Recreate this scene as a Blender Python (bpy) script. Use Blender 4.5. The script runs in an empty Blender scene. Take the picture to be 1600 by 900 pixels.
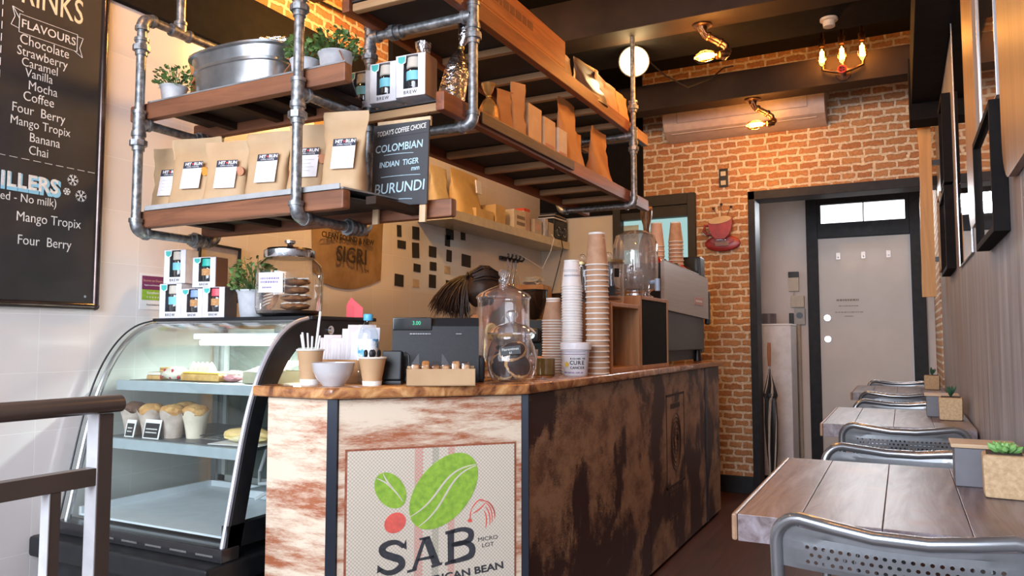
import bpy, bmesh, math, random
from mathutils import Matrix, Vector, noise
R = math.radians
sc = bpy.context.scene
COL = sc.collection
random.seed(7)

# ---------------------------------------------------------------- camera
cam = bpy.data.objects.new('camera', bpy.data.cameras.new('camera')); COL.objects.link(cam)
cam.data.sensor_width = 36.0
cam.data.lens = 36.0 * 1185.0 / 1600.0
cam.data.clip_start = 0.05
cam.location = (0, 0, 1.13)
cam.rotation_euler = (R(90 + 3.814), 0, R(27.224))
sc.camera = cam

# ---------------------------------------------------------------- look
vs = sc.view_settings
sc.display_settings.display_device = 'sRGB'
vs.view_transform = 'Standard'; vs.look = 'None'; vs.gamma = 1.0; vs.use_curve_mapping = False
vs.exposure = 0.0

# ---------------------------------------------------------------- daylight
wd = bpy.data.worlds.new('world'); sc.world = wd; wd.use_nodes = True
bg = wd.node_tree.nodes['Background']; bg.inputs[0].default_value = (0.72, 0.84, 1.0, 1); bg.inputs[1].default_value = 1.0

def area(name, loc, rot, sx, sy, power, color):
    l = bpy.data.lights.new(name, 'AREA'); l.shape = 'RECTANGLE'; l.size = sx; l.size_y = sy
    l.energy = power; l.color = color
    o = bpy.data.objects.new(name, l); COL.objects.link(o); o.location = loc; o.rotation_euler = rot
    return o
DAY = area('daylight_front', (-1.25, -1.60, 2.0), (R(68), 0, R(0)), 2.8, 2.0, 235.0, (0.84, 0.90, 1.0))

# ---------------------------------------------------------------- materials
def N(nt, t, **k):
    n = nt.nodes.new(t)
    for a, v in k.items(): setattr(n, a, v)
    return n
def newmat(name):
    m = bpy.data.materials.new(name); m.use_nodes = True
    nt = m.node_tree; b = nt.nodes['Principled BSDF']
    return m, nt, b
def ramp(nt, fac, stops):
    r = N(nt, 'ShaderNodeValToRGB')
    e = r.color_ramp.elements
    while len(e) < len(stops): e.new(0.5)
    for i, (p, c) in enumerate(stops):
        e[i].position = p; e[i].color = (c[0], c[1], c[2], 1) if not isinstance(c, (int, float)) else (c, c, c, 1)
    nt.links.new(fac, r.inputs[0]); return r
def coords(nt, scale=(1, 1, 1), kind='Object', rot=(0, 0, 0)):
    tc = N(nt, 'ShaderNodeTexCoord'); mp = N(nt, 'ShaderNodeMapping')
    mp.inputs['Scale'].default_value = scale; mp.inputs['Rotation'].default_value = rot
    nt.links.new(tc.outputs[kind], mp.inputs[0]); return mp.outputs[0]
def tex(nt, vec, scale, detail=4, rough=.55, dist=0.0):
    n = N(nt, 'ShaderNodeTexNoise'); n.inputs['Scale'].default_value = scale
    n.inputs['Detail'].default_value = detail; n.inputs['Roughness'].default_value = rough; n.inputs['Distortion'].default_value = dist
    nt.links.new(vec, n.inputs['Vector']); return n.outputs[0]
def bump(nt, b, h, s=.2, d=.01):
    n = N(nt, 'ShaderNodeBump'); n.inputs['Strength'].default_value = s; n.inputs['Distance'].default_value = d
    nt.links.new(h, n.inputs['Height']); nt.links.new(n.outputs[0], b.inputs['Normal'])
MATS = {}
def mat(name, c1, c2=None, rough=.5, metal=0.0, scale=20, stretch=(1, 1, 1), lo=.35, hi=.65, bmp=0.0, bdist=.003, coat=0.0, emit=None, estr=0.0, spec=.5, detail=4):
    if name in MATS: return MATS[name]
    m, nt, b = newmat(name)
    if c2 is None: c2 = tuple(x * .86 for x in c1)
    v = coords(nt, stretch)
    f = tex(nt, v, scale, detail)
    r = ramp(nt, f, [(lo, c2), (hi, c1)])
    nt.links.new(r.outputs[0], b.inputs['Base Color'])
    b.inputs['Roughness'].default_value = rough; b.inputs['Metallic'].default_value = metal
    b.inputs['Coat Weight'].default_value = coat; b.inputs['Specular IOR Level'].default_value = spec
    if bmp: bump(nt, b, f, bmp, bdist)
    if emit: b.inputs['Emission Color'].default_value = (*emit, 1); b.inputs['Emission Strength'].default_value = estr
    MATS[name] = m; return m
def glass(name, tint=(1, 1, 1), refl=1.45, rough=.02, gloss=(1, 1, 1), base=.03, body=None, bodyfac=0.0):
    """thin sheet of glass: clear, with fresnel reflections"""
    if name in MATS: return MATS[name]
    m = bpy.data.materials.new(name); m.use_nodes = True; nt = m.node_tree; nt.nodes.clear()
    out = N(nt, 'ShaderNodeOutputMaterial'); mx = N(nt, 'ShaderNodeMixShader')
    t = N(nt, 'ShaderNodeBsdfTransparent'); t.inputs[0].default_value = (*tint, 1)
    g = N(nt, 'ShaderNodeBsdfGlossy'); g.inputs['Roughness'].default_value = rough; g.inputs[0].default_value = (*gloss, 1)
    lw = N(nt, 'ShaderNodeLayerWeight'); lw.inputs[0].default_value = .5
    fr = N(nt, 'ShaderNodeMath', operation='POWER'); fr.inputs[1].default_value = 4.0 if refl < 1.5 else 1.7; nt.links.new(lw.outputs['Facing'], fr.inputs[0])
    ad = N(nt, 'ShaderNodeMath', operation='MULTIPLY_ADD'); ad.inputs[1].default_value = .85; ad.inputs[2].default_value = base; ad.use_clamp = True
    nt.links.new(fr.outputs[0], ad.inputs[0]); nt.links.new(ad.outputs[0], mx.inputs[0])
    src = t.outputs[0]
    if body:
        d = N(nt, 'ShaderNodeBsdfDiffuse'); d.inputs[0].default_value = (*body, 1)
        m2 = N(nt, 'ShaderNodeMixShader'); m2.inputs[0].default_value = bodyfac
        nt.links.new(t.outputs[0], m2.inputs[1]); nt.links.new(d.outputs[0], m2.inputs[2]); src = m2.outputs[0]
    nt.links.new(src, mx.inputs[1]); nt.links.new(g.outputs[0], mx.inputs[2]); nt.links.new(mx.outputs[0], out.inputs[0])
    MATS[name] = m; return m
def emis(name, c, s):
    if name in MATS: return MATS[name]
    m = bpy.data.materials.new(name); m.use_nodes = True; nt = m.node_tree; nt.nodes.clear()
    out = N(nt, 'ShaderNodeOutputMaterial'); e = N(nt, 'ShaderNodeEmission')
    e.inputs[0].default_value = (*c, 1); e.inputs[1].default_value = s
    nt.links.new(e.outputs[0], out.inputs[0]); MATS[name] = m; return m

def swizzle(nt, axes, warp=0.0, wscale=8):
    """object coordinates with the wall's own plane turned into x, y"""
    tc = N(nt, 'ShaderNodeTexCoord'); sep = N(nt, 'ShaderNodeSeparateXYZ'); cmb = N(nt, 'ShaderNodeCombineXYZ')
    src = tc.outputs['Object']
    if warp:
        n = N(nt, 'ShaderNodeTexNoise'); n.inputs['Scale'].default_value = wscale; n.inputs['Detail'].default_value = 3
        nt.links.new(src, n.inputs['Vector'])
        s = N(nt, 'ShaderNodeVectorMath', operation='SUBTRACT'); s.inputs[1].default_value = (.5, .5, .5); nt.links.new(n.outputs[1], s.inputs[0])
        k = N(nt, 'ShaderNodeVectorMath', operation='SCALE'); k.inputs['Scale'].default_value = warp; nt.links.new(s.outputs[0], k.inputs[0])
        a = N(nt, 'ShaderNodeVectorMath', operation='ADD'); nt.links.new(src, a.inputs[0]); nt.links.new(k.outputs[0], a.inputs[1]); src = a.outputs[0]
    nt.links.new(src, sep.inputs[0])
    nt.links.new(sep.outputs[axes[0]], cmb.inputs[0]); nt.links.new(sep.outputs[axes[1]], cmb.inputs[1])
    return cmb.outputs[0]
def brick_mat(name, axes):
    m, nt, b = newmat(name)
    v = swizzle(nt, axes, .03, 22)
    bt = N(nt, 'ShaderNodeTexBrick'); nt.links.new(v, bt.inputs['Vector'])
    bt.inputs['Scale'].default_value = 1.0; bt.inputs['Brick Width'].default_value = .142; bt.inputs['Row Height'].default_value = .0535
    bt.inputs['Mortar Size'].default_value = .0105; bt.inputs['Mortar Smooth'].default_value = .25; bt.inputs['Bias'].default_value = -.1
    bt.inputs['Color1'].default_value = (.50, .25, .11, 1); bt.inputs['Color2'].default_value = (.39, .165, .07, 1); bt.inputs['Mortar'].default_value = (.70, .57, .42, 1)
    bt.squash = 0.72; bt.squash_frequency = 3
    n = tex(nt, v, 60, 5, .7)
    r = ramp(nt, n, [(.3, .6), (.7, 1.25)])
    mx = N(nt, 'ShaderNodeMix', data_type='RGBA', blend_type='MULTIPLY'); mx.inputs[0].default_value = 1
    nt.links.new(bt.outputs[0], mx.inputs[6]); nt.links.new(r.outputs[0], mx.inputs[7])
    nt.links.new(mx.outputs[2], b.inputs['Base Color']); b.inputs['Roughness'].default_value = .85
    inv = N(nt, 'ShaderNodeMath', operation='SUBTRACT'); inv.inputs[0].default_value = 1; nt.links.new(bt.outputs[1], inv.inputs[1])
    ad = N(nt, 'ShaderNodeMath', operation='MULTIPLY_ADD'); ad.inputs[1].default_value = .35; nt.links.new(n, ad.inputs[0]); nt.links.new(inv.outputs[0], ad.inputs[2])
    bump(nt, b, ad.outputs[0], .9, .012); return m
def tile_mat(name, axes, y0, z0):
    m, nt, b = newmat(name)
    v = swizzle(nt, axes)
    mp = N(nt, 'ShaderNodeMapping'); mp.inputs['Location'].default_value = (-y0 + 20 * .1885, -z0 + 20 * .205, 0); nt.links.new(v, mp.inputs[0])
    bt = N(nt, 'ShaderNodeTexBrick'); nt.links.new(mp.outputs[0], bt.inputs['Vector']); bt.offset = 0.0; bt.squash = 1.0
    bt.inputs['Scale'].default_value = 1.0; bt.inputs['Brick Width'].default_value = .1885; bt.inputs['Row Height'].default_value = .205
    bt.inputs['Mortar Size'].default_value = .0016; bt.inputs['Mortar Smooth'].default_value = .3
    bt.inputs['Color1'].default_value = (.75, .71, .70, 1); bt.inputs['Color2'].default_value = (.71, .67, .66, 1); bt.inputs['Mortar'].default_value = (.82, .80, .78, 1)
    nt.links.new(bt.outputs[0], b.inputs['Base Color']); b.inputs['Roughness'].default_value = .16
    n = tex(nt, v, 5, 2)
    inv = N(nt, 'ShaderNodeMath', operation='MULTIPLY_ADD'); inv.inputs[1].default_value = -.25; nt.links.new(bt.outputs[1], inv.inputs[0]); nt.links.new(n, inv.inputs[2])
    bump(nt, b, inv.outputs[0], .25, .01); return m
def worn(name, base, stain, lo, hi, scale=3.0, stretch=(1, 1, 1), fine=40, rough=.42, blotch=None, blo=.5, bhi=.56):
    """painted timber laminate rubbed through in streaky patches"""
    m, nt, b = newmat(name)
    v = coords(nt, stretch)
    a = tex(nt, v, scale, 9, .70, .12)
    v2 = coords(nt, (stretch[0] * 2.2, stretch[1] * 2.2, stretch[2] * 4))
    c = tex(nt, v2, fine, 6, .7)
    s = N(nt, 'ShaderNodeMath', operation='MULTIPLY_ADD'); s.inputs[1].default_value = .28; nt.links.new(c, s.inputs[0]); nt.links.new(a, s.inputs[2])
    r = ramp(nt, s.outputs[0], [(lo, base), ((lo + hi) / 2, tuple((x * .55 + y * .45) for x, y in zip(base, stain))), (hi, stain)])
    col = r.outputs[0]
    if blotch:
        v3 = coords(nt, (1, 1, .8)); d = tex(nt, v3, 2.6, 5, .6, .3)
        s2 = N(nt, 'ShaderNodeMath', operation='MULTIPLY_ADD'); s2.inputs[1].default_value = .12; nt.links.new(c, s2.inputs[0]); nt.links.new(d, s2.inputs[2])
        rr = ramp(nt, s2.outputs[0], [(blo, 0.0), (bhi, 1.0)])
        mx = N(nt, 'ShaderNodeMix', data_type='RGBA'); nt.links.new(rr.outputs[0], mx.inputs[0]); nt.links.new(col, mx.inputs[6]); mx.inputs[7].default_value = (*blotch, 1)
        col = mx.outputs[2]
    nt.links.new(col, b.inputs['Base Color']); b.inputs['Roughness'].default_value = rough
    bump(nt, b, c, .08, .002); return m
def wood(name, c1, c2, axis=0, scale=6, rough=.5, ring=.5, coat=0.0, bmp=.15):
    """sawn timber with grain along one axis"""
    if name in MATS: return MATS[name]
    m, nt, b = newmat(name)
    st = [10, 10, 10]; st[axis] = .7
    v = coords(nt, tuple(st)); a = tex(nt, v, scale * .35, 7, .65, 1.0)
    r = ramp(nt, a, [(.32, c2), (.5, tuple((x + y) / 2 for x, y in zip(c1, c2))), (.68, c1)])
    nt.links.new(r.outputs[0], b.inputs['Base Color']); b.inputs['Roughness'].default_value = rough; b.inputs['Coat Weight'].default_value = coat
    bump(nt, b, a, bmp, .004); MATS[name] = m; return m

# ---------------------------------------------------------------- mesh helpers
I4 = Matrix.Identity(4)
def frame(o, r, u):
    r = Vector(r).normalized(); u = Vector(u).normalized(); n = r.cross(u).normalized(); u = n.cross(r)
    m = Matrix.Identity(4)
    for i in range(3): m[i][0] = r[i]; m[i][1] = u[i]; m[i][2] = n[i]; m[i][3] = o[i]
    return m
class MB:
    def __init__(s): s.bm = bmesh.new(); s.mats = []; s.wn = False
    def _m(s, faces, mt):
        if mt is None: return
        if mt not in s.mats: s.mats.append(mt)
        k = s.mats.index(mt)
        for f in faces: f.material_index = k
    def geo(s, vs, fs, M=None, mt=None):
        M = M or I4
        v = [s.bm.verts.new(M @ Vector(p)) for p in vs]; out = []
        for f in fs:
            try: out.append(s.bm.faces.new([v[i] for i in f]))
            except ValueError: pass
        s._m(out, mt); return s
    def box(s, a, b, M=None, bev=0.0, mt=None, seg=2):
        x0, y0, z0 = a; x1, y1, z1 = b
        t = bmesh.new()
        vs = [t.verts.new(p) for p in [(x0, y0, z0), (x1, y0, z0), (x1, y1, z0), (x0, y1, z0), (x0, y0, z1), (x1, y0, z1), (x1, y1, z1), (x0, y1, z1)]]
        for f in [(0, 3, 2, 1), (4, 5, 6, 7), (0, 1, 5, 4), (1, 2, 6, 5), (2, 3, 7, 6), (3, 0, 4, 7)]: t.faces.new([vs[i] for i in f])
        if bev: s.wn = True; bmesh.ops.bevel(t, geom=t.edges[:], offset=bev, segments=seg, affect='EDGES', profile=.5)
        return s.join(t, M, mt)
    def join(s, t, M=None, mt=None):
        M = M or I4; t.verts.index_update()
        v = [s.bm.verts.new(M @ q.co) for q in t.verts]; out = []
        for f in t.faces:
            try: out.append(s.bm.faces.new([v[q.index] for q in f.verts]))
            except ValueError: pass
        t.free(); s._m(out, mt); return s
    def lathe(s, prof, seg=24, M=None, mt=None, caps=True):
        """profile of (radius, z) turned about z"""
        vs = []; fs = []; n = len(prof)
        for r, z in prof:
            for k in range(seg):
                a = 2 * math.pi * k / seg; vs.append((r * math.cos(a), r * math.sin(a), z))
        for i in range(n - 1):
            for k in range(seg):
                k2 = (k + 1) % seg; fs.append((i * seg + k, i * seg + k2, (i + 1) * seg + k2, (i + 1) * seg + k))
        if caps:
            if prof[0][0] > 1e-5: fs.append(tuple(range(seg))[::-1])
            if prof[-1][0] > 1e-5: fs.append(tuple(range((n - 1) * seg, n * seg)))
        return s.geo(vs, fs, M, mt)
    def cyl(s, a, b, r, seg=14, mt=None, r2=None, M=None):
        return s.tube([a, b], [r, r if r2 is None else r2], seg, mt, M)
    def tube(s, pts, r, seg=10, mt=None, M=None, closed=False):
        pts = [Vector(p) for p in pts]; n = len(pts)
        rr = r if isinstance(r, (list, tuple)) else [r] * n
        vs = []; fs = []; ref = None
        for i, p in enumerate(pts):
            if closed: t = pts[(i + 1) % n] - pts[i - 1]
            else: t = (pts[min(i + 1, n - 1)] - pts[max(i - 1, 0)])
            t.normalize()
            if ref is None: ref = Vector((0, 0, 1)) if abs(t.z) < .9 else Vector((1, 0, 0))
            u = ref - t * ref.dot(t); u.normalize(); w = t.cross(u); ref = u
            for k in range(seg):
                a = 2 * math.pi * k / seg; vs.append(p + (u * math.cos(a) + w * math.sin(a)) * rr[i])
        m = n if closed else n - 1
        for i in range(m):
            j = (i + 1) % n
            for k in range(seg):
                k2 = (k + 1) % seg; fs.append((i * seg + k, i * seg + k2, j * seg + k2, j * seg + k))
        if not closed: fs.append(tuple(range(seg))[::-1]); fs.append(tuple(range((n - 1) * seg, n * seg)))
        return s.geo(vs, fs, M, mt)
    def prism(s, poly, d, M=None, mt=None, bev=0):
        """2D outline in the frame's x, y given thickness d along its normal"""
        t = bmesh.new(); b = [t.verts.new((p[0], p[1], 0)) for p in poly]; f = t.faces.new(b)
        r = bmesh.ops.extrude_face_region(t, geom=[f]); vv = [g for g in r['geom'] if isinstance(g, bmesh.types.BMVert)]
        for q in vv: q.co.z += d
        t.faces.ensure_lookup_table(); bmesh.ops.recalc_face_normals(t, faces=t.faces[:])
        return s.join(t, M, mt)
    def ball(s, c, r, sc3=(1, 1, 1), mt=None, sub=2, jit=0.0, seed=0, M=None):
        t = bmesh.new(); bmesh.ops.create_icosphere(t, subdivisions=sub, radius=1)
        for q in t.verts:
            k = 1 + jit * noise.noise(q.co * 2.3 + Vector((seed * 7.1, 0, 0)))
            q.co = Vector((c[0] + q.co.x * r * sc3[0] * k, c[1] + q.co.y * r * sc3[1] * k, c[2] + q.co.z * r * sc3[2] * k))
        return s.join(t, M, mt)
    def text(s, body, M, size, depth=.0008, mt=None, align='CENTER', bold=0.0, sx=1.0, shear=0.0, sp=1.0):
        c = bpy.data.curves.new('t', 'FONT'); c.body = body; c.size = size; c.extrude = depth / 2; c.offset = bold
        c.align_x = align; c.align_y = 'CENTER'; c.resolution_u = 3; c.shear = shear; c.space_character = sp
        o = bpy.data.objects.new('t', c); me = bpy.data.meshes.new_from_object(o)
        t = bmesh.new(); t.from_mesh(me)
        for q in t.verts: q.co.x *= sx
        bpy.data.objects.remove(o); bpy.data.curves.remove(c); bpy.data.meshes.remove(me)
        return s.join(t, M @ Matrix.Translation((0, 0, depth / 2)), mt)
def scrib(b_, M, w, h, n, mt=None, d=.0005, seed=0):
    """rows of small print too small to read: short dashes of uneven length"""
    rd = random.Random(seed + n)
    for j in range(n):
        x = -w / 2 + rd.random() * w * .08; z = h / 2 - (j + .5) * h / n
        while x < w / 2 - w * .08:
            l = w * rd.uniform(.04, .12); b_.box((x, z - h / n * .28, 0), (min(x + l, w / 2), z + h / n * .28, d), M, mt=mt); x += l + w * .025
    return b_
def setp(o, label=None, cat=None, group=None, kind=None):
    if label: o['label'] = label
    if cat: o['category'] = cat
    if group: o['group'] = group
    if kind: o['kind'] = kind
    return o
def wmat(o):
    m = o.matrix_basis.copy()
    while o.parent: o = o.parent; m = o.matrix_basis @ m
    return m
def obj(name, mb, m, parent=None, label=None, cat=None, group=None, kind=None, world=False, ang=.62, flat=False):
    bm = mb.bm
    bmesh.ops.recalc_face_normals(bm, faces=bm.faces[:])
    if parent and world: bm.transform(wmat(parent).inverted())
    if not flat:
        for f in bm.faces: f.smooth = True
        for e in bm.edges:
            if len(e.link_faces) == 2: e.smooth = e.calc_face_angle(0) < ang
            else: e.smooth = False
    me = bpy.data.meshes.new(name); bm.to_mesh(me); bm.free()
    if mb.mats:
        for q in mb.mats: me.materials.append(q)
    else: me.materials.append(m)
    o = bpy.data.objects.new(name, me); COL.objects.link(o)
    if parent: o.parent = parent
    if mb.wn and not flat: w_ = o.modifiers.new('even_shading', 'WEIGHTED_NORMAL'); w_.keep_sharp = True; w_.weight = 100
    return setp(o, label, cat, group, kind)
def thing(name, label, cat, loc=(0, 0, 0), rz=0, group=None):
    o = bpy.data.objects.new(name, None); COL.objects.link(o); o.empty_display_size = .05
    o.location = loc; o.rotation_euler = (0, 0, rz)
    return setp(o, label, cat, group)
def copy_tree(o, parent=None):
    c = o.copy(); COL.objects.link(c)
    if parent: c.parent = parent
    for ch in [q for q in bpy.data.objects if q.parent == o]: copy_tree(ch, c)
    return c
def dup(o, loc, rz=0, label=None, scale=None, group=None):
    c = copy_tree(o); c.location = loc; c.rotation_euler = (0, 0, rz)
    if scale: c.scale = scale
    if label: c['label'] = label
    if group: c['group'] = group
    return c
def wall(name, mb, m): return obj(name, mb, m, kind='structure')
# ================================================================ common materials
BRICK_X = brick_mat('brick_slips', (0, 2)); BRICK_Y = brick_mat('brick_slips_side', (1, 2))
TILE = tile_mat('glossy_white_tile', (1, 2), 1.614, 1.011)
CREAM = mat('cream_plaster', (.72, .66, .54), (.68, .62, .50), rough=.6, scale=4)
PALE = mat('pale_corridor_paint', (.72, .66, .63), (.66, .60, .57), rough=.6, scale=3)
BLACKW = mat('black_stained_timber', (.010, .008, .008), (.006, .005, .005), rough=.85, spec=.15)
BEAMM = mat('dark_brown_beam_paint', (.034, .020, .014), (.022, .013, .009), spec=.2, rough=.7, scale=5)
CEILM = mat('near_black_ceiling', (.014, .012, .012), (.010, .009, .009), spec=.15, rough=.8)
FRAMEM = mat('charcoal_frame_paint', (.022, .022, .026), (.014, .014, .017), rough=.5, spec=.2)
DOORM = mat('grey_white_door_paint', (.60, .57, .55), (.55, .52, .50), rough=.45, scale=3)
STEEL = mat('galvanised_pipe', (.36, .37, .39), (.17, .18, .19), rough=.42, metal=.75, scale=55, lo=.4, hi=.62, bmp=.15)
BLACKP = mat('black_plastic', (.018, .019, .022), (.012, .013, .015), rough=.4, spec=.3)
BLACKM = mat('black_metal', (.02, .02, .022), rough=.3, metal=.3)
KRAFT = mat('kraft_paper', (.50, .32, .175), (.43, .265, .14), rough=.7, scale=9, bmp=.1)
WHITE = mat('white_card', (.82, .82, .84), (.78, .78, .80), rough=.5)
CHALK = mat('chalk_white', (.80, .78, .74), (.62, .60, .58), rough=.9, scale=90)
CHALKY = mat('chalk_cream', (.80, .72, .52), (.70, .60, .42), rough=.9, scale=90)
BOARD = mat('blackboard', (.030, .027, .028), (.020, .018, .019), rough=.6, scale=6)
SHELFW = wood('reclaimed_red_timber', (.29, .080, .024), (.11, .030, .012), axis=1, rough=.5)
SHELFX = wood('reclaimed_red_timber_across', (.27, .105, .048), (.12, .044, .021), axis=0, rough=.55)
LIGHTW = wood('pale_battened_timber', (.42, .26, .13), (.26, .15, .075), axis=0, rough=.6)
CLEAR = glass('clear_glass', (.97, .98, .98), 1.5, base=.04)
CHROME = mat('chrome', (.75, .75, .77), (.65, .65, .67), rough=.12, metal=1.0)
INK = mat('dark_ink', (.02, .02, .03), rough=.6)
BROWNINK = mat('brown_ink', (.25, .19, .15), rough=.6)

# ================================================================ the room
XL, XR, YB, ZC = -2.70, .235, 5.79, 3.25
m, nt, b = newmat('dark_red_floorboards')
v = swizzle(nt, (1, 0)); bt = N(nt, 'ShaderNodeTexBrick'); nt.links.new(v, bt.inputs['Vector'])
bt.inputs['Scale'].default_value = 1; bt.inputs['Brick Width'].default_value = 1.2; bt.inputs['Row Height'].default_value = .125; bt.inputs['Mortar Size'].default_value = .0015
bt.inputs['Color1'].default_value = (.085, .030, .018, 1); bt.inputs['Color2'].default_value = (.060, .021, .013, 1); bt.inputs['Mortar'].default_value = (.02, .008, .006, 1)
nn = tex(nt, coords(nt, (9, .8, 1)), 4, 6, .6); rr = ramp(nt, nn, [(.3, .65), (.7, 1.3)])
mx = N(nt, 'ShaderNodeMix', data_type='RGBA', blend_type='MULTIPLY'); mx.inputs[0].default_value = 1
nt.links.new(bt.outputs[0], mx.inputs[6]); nt.links.new(rr.outputs[0], mx.inputs[7]); nt.links.new(mx.outputs[2], b.inputs['Base Color'])
b.inputs['Roughness'].default_value = .38
FLOORM = m
wall('floor', MB().box((XL - .15, -1.7, -.1), (XR + .15, 7.3, 0)), FLOORM)
wall('wall_left', MB().box((XL - .15, -1.7, 0), (XL, YB, 2.445)), TILE)
wall('wall_left_upper', MB().box((XL - .15, -1.7, 2.445), (XL, YB, ZC)), BRICK_Y)
wall('trim_1', MB().box((XL, -1.7, 2.445), (XL + .03, 3.62, 2.725), bev=.003).box((XL, 3.62, 2.445), (XL + .035, YB, ZC), bev=.003), BLACKW)
# back wall: cream plaster at the left, brick from the window on, an opening to the corridor at the right
b_ = MB(); W0, W1, WZ0, WZ1 = -2.05, -1.395, 1.30, 2.16
b_.box((W1, YB, 0), (-.97, YB + .16, ZC)); b_.box((-.97, YB, 2.215), (XR, YB + .16, ZC))
b_.box((-1.80, YB, 2.25), (W1, YB + .16, ZC)); b_.box((-2.05, YB, 0), (W1, YB + .16, 1.25))
wall('wall_back', b_, BRICK_X)
wall('wall_back_left', MB().box((XL, YB, 0), (-2.05, YB + .16, 2.13)), CREAM)
wall('trim_2', MB().box((XL, YB - .03, 2.13), (-1.80, YB + .16, ZC), bev=.004), BLACKW)
# right wall, grey washed ply with sheet joints
m, nt, b = newmat('grey_washed_ply')
a = tex(nt, coords(nt, (7, 7, .45)), 3.2, 7, .66, .4); c = tex(nt, coords(nt, (1, 1, .6)), 2.2, 4, .6)
r1 = ramp(nt, a, [(.30, (.17, .160, .165)), (.52, (.31, .300, .312)), (.72, (.45, .445, .465))])
r2 = ramp(nt, c, [(.50, 0.0), (.72, .55)])
mx = N(nt, 'ShaderNodeMix', data_type='RGBA'); nt.links.new(r2.outputs[0], mx.inputs[0]); nt.links.new(r1.outputs[0], mx.inputs[6]); mx.inputs[7].default_value = (.26, .17, .12, 1)
nt.links.new(mx.outputs[2], b.inputs['Base Color']); b.inputs['Roughness'].default_value = .42; bump(nt, b, a, .1, .003)
PLY = m
b_ = MB(); ys = [-1.7, -.5, .7, 1.93, 3.13, 4.33, YB]
for y0, y1 in zip(ys[:-1], ys[1:]): b_.box((XR, y0 + .002, 0), (XR + .15, y1 - .002, ZC), bev=.002)
wall('wall_right', b_, PLY)
b_ = MB(); b_.box((XL - .15, -1.7, ZC), (XR + .15, YB + .16, ZC + .1)); wall('ceiling', b_, CEILM)
wall('baseboard_back', MB().box((W0, YB - .018, 0), (-.99, YB, .125), bev=.003), BLACKP)
# cross beams carried between the side walls
def beam(n, y0, y1, z0, z1, m=BEAMM): return wall(n, MB().box((XL + .04, y0, z0), (XR, y1, z1), bev=.006), m)
beam('trim_3', 3.90, 4.10, 2.825, 3.06)
beam('trim_4', 4.10, 4.47, 2.835, 2.90, BLACKW)
beam('trim_5', 5.14, 5.30, 2.745, 2.93)
beam('trim_6', 2.75, 2.93, 2.86, 3.10)
beam('trim_7', 1.25, 1.45, 2.86, 3.10)
beam('trim_8', -.2, 0.0, 2.86, 3.10)
wall('trim_9', MB().box((.085, .4, 2.52), (XR, 5.02, 2.80), bev=.006).box((.075, 5.02, 2.42), (XR, 5.22, 2.80), bev=.006), BLACKW)
# corridor behind the opening
wall('wall_corridor_left', MB().box((-1.24, YB + .16, 0), (-1.12, 7.0, 2.6)), PALE)
wall('wall_corridor_back', MB().box((-1.24, 7.0, 0), (-.72, 7.1, 2.6)).box((-.72, 7.06, 2.35), (.36, 7.16, 2.6)).box((.17, 7.02, 0), (.36, 7.1, 2.4)), PALE)
wall('wall_corridor_right', MB().box((XR, YB + .16, 0), (XR + .12, 7.1, 2.6)), BRICK_Y)
wall('ceiling_corridor', MB().box((-1.24, YB + .16, 2.36), (XR + .12, 7.16, 2.46)), BLACKW)
wall('trim_10', MB().box((-.995, YB - .03, 0), (-.945, YB + .17, 2.22), bev=.004).box((-.995, YB - .03, 2.155), (XR, YB + .17, 2.22), bev=.004), FRAMEM)
# corridor door: posts, transom light and painted leaf
d = thing('door_1', None, None, (-.27, 7.0, 0)); d['kind'] = 'structure'
b_ = MB(); b_.box((-.72, 6.96, 0), (-.63, 7.05, 2.36), bev=.004).box((.075, 6.96, 0), (.175, 7.05, 2.36), bev=.004).box((-.63, 6.965, 1.99), (.075, 7.045, 2.115), bev=.004).box((-.63, 6.965, 2.275), (.075, 7.045, 2.36), bev=.004).box((-.27, 6.97, 2.115), (-.262, 7.03, 2.275))
b_.box((-.63, 6.97, 2.115), (-.60, 7.04, 2.275)).box((.045, 6.97, 2.115), (.075, 7.04, 2.275))
obj('door_frame', b_, FRAMEM, d, world=True)
area('transom_daylight', (-.27, 6.93, 2.2), (R(-75), 0, 0), .6, .15, 14, (.9, .95, 1.0))
obj('transom_pane', MB().box((-.60, 7.0, 2.115), (.045, 7.01, 2.275)), emis('sky_behind_pane', (.93, .96, 1), 3.0), d, world=True)
lf = obj('door_leaf', MB().box((-.628, 6.985, .01), (.073, 7.03, 1.985), bev=.002), DOORM, d, world=True)
b_ = MB()
for px in (-.47, -.275, -.085): b_.box((px - .018, 6.981, 1.80), (px + .018, 6.986, 1.86), bev=.002).cyl((px, 6.98, 1.822), (px, 6.955, 1.818), .004, 8)
obj('coat_hook', b_, mat('dull_hook', (.42, .38, .36), rough=.3, metal=.3), lf, world=True)
for z in (1.305, 1.125):
    obj('door_lock', MB().cyl((-.568, 6.986, z), (-.568, 6.972, z), .026, 20).cyl((-.568, 6.972, z), (-.568, 6.955, z), .012, 14), CHROME, lf, world=True)
b_ = MB(); M = frame((-.40, 6.984, 1.455), (1, 0, 0), (0, 0, 1))
for i, (w_, h, z) in enumerate([(.19, .030, 1.455), (.18, .014, 1.405), (.22, .014, 1.352), (.07, .014, 1.318)]): scrib(b_, frame((-.40, 6.984, z), (1, 0, 0), (0, 0, 1)), w_, h, 1, None, .0006, i)
obj('door_writing', b_, mat('faded_pen', (.34, .28, .24), rough=.7), lf, world=True)
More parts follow.
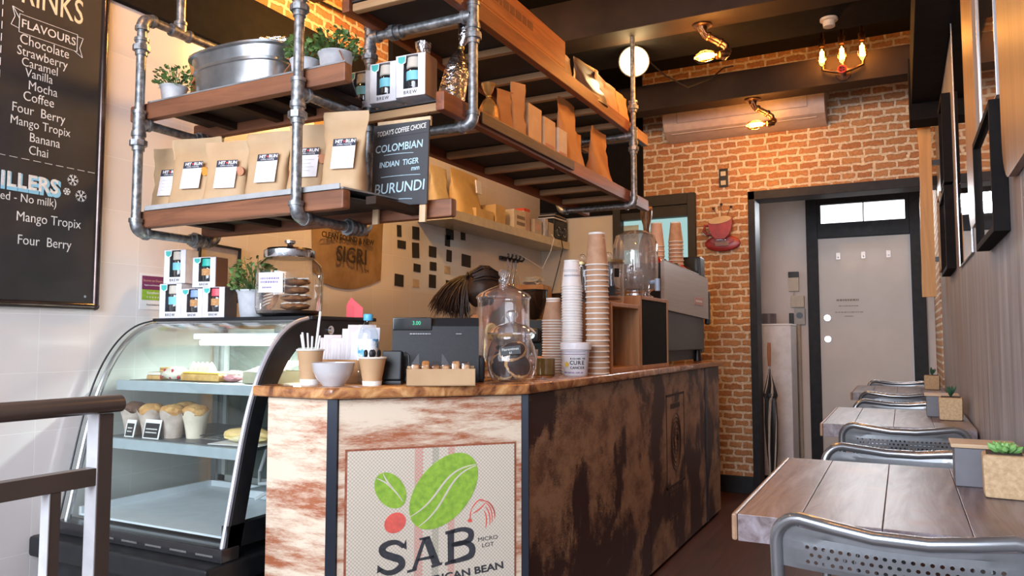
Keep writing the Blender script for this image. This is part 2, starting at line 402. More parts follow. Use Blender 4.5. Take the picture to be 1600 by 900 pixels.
# internal window beside the coffee machine
w = thing('window_1', None, None, (-1.72, YB, WZ0)); w['kind'] = 'structure'
b_ = MB()
b_.box((-2.05, YB - .04, 1.25), (-1.985, YB + .12, 2.25), bev=.004).box((-1.445, YB - .04, 1.25), (-1.385, YB + .12, 2.25), bev=.004)
b_.box((-1.985, YB - .04, 2.165), (-1.445, YB + .12, 2.25), bev=.004).box((-1.985, YB - .02, 2.075), (-1.445, YB + .1, 2.165), bev=.003).box((-1.985, YB - .04, 1.25), (-1.445, YB + .12, 1.31), bev=.004)
obj('window_frame', b_, mat('dark_bronze_window', (.035, .032, .028), rough=.5, spec=.2), w, world=True)
obj('window_pane', MB().box((-1.985, YB + .05, 1.31), (-1.445, YB + .058, 2.08)), emis('teal_daylit_pane', (.42, .66, .64), .95), w, world=True)
# ================================================================ service counter
c = thing('service_counter', 'long coffee counter clad in worn printed timber panels with black metal joins', 'counter', (-1.5, 3.2, 0))
FRONT = worn('cream_and_rust_timber_print', (.74, .61, .47), (.36, .11, .045), .57, .74, 3.2, (1, 1, 5.5), 34)
SIDE = worn('dark_blotched_timber_print', (.40, .235, .135), (.17, .08, .046), .56, .76, 5.0, (1, 1, 1.6), 34, blotch=(.055, .022, .018), blo=.53, bhi=.585)
P = [(-1.775, 1.765), (-1.505, 1.775), (-1.09, 2.215), (-1.09, 5.10), (-1.62, 5.10), (-1.62, 2.45), (-1.775, 2.30)]
def plate(a, b2, z0, z1, t=.018, gap=.0): # upright board between two plan points, face outward
    ax, ay = a; bx, by = b2; L = math.hypot(bx - ax, by - ay); dx, dy = (bx - ax) / L, (by - ay) / L
    M = frame((ax, ay, z0), (dx, dy, 0), (0, 0, 1))
    return M, L
for nm, a, b2, m_ in (('front_panel', P[0], P[1], FRONT), ('front_panel', P[1], P[2], FRONT)):
    M, L = plate(a, b2, 0, .95)
    obj(nm, MB().box((.014, .02, -.02), (L - .014, .948, 0), M, bev=.002), m_, c, world=True)
for y0, y1 in ((2.232, 3.555), (3.56, 4.70), (4.74, 5.10)):
    obj('side_panel', MB().box((-1.11, y0, .02), (-1.09, y1, .948), bev=.002), SIDE, c, world=True)
obj('plinth', MB().prism([(x + (.04 if x < -1.3 else -.03), y + .04) for x, y in P[:5]] + [(-1.58, 2.4), (-1.72, 2.25)], .06), BLACKP, c, world=True)
TRIM = mat('blue_black_angle_trim', (.02, .025, .04), rough=.3, metal=.4)
for a, b2 in (((-1.505, 1.775), 0), ((-1.09, 2.215), 0)):
    x, y = a
    tr = obj('corner_trim', MB().box((x - .022, y - .002, .01), (x + .01, y + .018, .95), Matrix.Translation((x, y, 0)) @ Matrix.Rotation(R(22), 4, 'Z') @ Matrix.Translation((-x, -y, 0)), bev=.002), TRIM, c, world=True)
obj('corner_trim', MB().box((-1.10, 4.70, .02), (-1.085, 4.74, .948), bev=.002), TRIM, c, world=True)
obj('back_panel', MB().box((-1.64, 2.5, .02), (-1.62, 5.10, .948)).box((-1.62, 5.08, .02), (-1.11, 5.10, .948)).box((-1.775, 1.79, .02), (-1.755, 2.35, .948)), BLACKP, c, world=True)
# worktop: figured timber slab with rounded edge
m, nt, b = newmat('figured_camphor_timber')
v = coords(nt, (3, 2.2, 3)); a = tex(nt, v, 2.2, 8, .6, 2.2); c2 = tex(nt, coords(nt, (14, 14, 6)), 1.6, 3)
r1 = ramp(nt, a, [(.36, (.10, .035, .014)), (.46, (.34, .13, .045)), (.56, (.52, .25, .09)), (.68, (.72, .42, .19))])
nt.links.new(r1.outputs[0], b.inputs['Base Color']); b.inputs['Roughness'].default_value = .22; b.inputs['Coat Weight'].default_value = .4
SLABM = m
t = MB(); tb = bmesh.new()
out = [(-1.80, 1.735), (-1.49, 1.742), (-1.066, 2.195), (-1.066, 5.13), (-1.70, 5.13), (-1.70, 2.55), (-1.80, 2.35)]
vs_ = [tb.verts.new((x, y, .952)) for x, y in out]; f = tb.faces.new(vs_)
r_ = bmesh.ops.extrude_face_region(tb, geom=[f])
for g in r_['geom']:
    if isinstance(g, bmesh.types.BMVert): g.co.z += .033
bmesh.ops.recalc_face_normals(tb, faces=tb.faces[:]); bmesh.ops.bevel(tb, geom=tb.edges[:], offset=.007, segments=3, affect='EDGES', profile=.5)
t.join(tb); obj('worktop', t, SLABM, c, world=True)

# ---- printed sack stapled to the angled panel
M, L = plate(P[1], P[2], 0, .95)   # x along the panel, y up, z outward
def onp(px, py): # helper in panel coordinates (metres along, metres up)
    return M @ Matrix.Translation((px, py, 0))
m, nt, b = newmat('printed_jute_weave')
tc = N(nt, 'ShaderNodeTexCoord'); mp = N(nt, 'ShaderNodeMapping'); nt.links.new(tc.outputs['UV'], mp.inputs[0])
ch = N(nt, 'ShaderNodeTexChecker'); ch.inputs['Scale'].default_value = 92; nt.links.new(mp.outputs[0], ch.inputs[0])
ch.inputs[1].default_value = (.66, .59, .50, 1); ch.inputs[2].default_value = (.50, .43, .345, 1)
sx = N(nt, 'ShaderNodeSeparateXYZ'); nt.links.new(tc.outputs['UV'], sx.inputs[0])
prev = ch.outputs[0]
for x0, x1, cc in ((.385, .435, (.62, .25, .22, 1)), (.49, .53, (.33, .33, .26, 1)), (.585, .625, (.62, .25, .22, 1))):
    g1 = N(nt, 'ShaderNodeMath', operation='GREATER_THAN'); g1.inputs[1].default_value = x0; nt.links.new(sx.outputs[0], g1.inputs[0])
    g2 = N(nt, 'ShaderNodeMath', operation='LESS_THAN'); g2.inputs[1].default_value = x1; nt.links.new(sx.outputs[0], g2.inputs[0])
    g3 = N(nt, 'ShaderNodeMath', operation='MULTIPLY'); nt.links.new(g1.outputs[0], g3.inputs[0]); nt.links.new(g2.outputs[0], g3.inputs[1])
    g4 = N(nt, 'ShaderNodeMath', operation='MULTIPLY'); nt.links.new(g3.outputs[0], g4.inputs[0]); nt.links.new(ch.outputs[1], g4.inputs[1])
    mx = N(nt, 'ShaderNodeMix', data_type='RGBA'); nt.links.new(g4.outputs[0], mx.inputs[0]); nt.links.new(prev, mx.inputs[6]); mx.inputs[7].default_value = cc; prev = mx.outputs[2]
nt.links.new(prev, b.inputs['Base Color']); b.inputs['Roughness'].default_value = .9; bump(nt, b, ch.outputs[1], .3, .001)
JUTE = m
sk = thing('coffee_sack_panel', 'pale woven coffee sack with green beans logo fixed to the angled counter front', 'sack', tuple(M @ Vector((.3, .4, .004))))
SX0, SX1, SZ0, SZ1 = .040, .565, .30, .795
obj('burnt_edge', MB().box((SX0 - .007, SZ0 - .205, .0004), (SX1 + .006, SZ1 + .006, .0016), M), mat('rust_brown_edge', (.24, .060, .030), (.34, .12, .06), rough=.7, scale=60), sk, world=True)
bm_ = MB().box((SX0, SZ0 - .2, .0018), (SX1, SZ1, .004), M, bev=.0008)
o = obj('sack_cloth', bm_, JUTE, sk, world=True)
uv = o.data.uv_layers.new(name='UVMap'); Mi = M.inverted() @ wmat(sk)
for l in o.data.loops:
    p = Mi @ o.data.vertices[l.vertex_index].co; uv.data[l.index].uv = ((p.x - SX0) / (SX1 - SX0), (p.y - SZ0) / (SX1 - SX0))
GREEN = mat('printed_green', (.30, .50, .05), (.20, .36, .04), rough=.8, scale=60)
REDP = mat('printed_red', (.75, .12, .09), (.60, .10, .08), rough=.8, scale=60)
CLOTH = mat('bare_cloth_line', (.66, .59, .50), rough=.9)
SACKINK = mat('sack_black_print', (.045, .045, .055), (.03, .03, .035), rough=.8, scale=80)
def ell(cx, cy, a, b2, rot, n=40):
    return [(cx + a * math.cos(t) * math.cos(rot) - b2 * math.sin(t) * math.sin(rot), cy + a * math.cos(t) * math.sin(rot) + b2 * math.sin(t) * math.cos(rot)) for t in [2 * math.pi * k / n for k in range(n)]]
def ribbon(pts, w):
    L_, R_ = [], []
    for i, p in enumerate(pts):
        a_ = Vector(pts[max(i - 1, 0)]); b3 = Vector(pts[min(i + 1, len(pts) - 1)]); d_ = (b3 - a_).normalized(); n_ = Vector((-d_.y, d_.x))
        ww = w * math.sin(math.pi * (i + .6) / (len(pts) + .2)) ** .5
        L_.append(tuple(Vector(p) + n_ * ww)); R_.append(tuple(Vector(p) - n_ * ww))
    return L_ + R_[::-1]
def arc(p0, p1, p2, n=12):
    return [tuple((1 - t) ** 2 * Vector(p0) + 2 * t * (1 - t) * Vector(p1) + t * t * Vector(p2)) for t in [k / n for k in range(n + 1)]]
def scurve(p0, p1, p2, p3, n=16):
    return [tuple((1 - t) ** 3 * Vector(p0) + 3 * t * (1 - t) ** 2 * Vector(p1) + 3 * t * t * (1 - t) * Vector(p2) + t ** 3 * Vector(p3)) for t in [k / n for k in range(n + 1)]]
# pixel frame of the sack print: (532..816, 697..) maps to the cloth
def sp(px, py): return (SX0 + (px - 534) / (812 - 534) * (SX1 - SX0), SZ1 - (py - 703 + (px - 534) * .024) * .001935)
def sps(l): return [sp(*q) for q in l]
Z1 = M @ Matrix.Translation((0, 0, .0042)); Z2 = M @ Matrix.Translation((0, 0, .0046))
big = [sp(*q) for q in ell(690, 768, 70, 44, R(-47))]
b_ = MB().prism(big, .0006, Z1); b_.prism(sps(ell(602, 764, 31, 22, R(52))), .0006, Z1)
obj('green_bean_print', b_, GREEN, sk, world=True)
b_ = MB()
for q in ((scurve((634, 806), (690, 780), (680, 735), (744, 728))), (scurve((648, 822), (700, 790), (690, 745), (744, 730)))): b_.prism(sps(ribbon(q, 1.5)), .0006, Z2)
b_.prism(sps(ribbon(arc((580, 745), (602, 752), (622, 782)), 1.2)), .0006, Z2); b_.prism(sps(ribbon(arc((590, 738), (598, 755), (606, 760)), 1.2)), .0006, Z2)
obj('bean_crease', b_, CLOTH, sk, world=True)
obj('red_cherry_print', MB().prism(sps(ell(610, 814, 18, 15, R(-30))), .0006, Z1), REDP, sk, world=True); b_ = MB()
for q in (arc((736, 800), (748, 780), (758, 786)), arc((736, 800), (733, 812), (735, 818)), arc((739, 806), (752, 800), (760, 790)), arc((752, 787), (772, 784), (778, 812)), arc((760, 790), (774, 796), (772, 822)), arc((760, 796), (770, 804), (768, 826)), arc((758, 802), (765, 812), (761, 830)), arc((764, 788), (780, 800), (776, 816))):
    b_.prism(sps(ribbon(q, 1.0)), .0006, Z1)
b_.prism(sps(ell(734, 817, 4, 3, 0, 12)), .0006, Z1)
obj('red_bird_print', b_, REDP, sk, world=True)
b_ = MB()
def tm(px, py, rot=1.6): x, y = sp(px, py); return Z1 @ Matrix.Translation((x, y, 0)) @ Matrix.Rotation(R(3.5), 4, 'Z')
def cat_(p, n=5):
    o = []; q = [p[0]] + p + [p[-1]]
    for i in range(1, len(q) - 2):
        for k in range(n): t = k / n; o.append(tuple(.5 * (2 * q[i][j] + (q[i + 1][j] - q[i - 1][j]) * t + (2 * q[i - 1][j] - 5 * q[i][j] + 4 * q[i + 1][j] - q[i + 2][j]) * t * t + (3 * q[i][j] - q[i - 1][j] - 3 * q[i + 1][j] + q[i + 2][j]) * t ** 3) for j in (0, 1)))
    return o + [p[-1]]
def stroke(pts, ws):
    pts = cat_(pts); n = len(pts); L_, R_ = [], []
    for i, p in enumerate(pts):
        d_ = (Vector(pts[min(i + 1, n - 1)]) - Vector(pts[max(i - 1, 0)])).normalized(); n_ = Vector((-d_.y, d_.x)); f_ = i / (n - 1) * (len(ws) - 1); k = min(int(f_), len(ws) - 2); w_ = ws[k] + (ws[k + 1] - ws[k]) * (f_ - k)
        L_.append(tuple(Vector(p) + n_ * w_)); R_.append(tuple(Vector(p) - n_ * w_))
    for i in range(n - 1): b_.prism(sps([L_[i], L_[i + 1], R_[i + 1], R_[i]]), .0006, Z1)
for pl in ([(649, 840), (667, 837), (667, 841), (650, 843)], [(655, 841), (661, 840), (645, 886), (638, 887)], [(630, 888), (646, 885), (645, 889), (630, 892)], [(655, 840), (667, 839), (684, 880), (671, 882)], [(669, 883), (688, 879), (687, 883), (670, 887)], [(647, 871), (674, 867), (675, 872), (645, 875)],
           [(696, 833), (707, 831), (707, 879), (697, 881)], [(692, 832), (708, 829), (708, 834), (693, 837)], [(692, 880), (710, 876), (710, 881), (692, 885)], [(622, 852), (628, 840), (629, 856)], [(583, 876), (582, 889), (592, 884)]):
    b_.prism(sps(pl), .0006, Z1)
stroke([(702, 833), (722, 830), (735, 835), (734, 846), (720, 852), (703, 854)], [3.2, 3.4, 5, 5, 3.4, 2.8]); stroke([(703, 853), (724, 851), (737, 858), (736, 871), (720, 877), (702, 880)], [2.8, 3.6, 5.4, 5.4, 3.8, 3])
stroke([(624, 851), (613, 844), (599, 845), (590, 852), (593, 860), (607, 866), (619, 871), (621, 880), (610, 888), (597, 889), (586, 883)], [3.5, 3.6, 4.2, 5.5, 5.6, 5.8, 5.8, 5.4, 4.2, 3.8, 3.2])
b_.text('MICRO', tm(765, 847), .0175, .0006, sx=1.2); b_.text('LOT', tm(765, 857), .0175, .0006, sx=1.2)
b_.text('AMERICAN BEAN', tm(793, 891) @ Matrix.Rotation(R(2), 4, 'Z'), .030, .0006, align='RIGHT', bold=.0009, sx=1.3)
obj('lettering', b_, SACKINK, sk, world=True)
# faint print on the far side panel
b_ = MB(); Ms = frame((-1.0895, 3.86, 0), (0, 1, 0), (0, 0, 1))
def fr_(x0, z0, x1, z1, w): b_.box((x0, z0, 0), (x1, z0 + w, .0012), Ms).box((x0, z1 - w, 0), (x1, z1, .0012), Ms).box((x0, z0, 0), (x0 + w, z1, .0012), Ms).box((x1 - w, z0, 0), (x1, z1, .0012), Ms)
fr_(-.02, .36, .34, .84, .012); fr_(.02, .20, .28, .34, .005)
scrib(b_, Ms @ Matrix.Translation((.16, .775, 0)), .20, .045, 1, None, .0012)
for k in (1.0, .86, .72):
    o_ = [(.16 + .10 * k * math.cos(t), .585 + .15 * k * math.sin(t), .0006) for t in [2 * math.pi * q / 40 for q in range(40)]]
    b_.tube([Ms @ Vector(p) for p in o_], .0022, 6, closed=True)
for k in range(9):
    t = k * .7; b_.tube([Ms @ Vector(p) for p in [(.16 + .05 * math.cos(t + q * .5) * (1 - q * .1), .585 + .09 * math.sin(t + q * .4) * (1 - q * .12), .0006) for q in range(6)]], .0022, 5)
obj('printed_emblem', b_, mat('brown_black_print', (.06, .03, .022), rough=.6), c, world=True, label='dark oval emblem printed on the far side panel')

# ================================================================ curved glass cake display
dc = thing('cake_display', 'curved glass refrigerated cake display on a black base against the white tiles', 'display case', (-2.23, 2.0, 0))
CX0, CX1 = -2.655, -1.835
prof = [(1.685, .49), (1.72, .66), (1.755, .83), (1.79, .95), (1.835, 1.05), (1.895, 1.13), (1.965, 1.18), (2.045, 1.198)]
def sheet(pts, x0, x1, t, seg=1):
    b_ = MB(); n = len(pts); vs = []; fs = []
    for i, (y, z) in enumerate(pts):
        a_ = Vector(pts[max(i - 1, 0)]); b3 = Vector(pts[min(i + 1, n - 1)]); d_ = (b3 - a_).normalized(); nn_ = Vector((d_.y, -d_.x)) * t
        for x in (x0, x1): vs += [(x, y, z), (x, y + nn_.x, z + nn_.y)]
    for i in range(n - 1):
        a_ = i * 4; b3 = a_ + 4
        fs += [(a_, a_ + 2, b3 + 2, b3), (a_ + 1, b3 + 1, b3 + 3, a_ + 3), (a_, b3, b3 + 1, a_ + 1), (a_ + 2, a_ + 3, b3 + 3, b3 + 2)]
    fs += [(0, 1, 3, 2), (4 * n - 4, 4 * n - 2, 4 * n - 1, 4 * n - 3)]
    return b_.geo(vs, fs)
def smooth(pts, k=3):
    for _ in range(k):
        q = [pts[0]]
        for a_, b3 in zip(pts[:-1], pts[1:]): q += [(a_[0] * .75 + b3[0] * .25, a_[1] * .75 + b3[1] * .25), (a_[0] * .25 + b3[0] * .75, a_[1] * .25 + b3[1] * .75)]
        pts = q + [pts[-1]]
    return pts
pr = smooth(prof, 2)
CASEG = glass('display_glass', (.95, .975, .965), 1.35, base=.015)
obj('curved_glass', sheet(pr, CX0 + .02, CX1 - .02, .005), CASEG, dc, world=True)
EDGE = mat('dark_glass_edge', (.05, .055, .06), rough=.2, metal=.3)
SILV = mat('brushed_silver_trim', (.55, .56, .57), rough=.25, metal=.9)
def rib(x, off, r): return MB().tube([(x, y - off * .6, z + off * .5) for y, z in pr], r, 8)
obj('glass_rim', rib(CX0 + .004, .008, .0035), EDGE, dc, world=True); obj('side_rail', rib(CX0 + .03, -.012, .011), SILV, dc, world=True)
# end panels follow the profile
endp = [(2.36, .49), (1.685, .49)] + pr[1:] + [(2.36, 1.198)]
obj('side_glass', MB().prism([(y, z) for y, z in endp], .005, frame((CX0 + .005, 0, 0), (0, 1, 0), (0, 0, 1))), CASEG, dc, world=True)
arc_o = pr; inner = [(y + .055, z - (.05 if z > 1.0 else .0)) for y, z in pr]
band = [(y, z) for y, z in arc_o] + [(2.36, 1.198), (2.36, 1.02), (2.10, 1.10)] + [(min(y, 2.02), z) for y, z in inner[::-1] if z < 1.10 and y < 2.06]
EB = MB().prism(band, .028, frame((CX1 - .03, 0, 0), (0, 1, 0), (0, 0, 1)))
EB.box((CX1 - .03, 2.28, .49), (CX1 - .002, 2.36, 1.1)).box((CX1 - .03, 1.69, .49), (CX1 - .002, 2.36, .56))
obj('end_frame', EB, BLACKP, dc, world=True)
obj('end_glass', MB().prism([(2.30, .5), (1.72, .5)] + [(y + .03, z - .02) for y, z in pr[2:-2]] + [(2.30, 1.16)], .004, frame((CX1 - .018, 0, 0), (0, 1, 0), (0, 0, 1))), CASEG, dc, world=True)
obj('glass_rim', rib(CX1 - .016, .006, .0085), mat('light_glass_edge', (.50, .51, .57), rough=.3, metal=.3), dc, world=True)
obj('hinge_bolt', MB().cyl((CX1 - .004, 2.13, 1.16), (CX1 + .008, 2.13, 1.16), .016, 16).cyl((CX1 + .008, 2.13, 1.16), (CX1 + .014, 2.13, 1.16), .009, 12), CHROME, dc, world=True)
obj('top_panel', MB().box((CX0 - .005, 2.035, 1.196), (CX1 + .004, 2.40, 1.210), bev=.003), BLACKP, dc, world=True)
obj('top_rail', MB().box((CX0 + .02, 2.026, 1.178), (CX1 - .01, 2.05, 1.197), bev=.003), SILV, dc, world=True)
# back with sliding doors
b_ = MB()
for x0, x1 in ((CX0 + .03, -2.25), (-2.27, CX1 - .04)):
    b_.box((x0, 2.36, .52), (x0 + .03, 2.385, 1.17)).box((x1 - .03, 2.36, .52), (x1, 2.385, 1.17)).box((x0, 2.36, .52), (x1, 2.385, .55)).box((x0, 2.36, 1.14), (x1, 2.385, 1.17))
obj('sliding_door_frame', b_, mat('pale_grey_frame', (.42, .44, .43), rough=.4), dc, world=True)
obj('sliding_door_glass', MB().box((CX0 + .05, 2.37, .54), (CX1 - .06, 2.375, 1.15)), glass('rear_glass', (.55, .6, .57), 1.4, body=(.25, .28, .26), bodyfac=.45), dc, world=True)
obj('corner_post', MB().box((-2.30, 2.33, .5), (-2.255, 2.36, 1.18), bev=.003).box((CX0 + .01, 2.33, .5), (CX0 + .04, 2.37, 1.18)), SILV, dc, world=True)
SH = mat('blue_grey_shelf_edge', (.36, .43, .47), rough=.35); SHT = glass('shelf_glass', (.86, .90, .89), 1.45, body=(.35, .40, .40), bodyfac=.25)
for z, yf in ((.965, 1.875), (.765, 1.80)):
    s_ = obj('shelf', MB().box((CX0 + .035, yf, z), (CX1 - .045, 2.33, z + .006)), SHT, dc, world=True)
    obj('shelf_edge', MB().box((CX0 + .03, yf - .012, z - .026), (CX1 - .035, yf + .006, z + .010), bev=.002), SH, s_, world=True)
    obj('shelf_bracket', MB().box((-2.20, 2.0, z - .016), (-2.19, 2.33, z)).box((CX0 + .03, 1.9, z - .014), (CX0 + .042, 2.33, z)).box((CX1 - .055, 1.9, z - .014), (CX1 - .043, 2.33, z)), SILV, s_, world=True)
    obj('tray', MB().box((CX0 + .06, yf + .02, z + .006), (CX1 - .06, 2.28, z + .011), bev=.002), mat('dark_tray', (.10, .11, .12), rough=.4), s_, world=True)
obj('light_tube', MB().cyl((-2.36, 2.02, 1.115), (CX1 - .05, 2.02, 1.115), .010, 12), emis('cool_tube', (.90, 1.0, .95), 11), dc, world=True)
obj('light_tube_housing', MB().box((-2.40, 2.015, 1.128), (CX1 - .045, 2.06, 1.15), bev=.003), WHITE, dc, world=True)
area('display_tube_light', (-2.12, 2.03, 1.10), (R(18), 0, 0), .5, .03, 17.0, (.90, 1.0, .94))
LD = mat('white_deck_tray', (.74, .79, .84), (.68, .73, .78), rough=.3)
b_ = MB(); b_.box((CX0 + .03, 1.735, .505), (CX1 - .04, 2.32, .512)); b_.box((CX0 + .03, 1.735, .512), (CX0 + .045, 2.32, .535)).box((CX1 - .055, 1.735, .512), (CX1 - .04, 2.32, .535)).box((CX0 + .03, 2.305, .512), (CX1 - .04, 2.32, .535)).box((-2.30, 2.19, .512), (-2.04, 2.30, .545), bev=.008).box((-1.99, 2.22, .512), (-1.90, 2.30, .555), bev=.008)
obj('deck_tray', b_, LD, dc, world=True)
obj('front_sill', MB().box((CX0, 1.665, .455), (CX1, 1.735, .497), bev=.004), mat('dark_sill', (.05, .05, .055), rough=.2, metal=.5), dc, world=True)
for k in range(5):
    x = CX0 + .25 + k * .115; obj('vent_slot', MB().box((x, 1.6625, .470), (x + .075, 1.666, .476)), SILV, dc, world=True)
obj('base', MB().box((-2.692, 1.60, .385), (CX1 + .01, 2.42, .455), bev=.012).box((-2.64, 1.66, .03), (CX1 - .01, 2.40, .39), bev=.006).box((-2.6, 1.70, 0), (CX1 - .03, 2.36, .03)), BLACKP, dc, world=True)
obj('cord', MB().tube(smooth([(2, 0), (2, 1)], 0) and [(-2.28, 2.31, 1.0), (-2.29, 2.30, .9), (-2.27, 2.30, .8), (-2.28, 2.29, .70), (-2.30, 2.27, .60), (-2.25, 2.22, .565), (-2.18, 2.21, .575), (-2.14, 2.18, .56), (-2.17, 2.12, .53)], .007, 8), WHITE, dc, world=True)
# ================================================================ pipe shelving
PR = .0165
def pipe(name, pts, parent, r=PR): return obj(name, MB().tube(pts, r, 14), STEEL, parent, world=True)
def collar(mb, p, ax, r=PR + .006, l=.03):
    p = Vector(p); a = Vector(ax).normalized() * l / 2; mb.cyl(p - a, p + a, r, 14)
def elbow(name, c, d1, d2, parent):
    """cast elbow joining two directions away from its centre"""
    c = Vector(c); d1 = Vector(d1); d2 = Vector(d2); b_ = MB(); k = .042
    pts = [c + d1 * k * (1 - t) ** 2 + d2 * k * t ** 2 for t in [i / 6 for i in range(7)]]
    b_.tube(pts, PR + .005, 14); collar(b_, c + d1 * k, d1, PR + .008, .014); collar(b_, c + d2 * k, d2, PR + .008, .014)
    return obj(name, b_, STEEL, parent, world=True)
def tee(name, c, a, s, parent):
    c = Vector(c); a = Vector(a); s = Vector(s); b_ = MB(); k = .038
    b_.cyl(c - a * k, c + a * k, PR + .005, 14); b_.cyl(c, c + s * k, PR + .005, 14)
    for d in (a, -a, s): collar(b_, c + d * k, d, PR + .008, .012)
    return obj(name, b_, STEEL, parent, world=True)
def union(name, c, a, parent):
    c = Vector(c); a = Vector(a); b_ = MB(); b_.cyl(c - a * .028, c + a * .028, PR + .005, 14); b_.cyl(c - a * .011, c + a * .009, PR + .014, 8); collar(b_, c + a * .03, a, PR + .009, .012)
    return obj(name, b_, STEEL, parent, world=True)
Xv, Yv, Zv = Vector((1, 0, 0)), Vector((0, 1, 0)), Vector((0, 0, 1))

SHEET = mat('dull_grey_sheet', (.30, .31, .32), (.20, .21, .22), rough=.5, metal=.4, scale=12)
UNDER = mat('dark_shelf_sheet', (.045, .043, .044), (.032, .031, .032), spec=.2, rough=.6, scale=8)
# ---- left unit, hung in front of the tiled wall
B = thing('hanging_pipe_shelf', 'galvanised pipe shelf unit with two red timber shelves by the white tiled wall', 'shelf unit', (-2.06, 1.95, 1.51))
bx0, bx1, by0, by1, bu, bl, bt = -2.445, -1.685, 1.79, 2.15, 1.912, 1.512, 2.305
for x in (bx0, bx1):
    pipe('upright_pipe', [(x, by0, bl + .04), (x, by0, bt - .04 if x == bx0 else 2.84)], B)
    pipe('upright_pipe', [(x, by1, bl + .04), (x, by1, bu)], B)
    for z in (bl, bu): pipe('cross_pipe', [(x, by0 + .03, z), (x, by1 - .03, z)], B)
    elbow('elbow_joint', (x, by0, bl), Zv, Yv, B); elbow('elbow_joint', (x, by1, bl), Zv, -Yv, B)
    tee('tee_joint', (x, by0, bu), Zv, Yv, B); tee('tee_joint', (x, by1, bu), Zv, -Yv, B)
    union('union_joint', (x, by0, bu - .075), Zv, B); union('union_joint', (x, by0 + .27, bu), Yv, B); union('union_joint', (x, by0 + .26, bl), Yv, B)
union('union_joint', (bx1, by0, 2.185), Zv, B)
elbow('elbow_joint', (bx0, by0, bt), -Zv, Yv, B); union('union_joint', (bx0, by0, 2.19), Zv, B)
pipe('top_pipe', [(bx0, by0 + .03, bt), (bx0, 2.50, bt)], B)
tee('tee_joint', (bx0, 1.955, bt), Yv, Zv, B); pipe('hanger_pipe', [(bx0, 1.955, bt + .03), (bx0, 1.955, 3.25)], B)
def plank(name, x0, x1, y0, y1, z0, z1, parent, m_, bev=.006): return obj(name, MB().box((x0, y0, z0), (x1, y1, z1), bev=bev), m_, parent, world=True)
for z in (bu + .0175, bl + .0175):
    e = -2.53 if z > 1.7 else -2.47
    dz = .006
    plank('shelf_beam', e, -1.515, 1.812, 1.850, z, z + .062, B, SHELFX, .008); plank('shelf_beam', e, -1.30 if z < 1.7 else -1.702, 2.095, 2.130, z, z + .062, B, SHELFX, .008)
    xe = -1.47 if z < 1.7 else -1.72
    for x in (-2.30, -2.06, -1.90, xe + .03): plank('shelf_batten', x - .02, x + .02, 1.851, 2.094, z + .012, z + .038, B, BEAMM, .003)
    obj('shelf_sheet', MB().prism([(-2.44, 1.818), (-1.52, 1.818), (xe, 2.13), (-2.44, 2.13)], .0055, Matrix.Translation((0, 0, z + .0625))), SHEET, B, world=True)
    if z < 1.7: obj('sheet_lip', MB().box((-2.43, 1.812, z + .0625), (-1.53, 1.816, z + .080), bev=.001), mat('pale_grey_lip', (.40, .41, .42), rough=.5), B, world=True)
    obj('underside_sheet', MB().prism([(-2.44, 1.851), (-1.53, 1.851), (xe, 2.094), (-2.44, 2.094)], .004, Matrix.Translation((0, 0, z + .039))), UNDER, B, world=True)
# ---- long unit over the counter
A = thing('hanging_pipe_shelf', 'long galvanised pipe shelf unit with two battened timber shelves over the counter', 'shelf unit', (-1.54, 3.1, 1.86))
ax0, ax1, ay0, ay1, au, al = -1.755, -1.305, 2.24, 4.02, 2.262, 1.868
for y in (ay0, ay1):
    for x, s in ((ax0, 1), (ax1, -1)):
        pipe('upright_pipe', [(x, y, al + .04), (x, y, au - .03)], A)
        elbow('elbow_joint', (x, y, al), Zv, Xv * s, A); tee('tee_joint', (x, y, au), Zv, Xv * s, A)
        pipe('hanger_pipe', [(x, y, au + .03), (x, y, 2.835 if y > 4 else 2.86 if 0 else 3.25)], A, .0135)
        union('union_joint', (x, y, au - .075), Zv, A)
    for z in (al, au): pipe('cross_pipe', [(ax0 + .03, y, z), (ax1 - .03, y, z)], A)
    union('union_joint', (ax0 + .11, y, au), Xv, A)
union('union_joint', (ax1, ay1, au + .16), Zv, A)
for z in (al + .018, au + .018):
    y0 = 2.085 if z < 2 else 2.05
    plank('shelf_beam', ax1 - .055, ax1 - .020, y0, 4.36, z, z + .066, A, SHELFW); plank('shelf_beam', ax0 + .020, ax0 + .055, y0, 4.36, z, z + .066, A, SHELFW)
    b_ = [y0 + .03, y0 + .30, y0 + .62, y0 + .95, y0 + 1.25, y0 + 1.55, y0 + 1.85, y0 + 2.15]
    for k, y in enumerate(b_): plank('shelf_batten', ax0 + .056, ax1 - .056, y - .016, y + .016, z + .004, z + .034, A, LIGHTW, .006)
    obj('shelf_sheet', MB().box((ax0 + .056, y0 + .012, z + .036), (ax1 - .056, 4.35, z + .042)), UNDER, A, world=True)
obj('nailed_batten', MB().box((ax1 - .0198, 2.32, al + .030), (ax1 - .008, 3.18, al + .072), bev=.003), wood('black_weathered_batten', (.10, .055, .035), (.02, .014, .012), 1, 14), A, world=True)

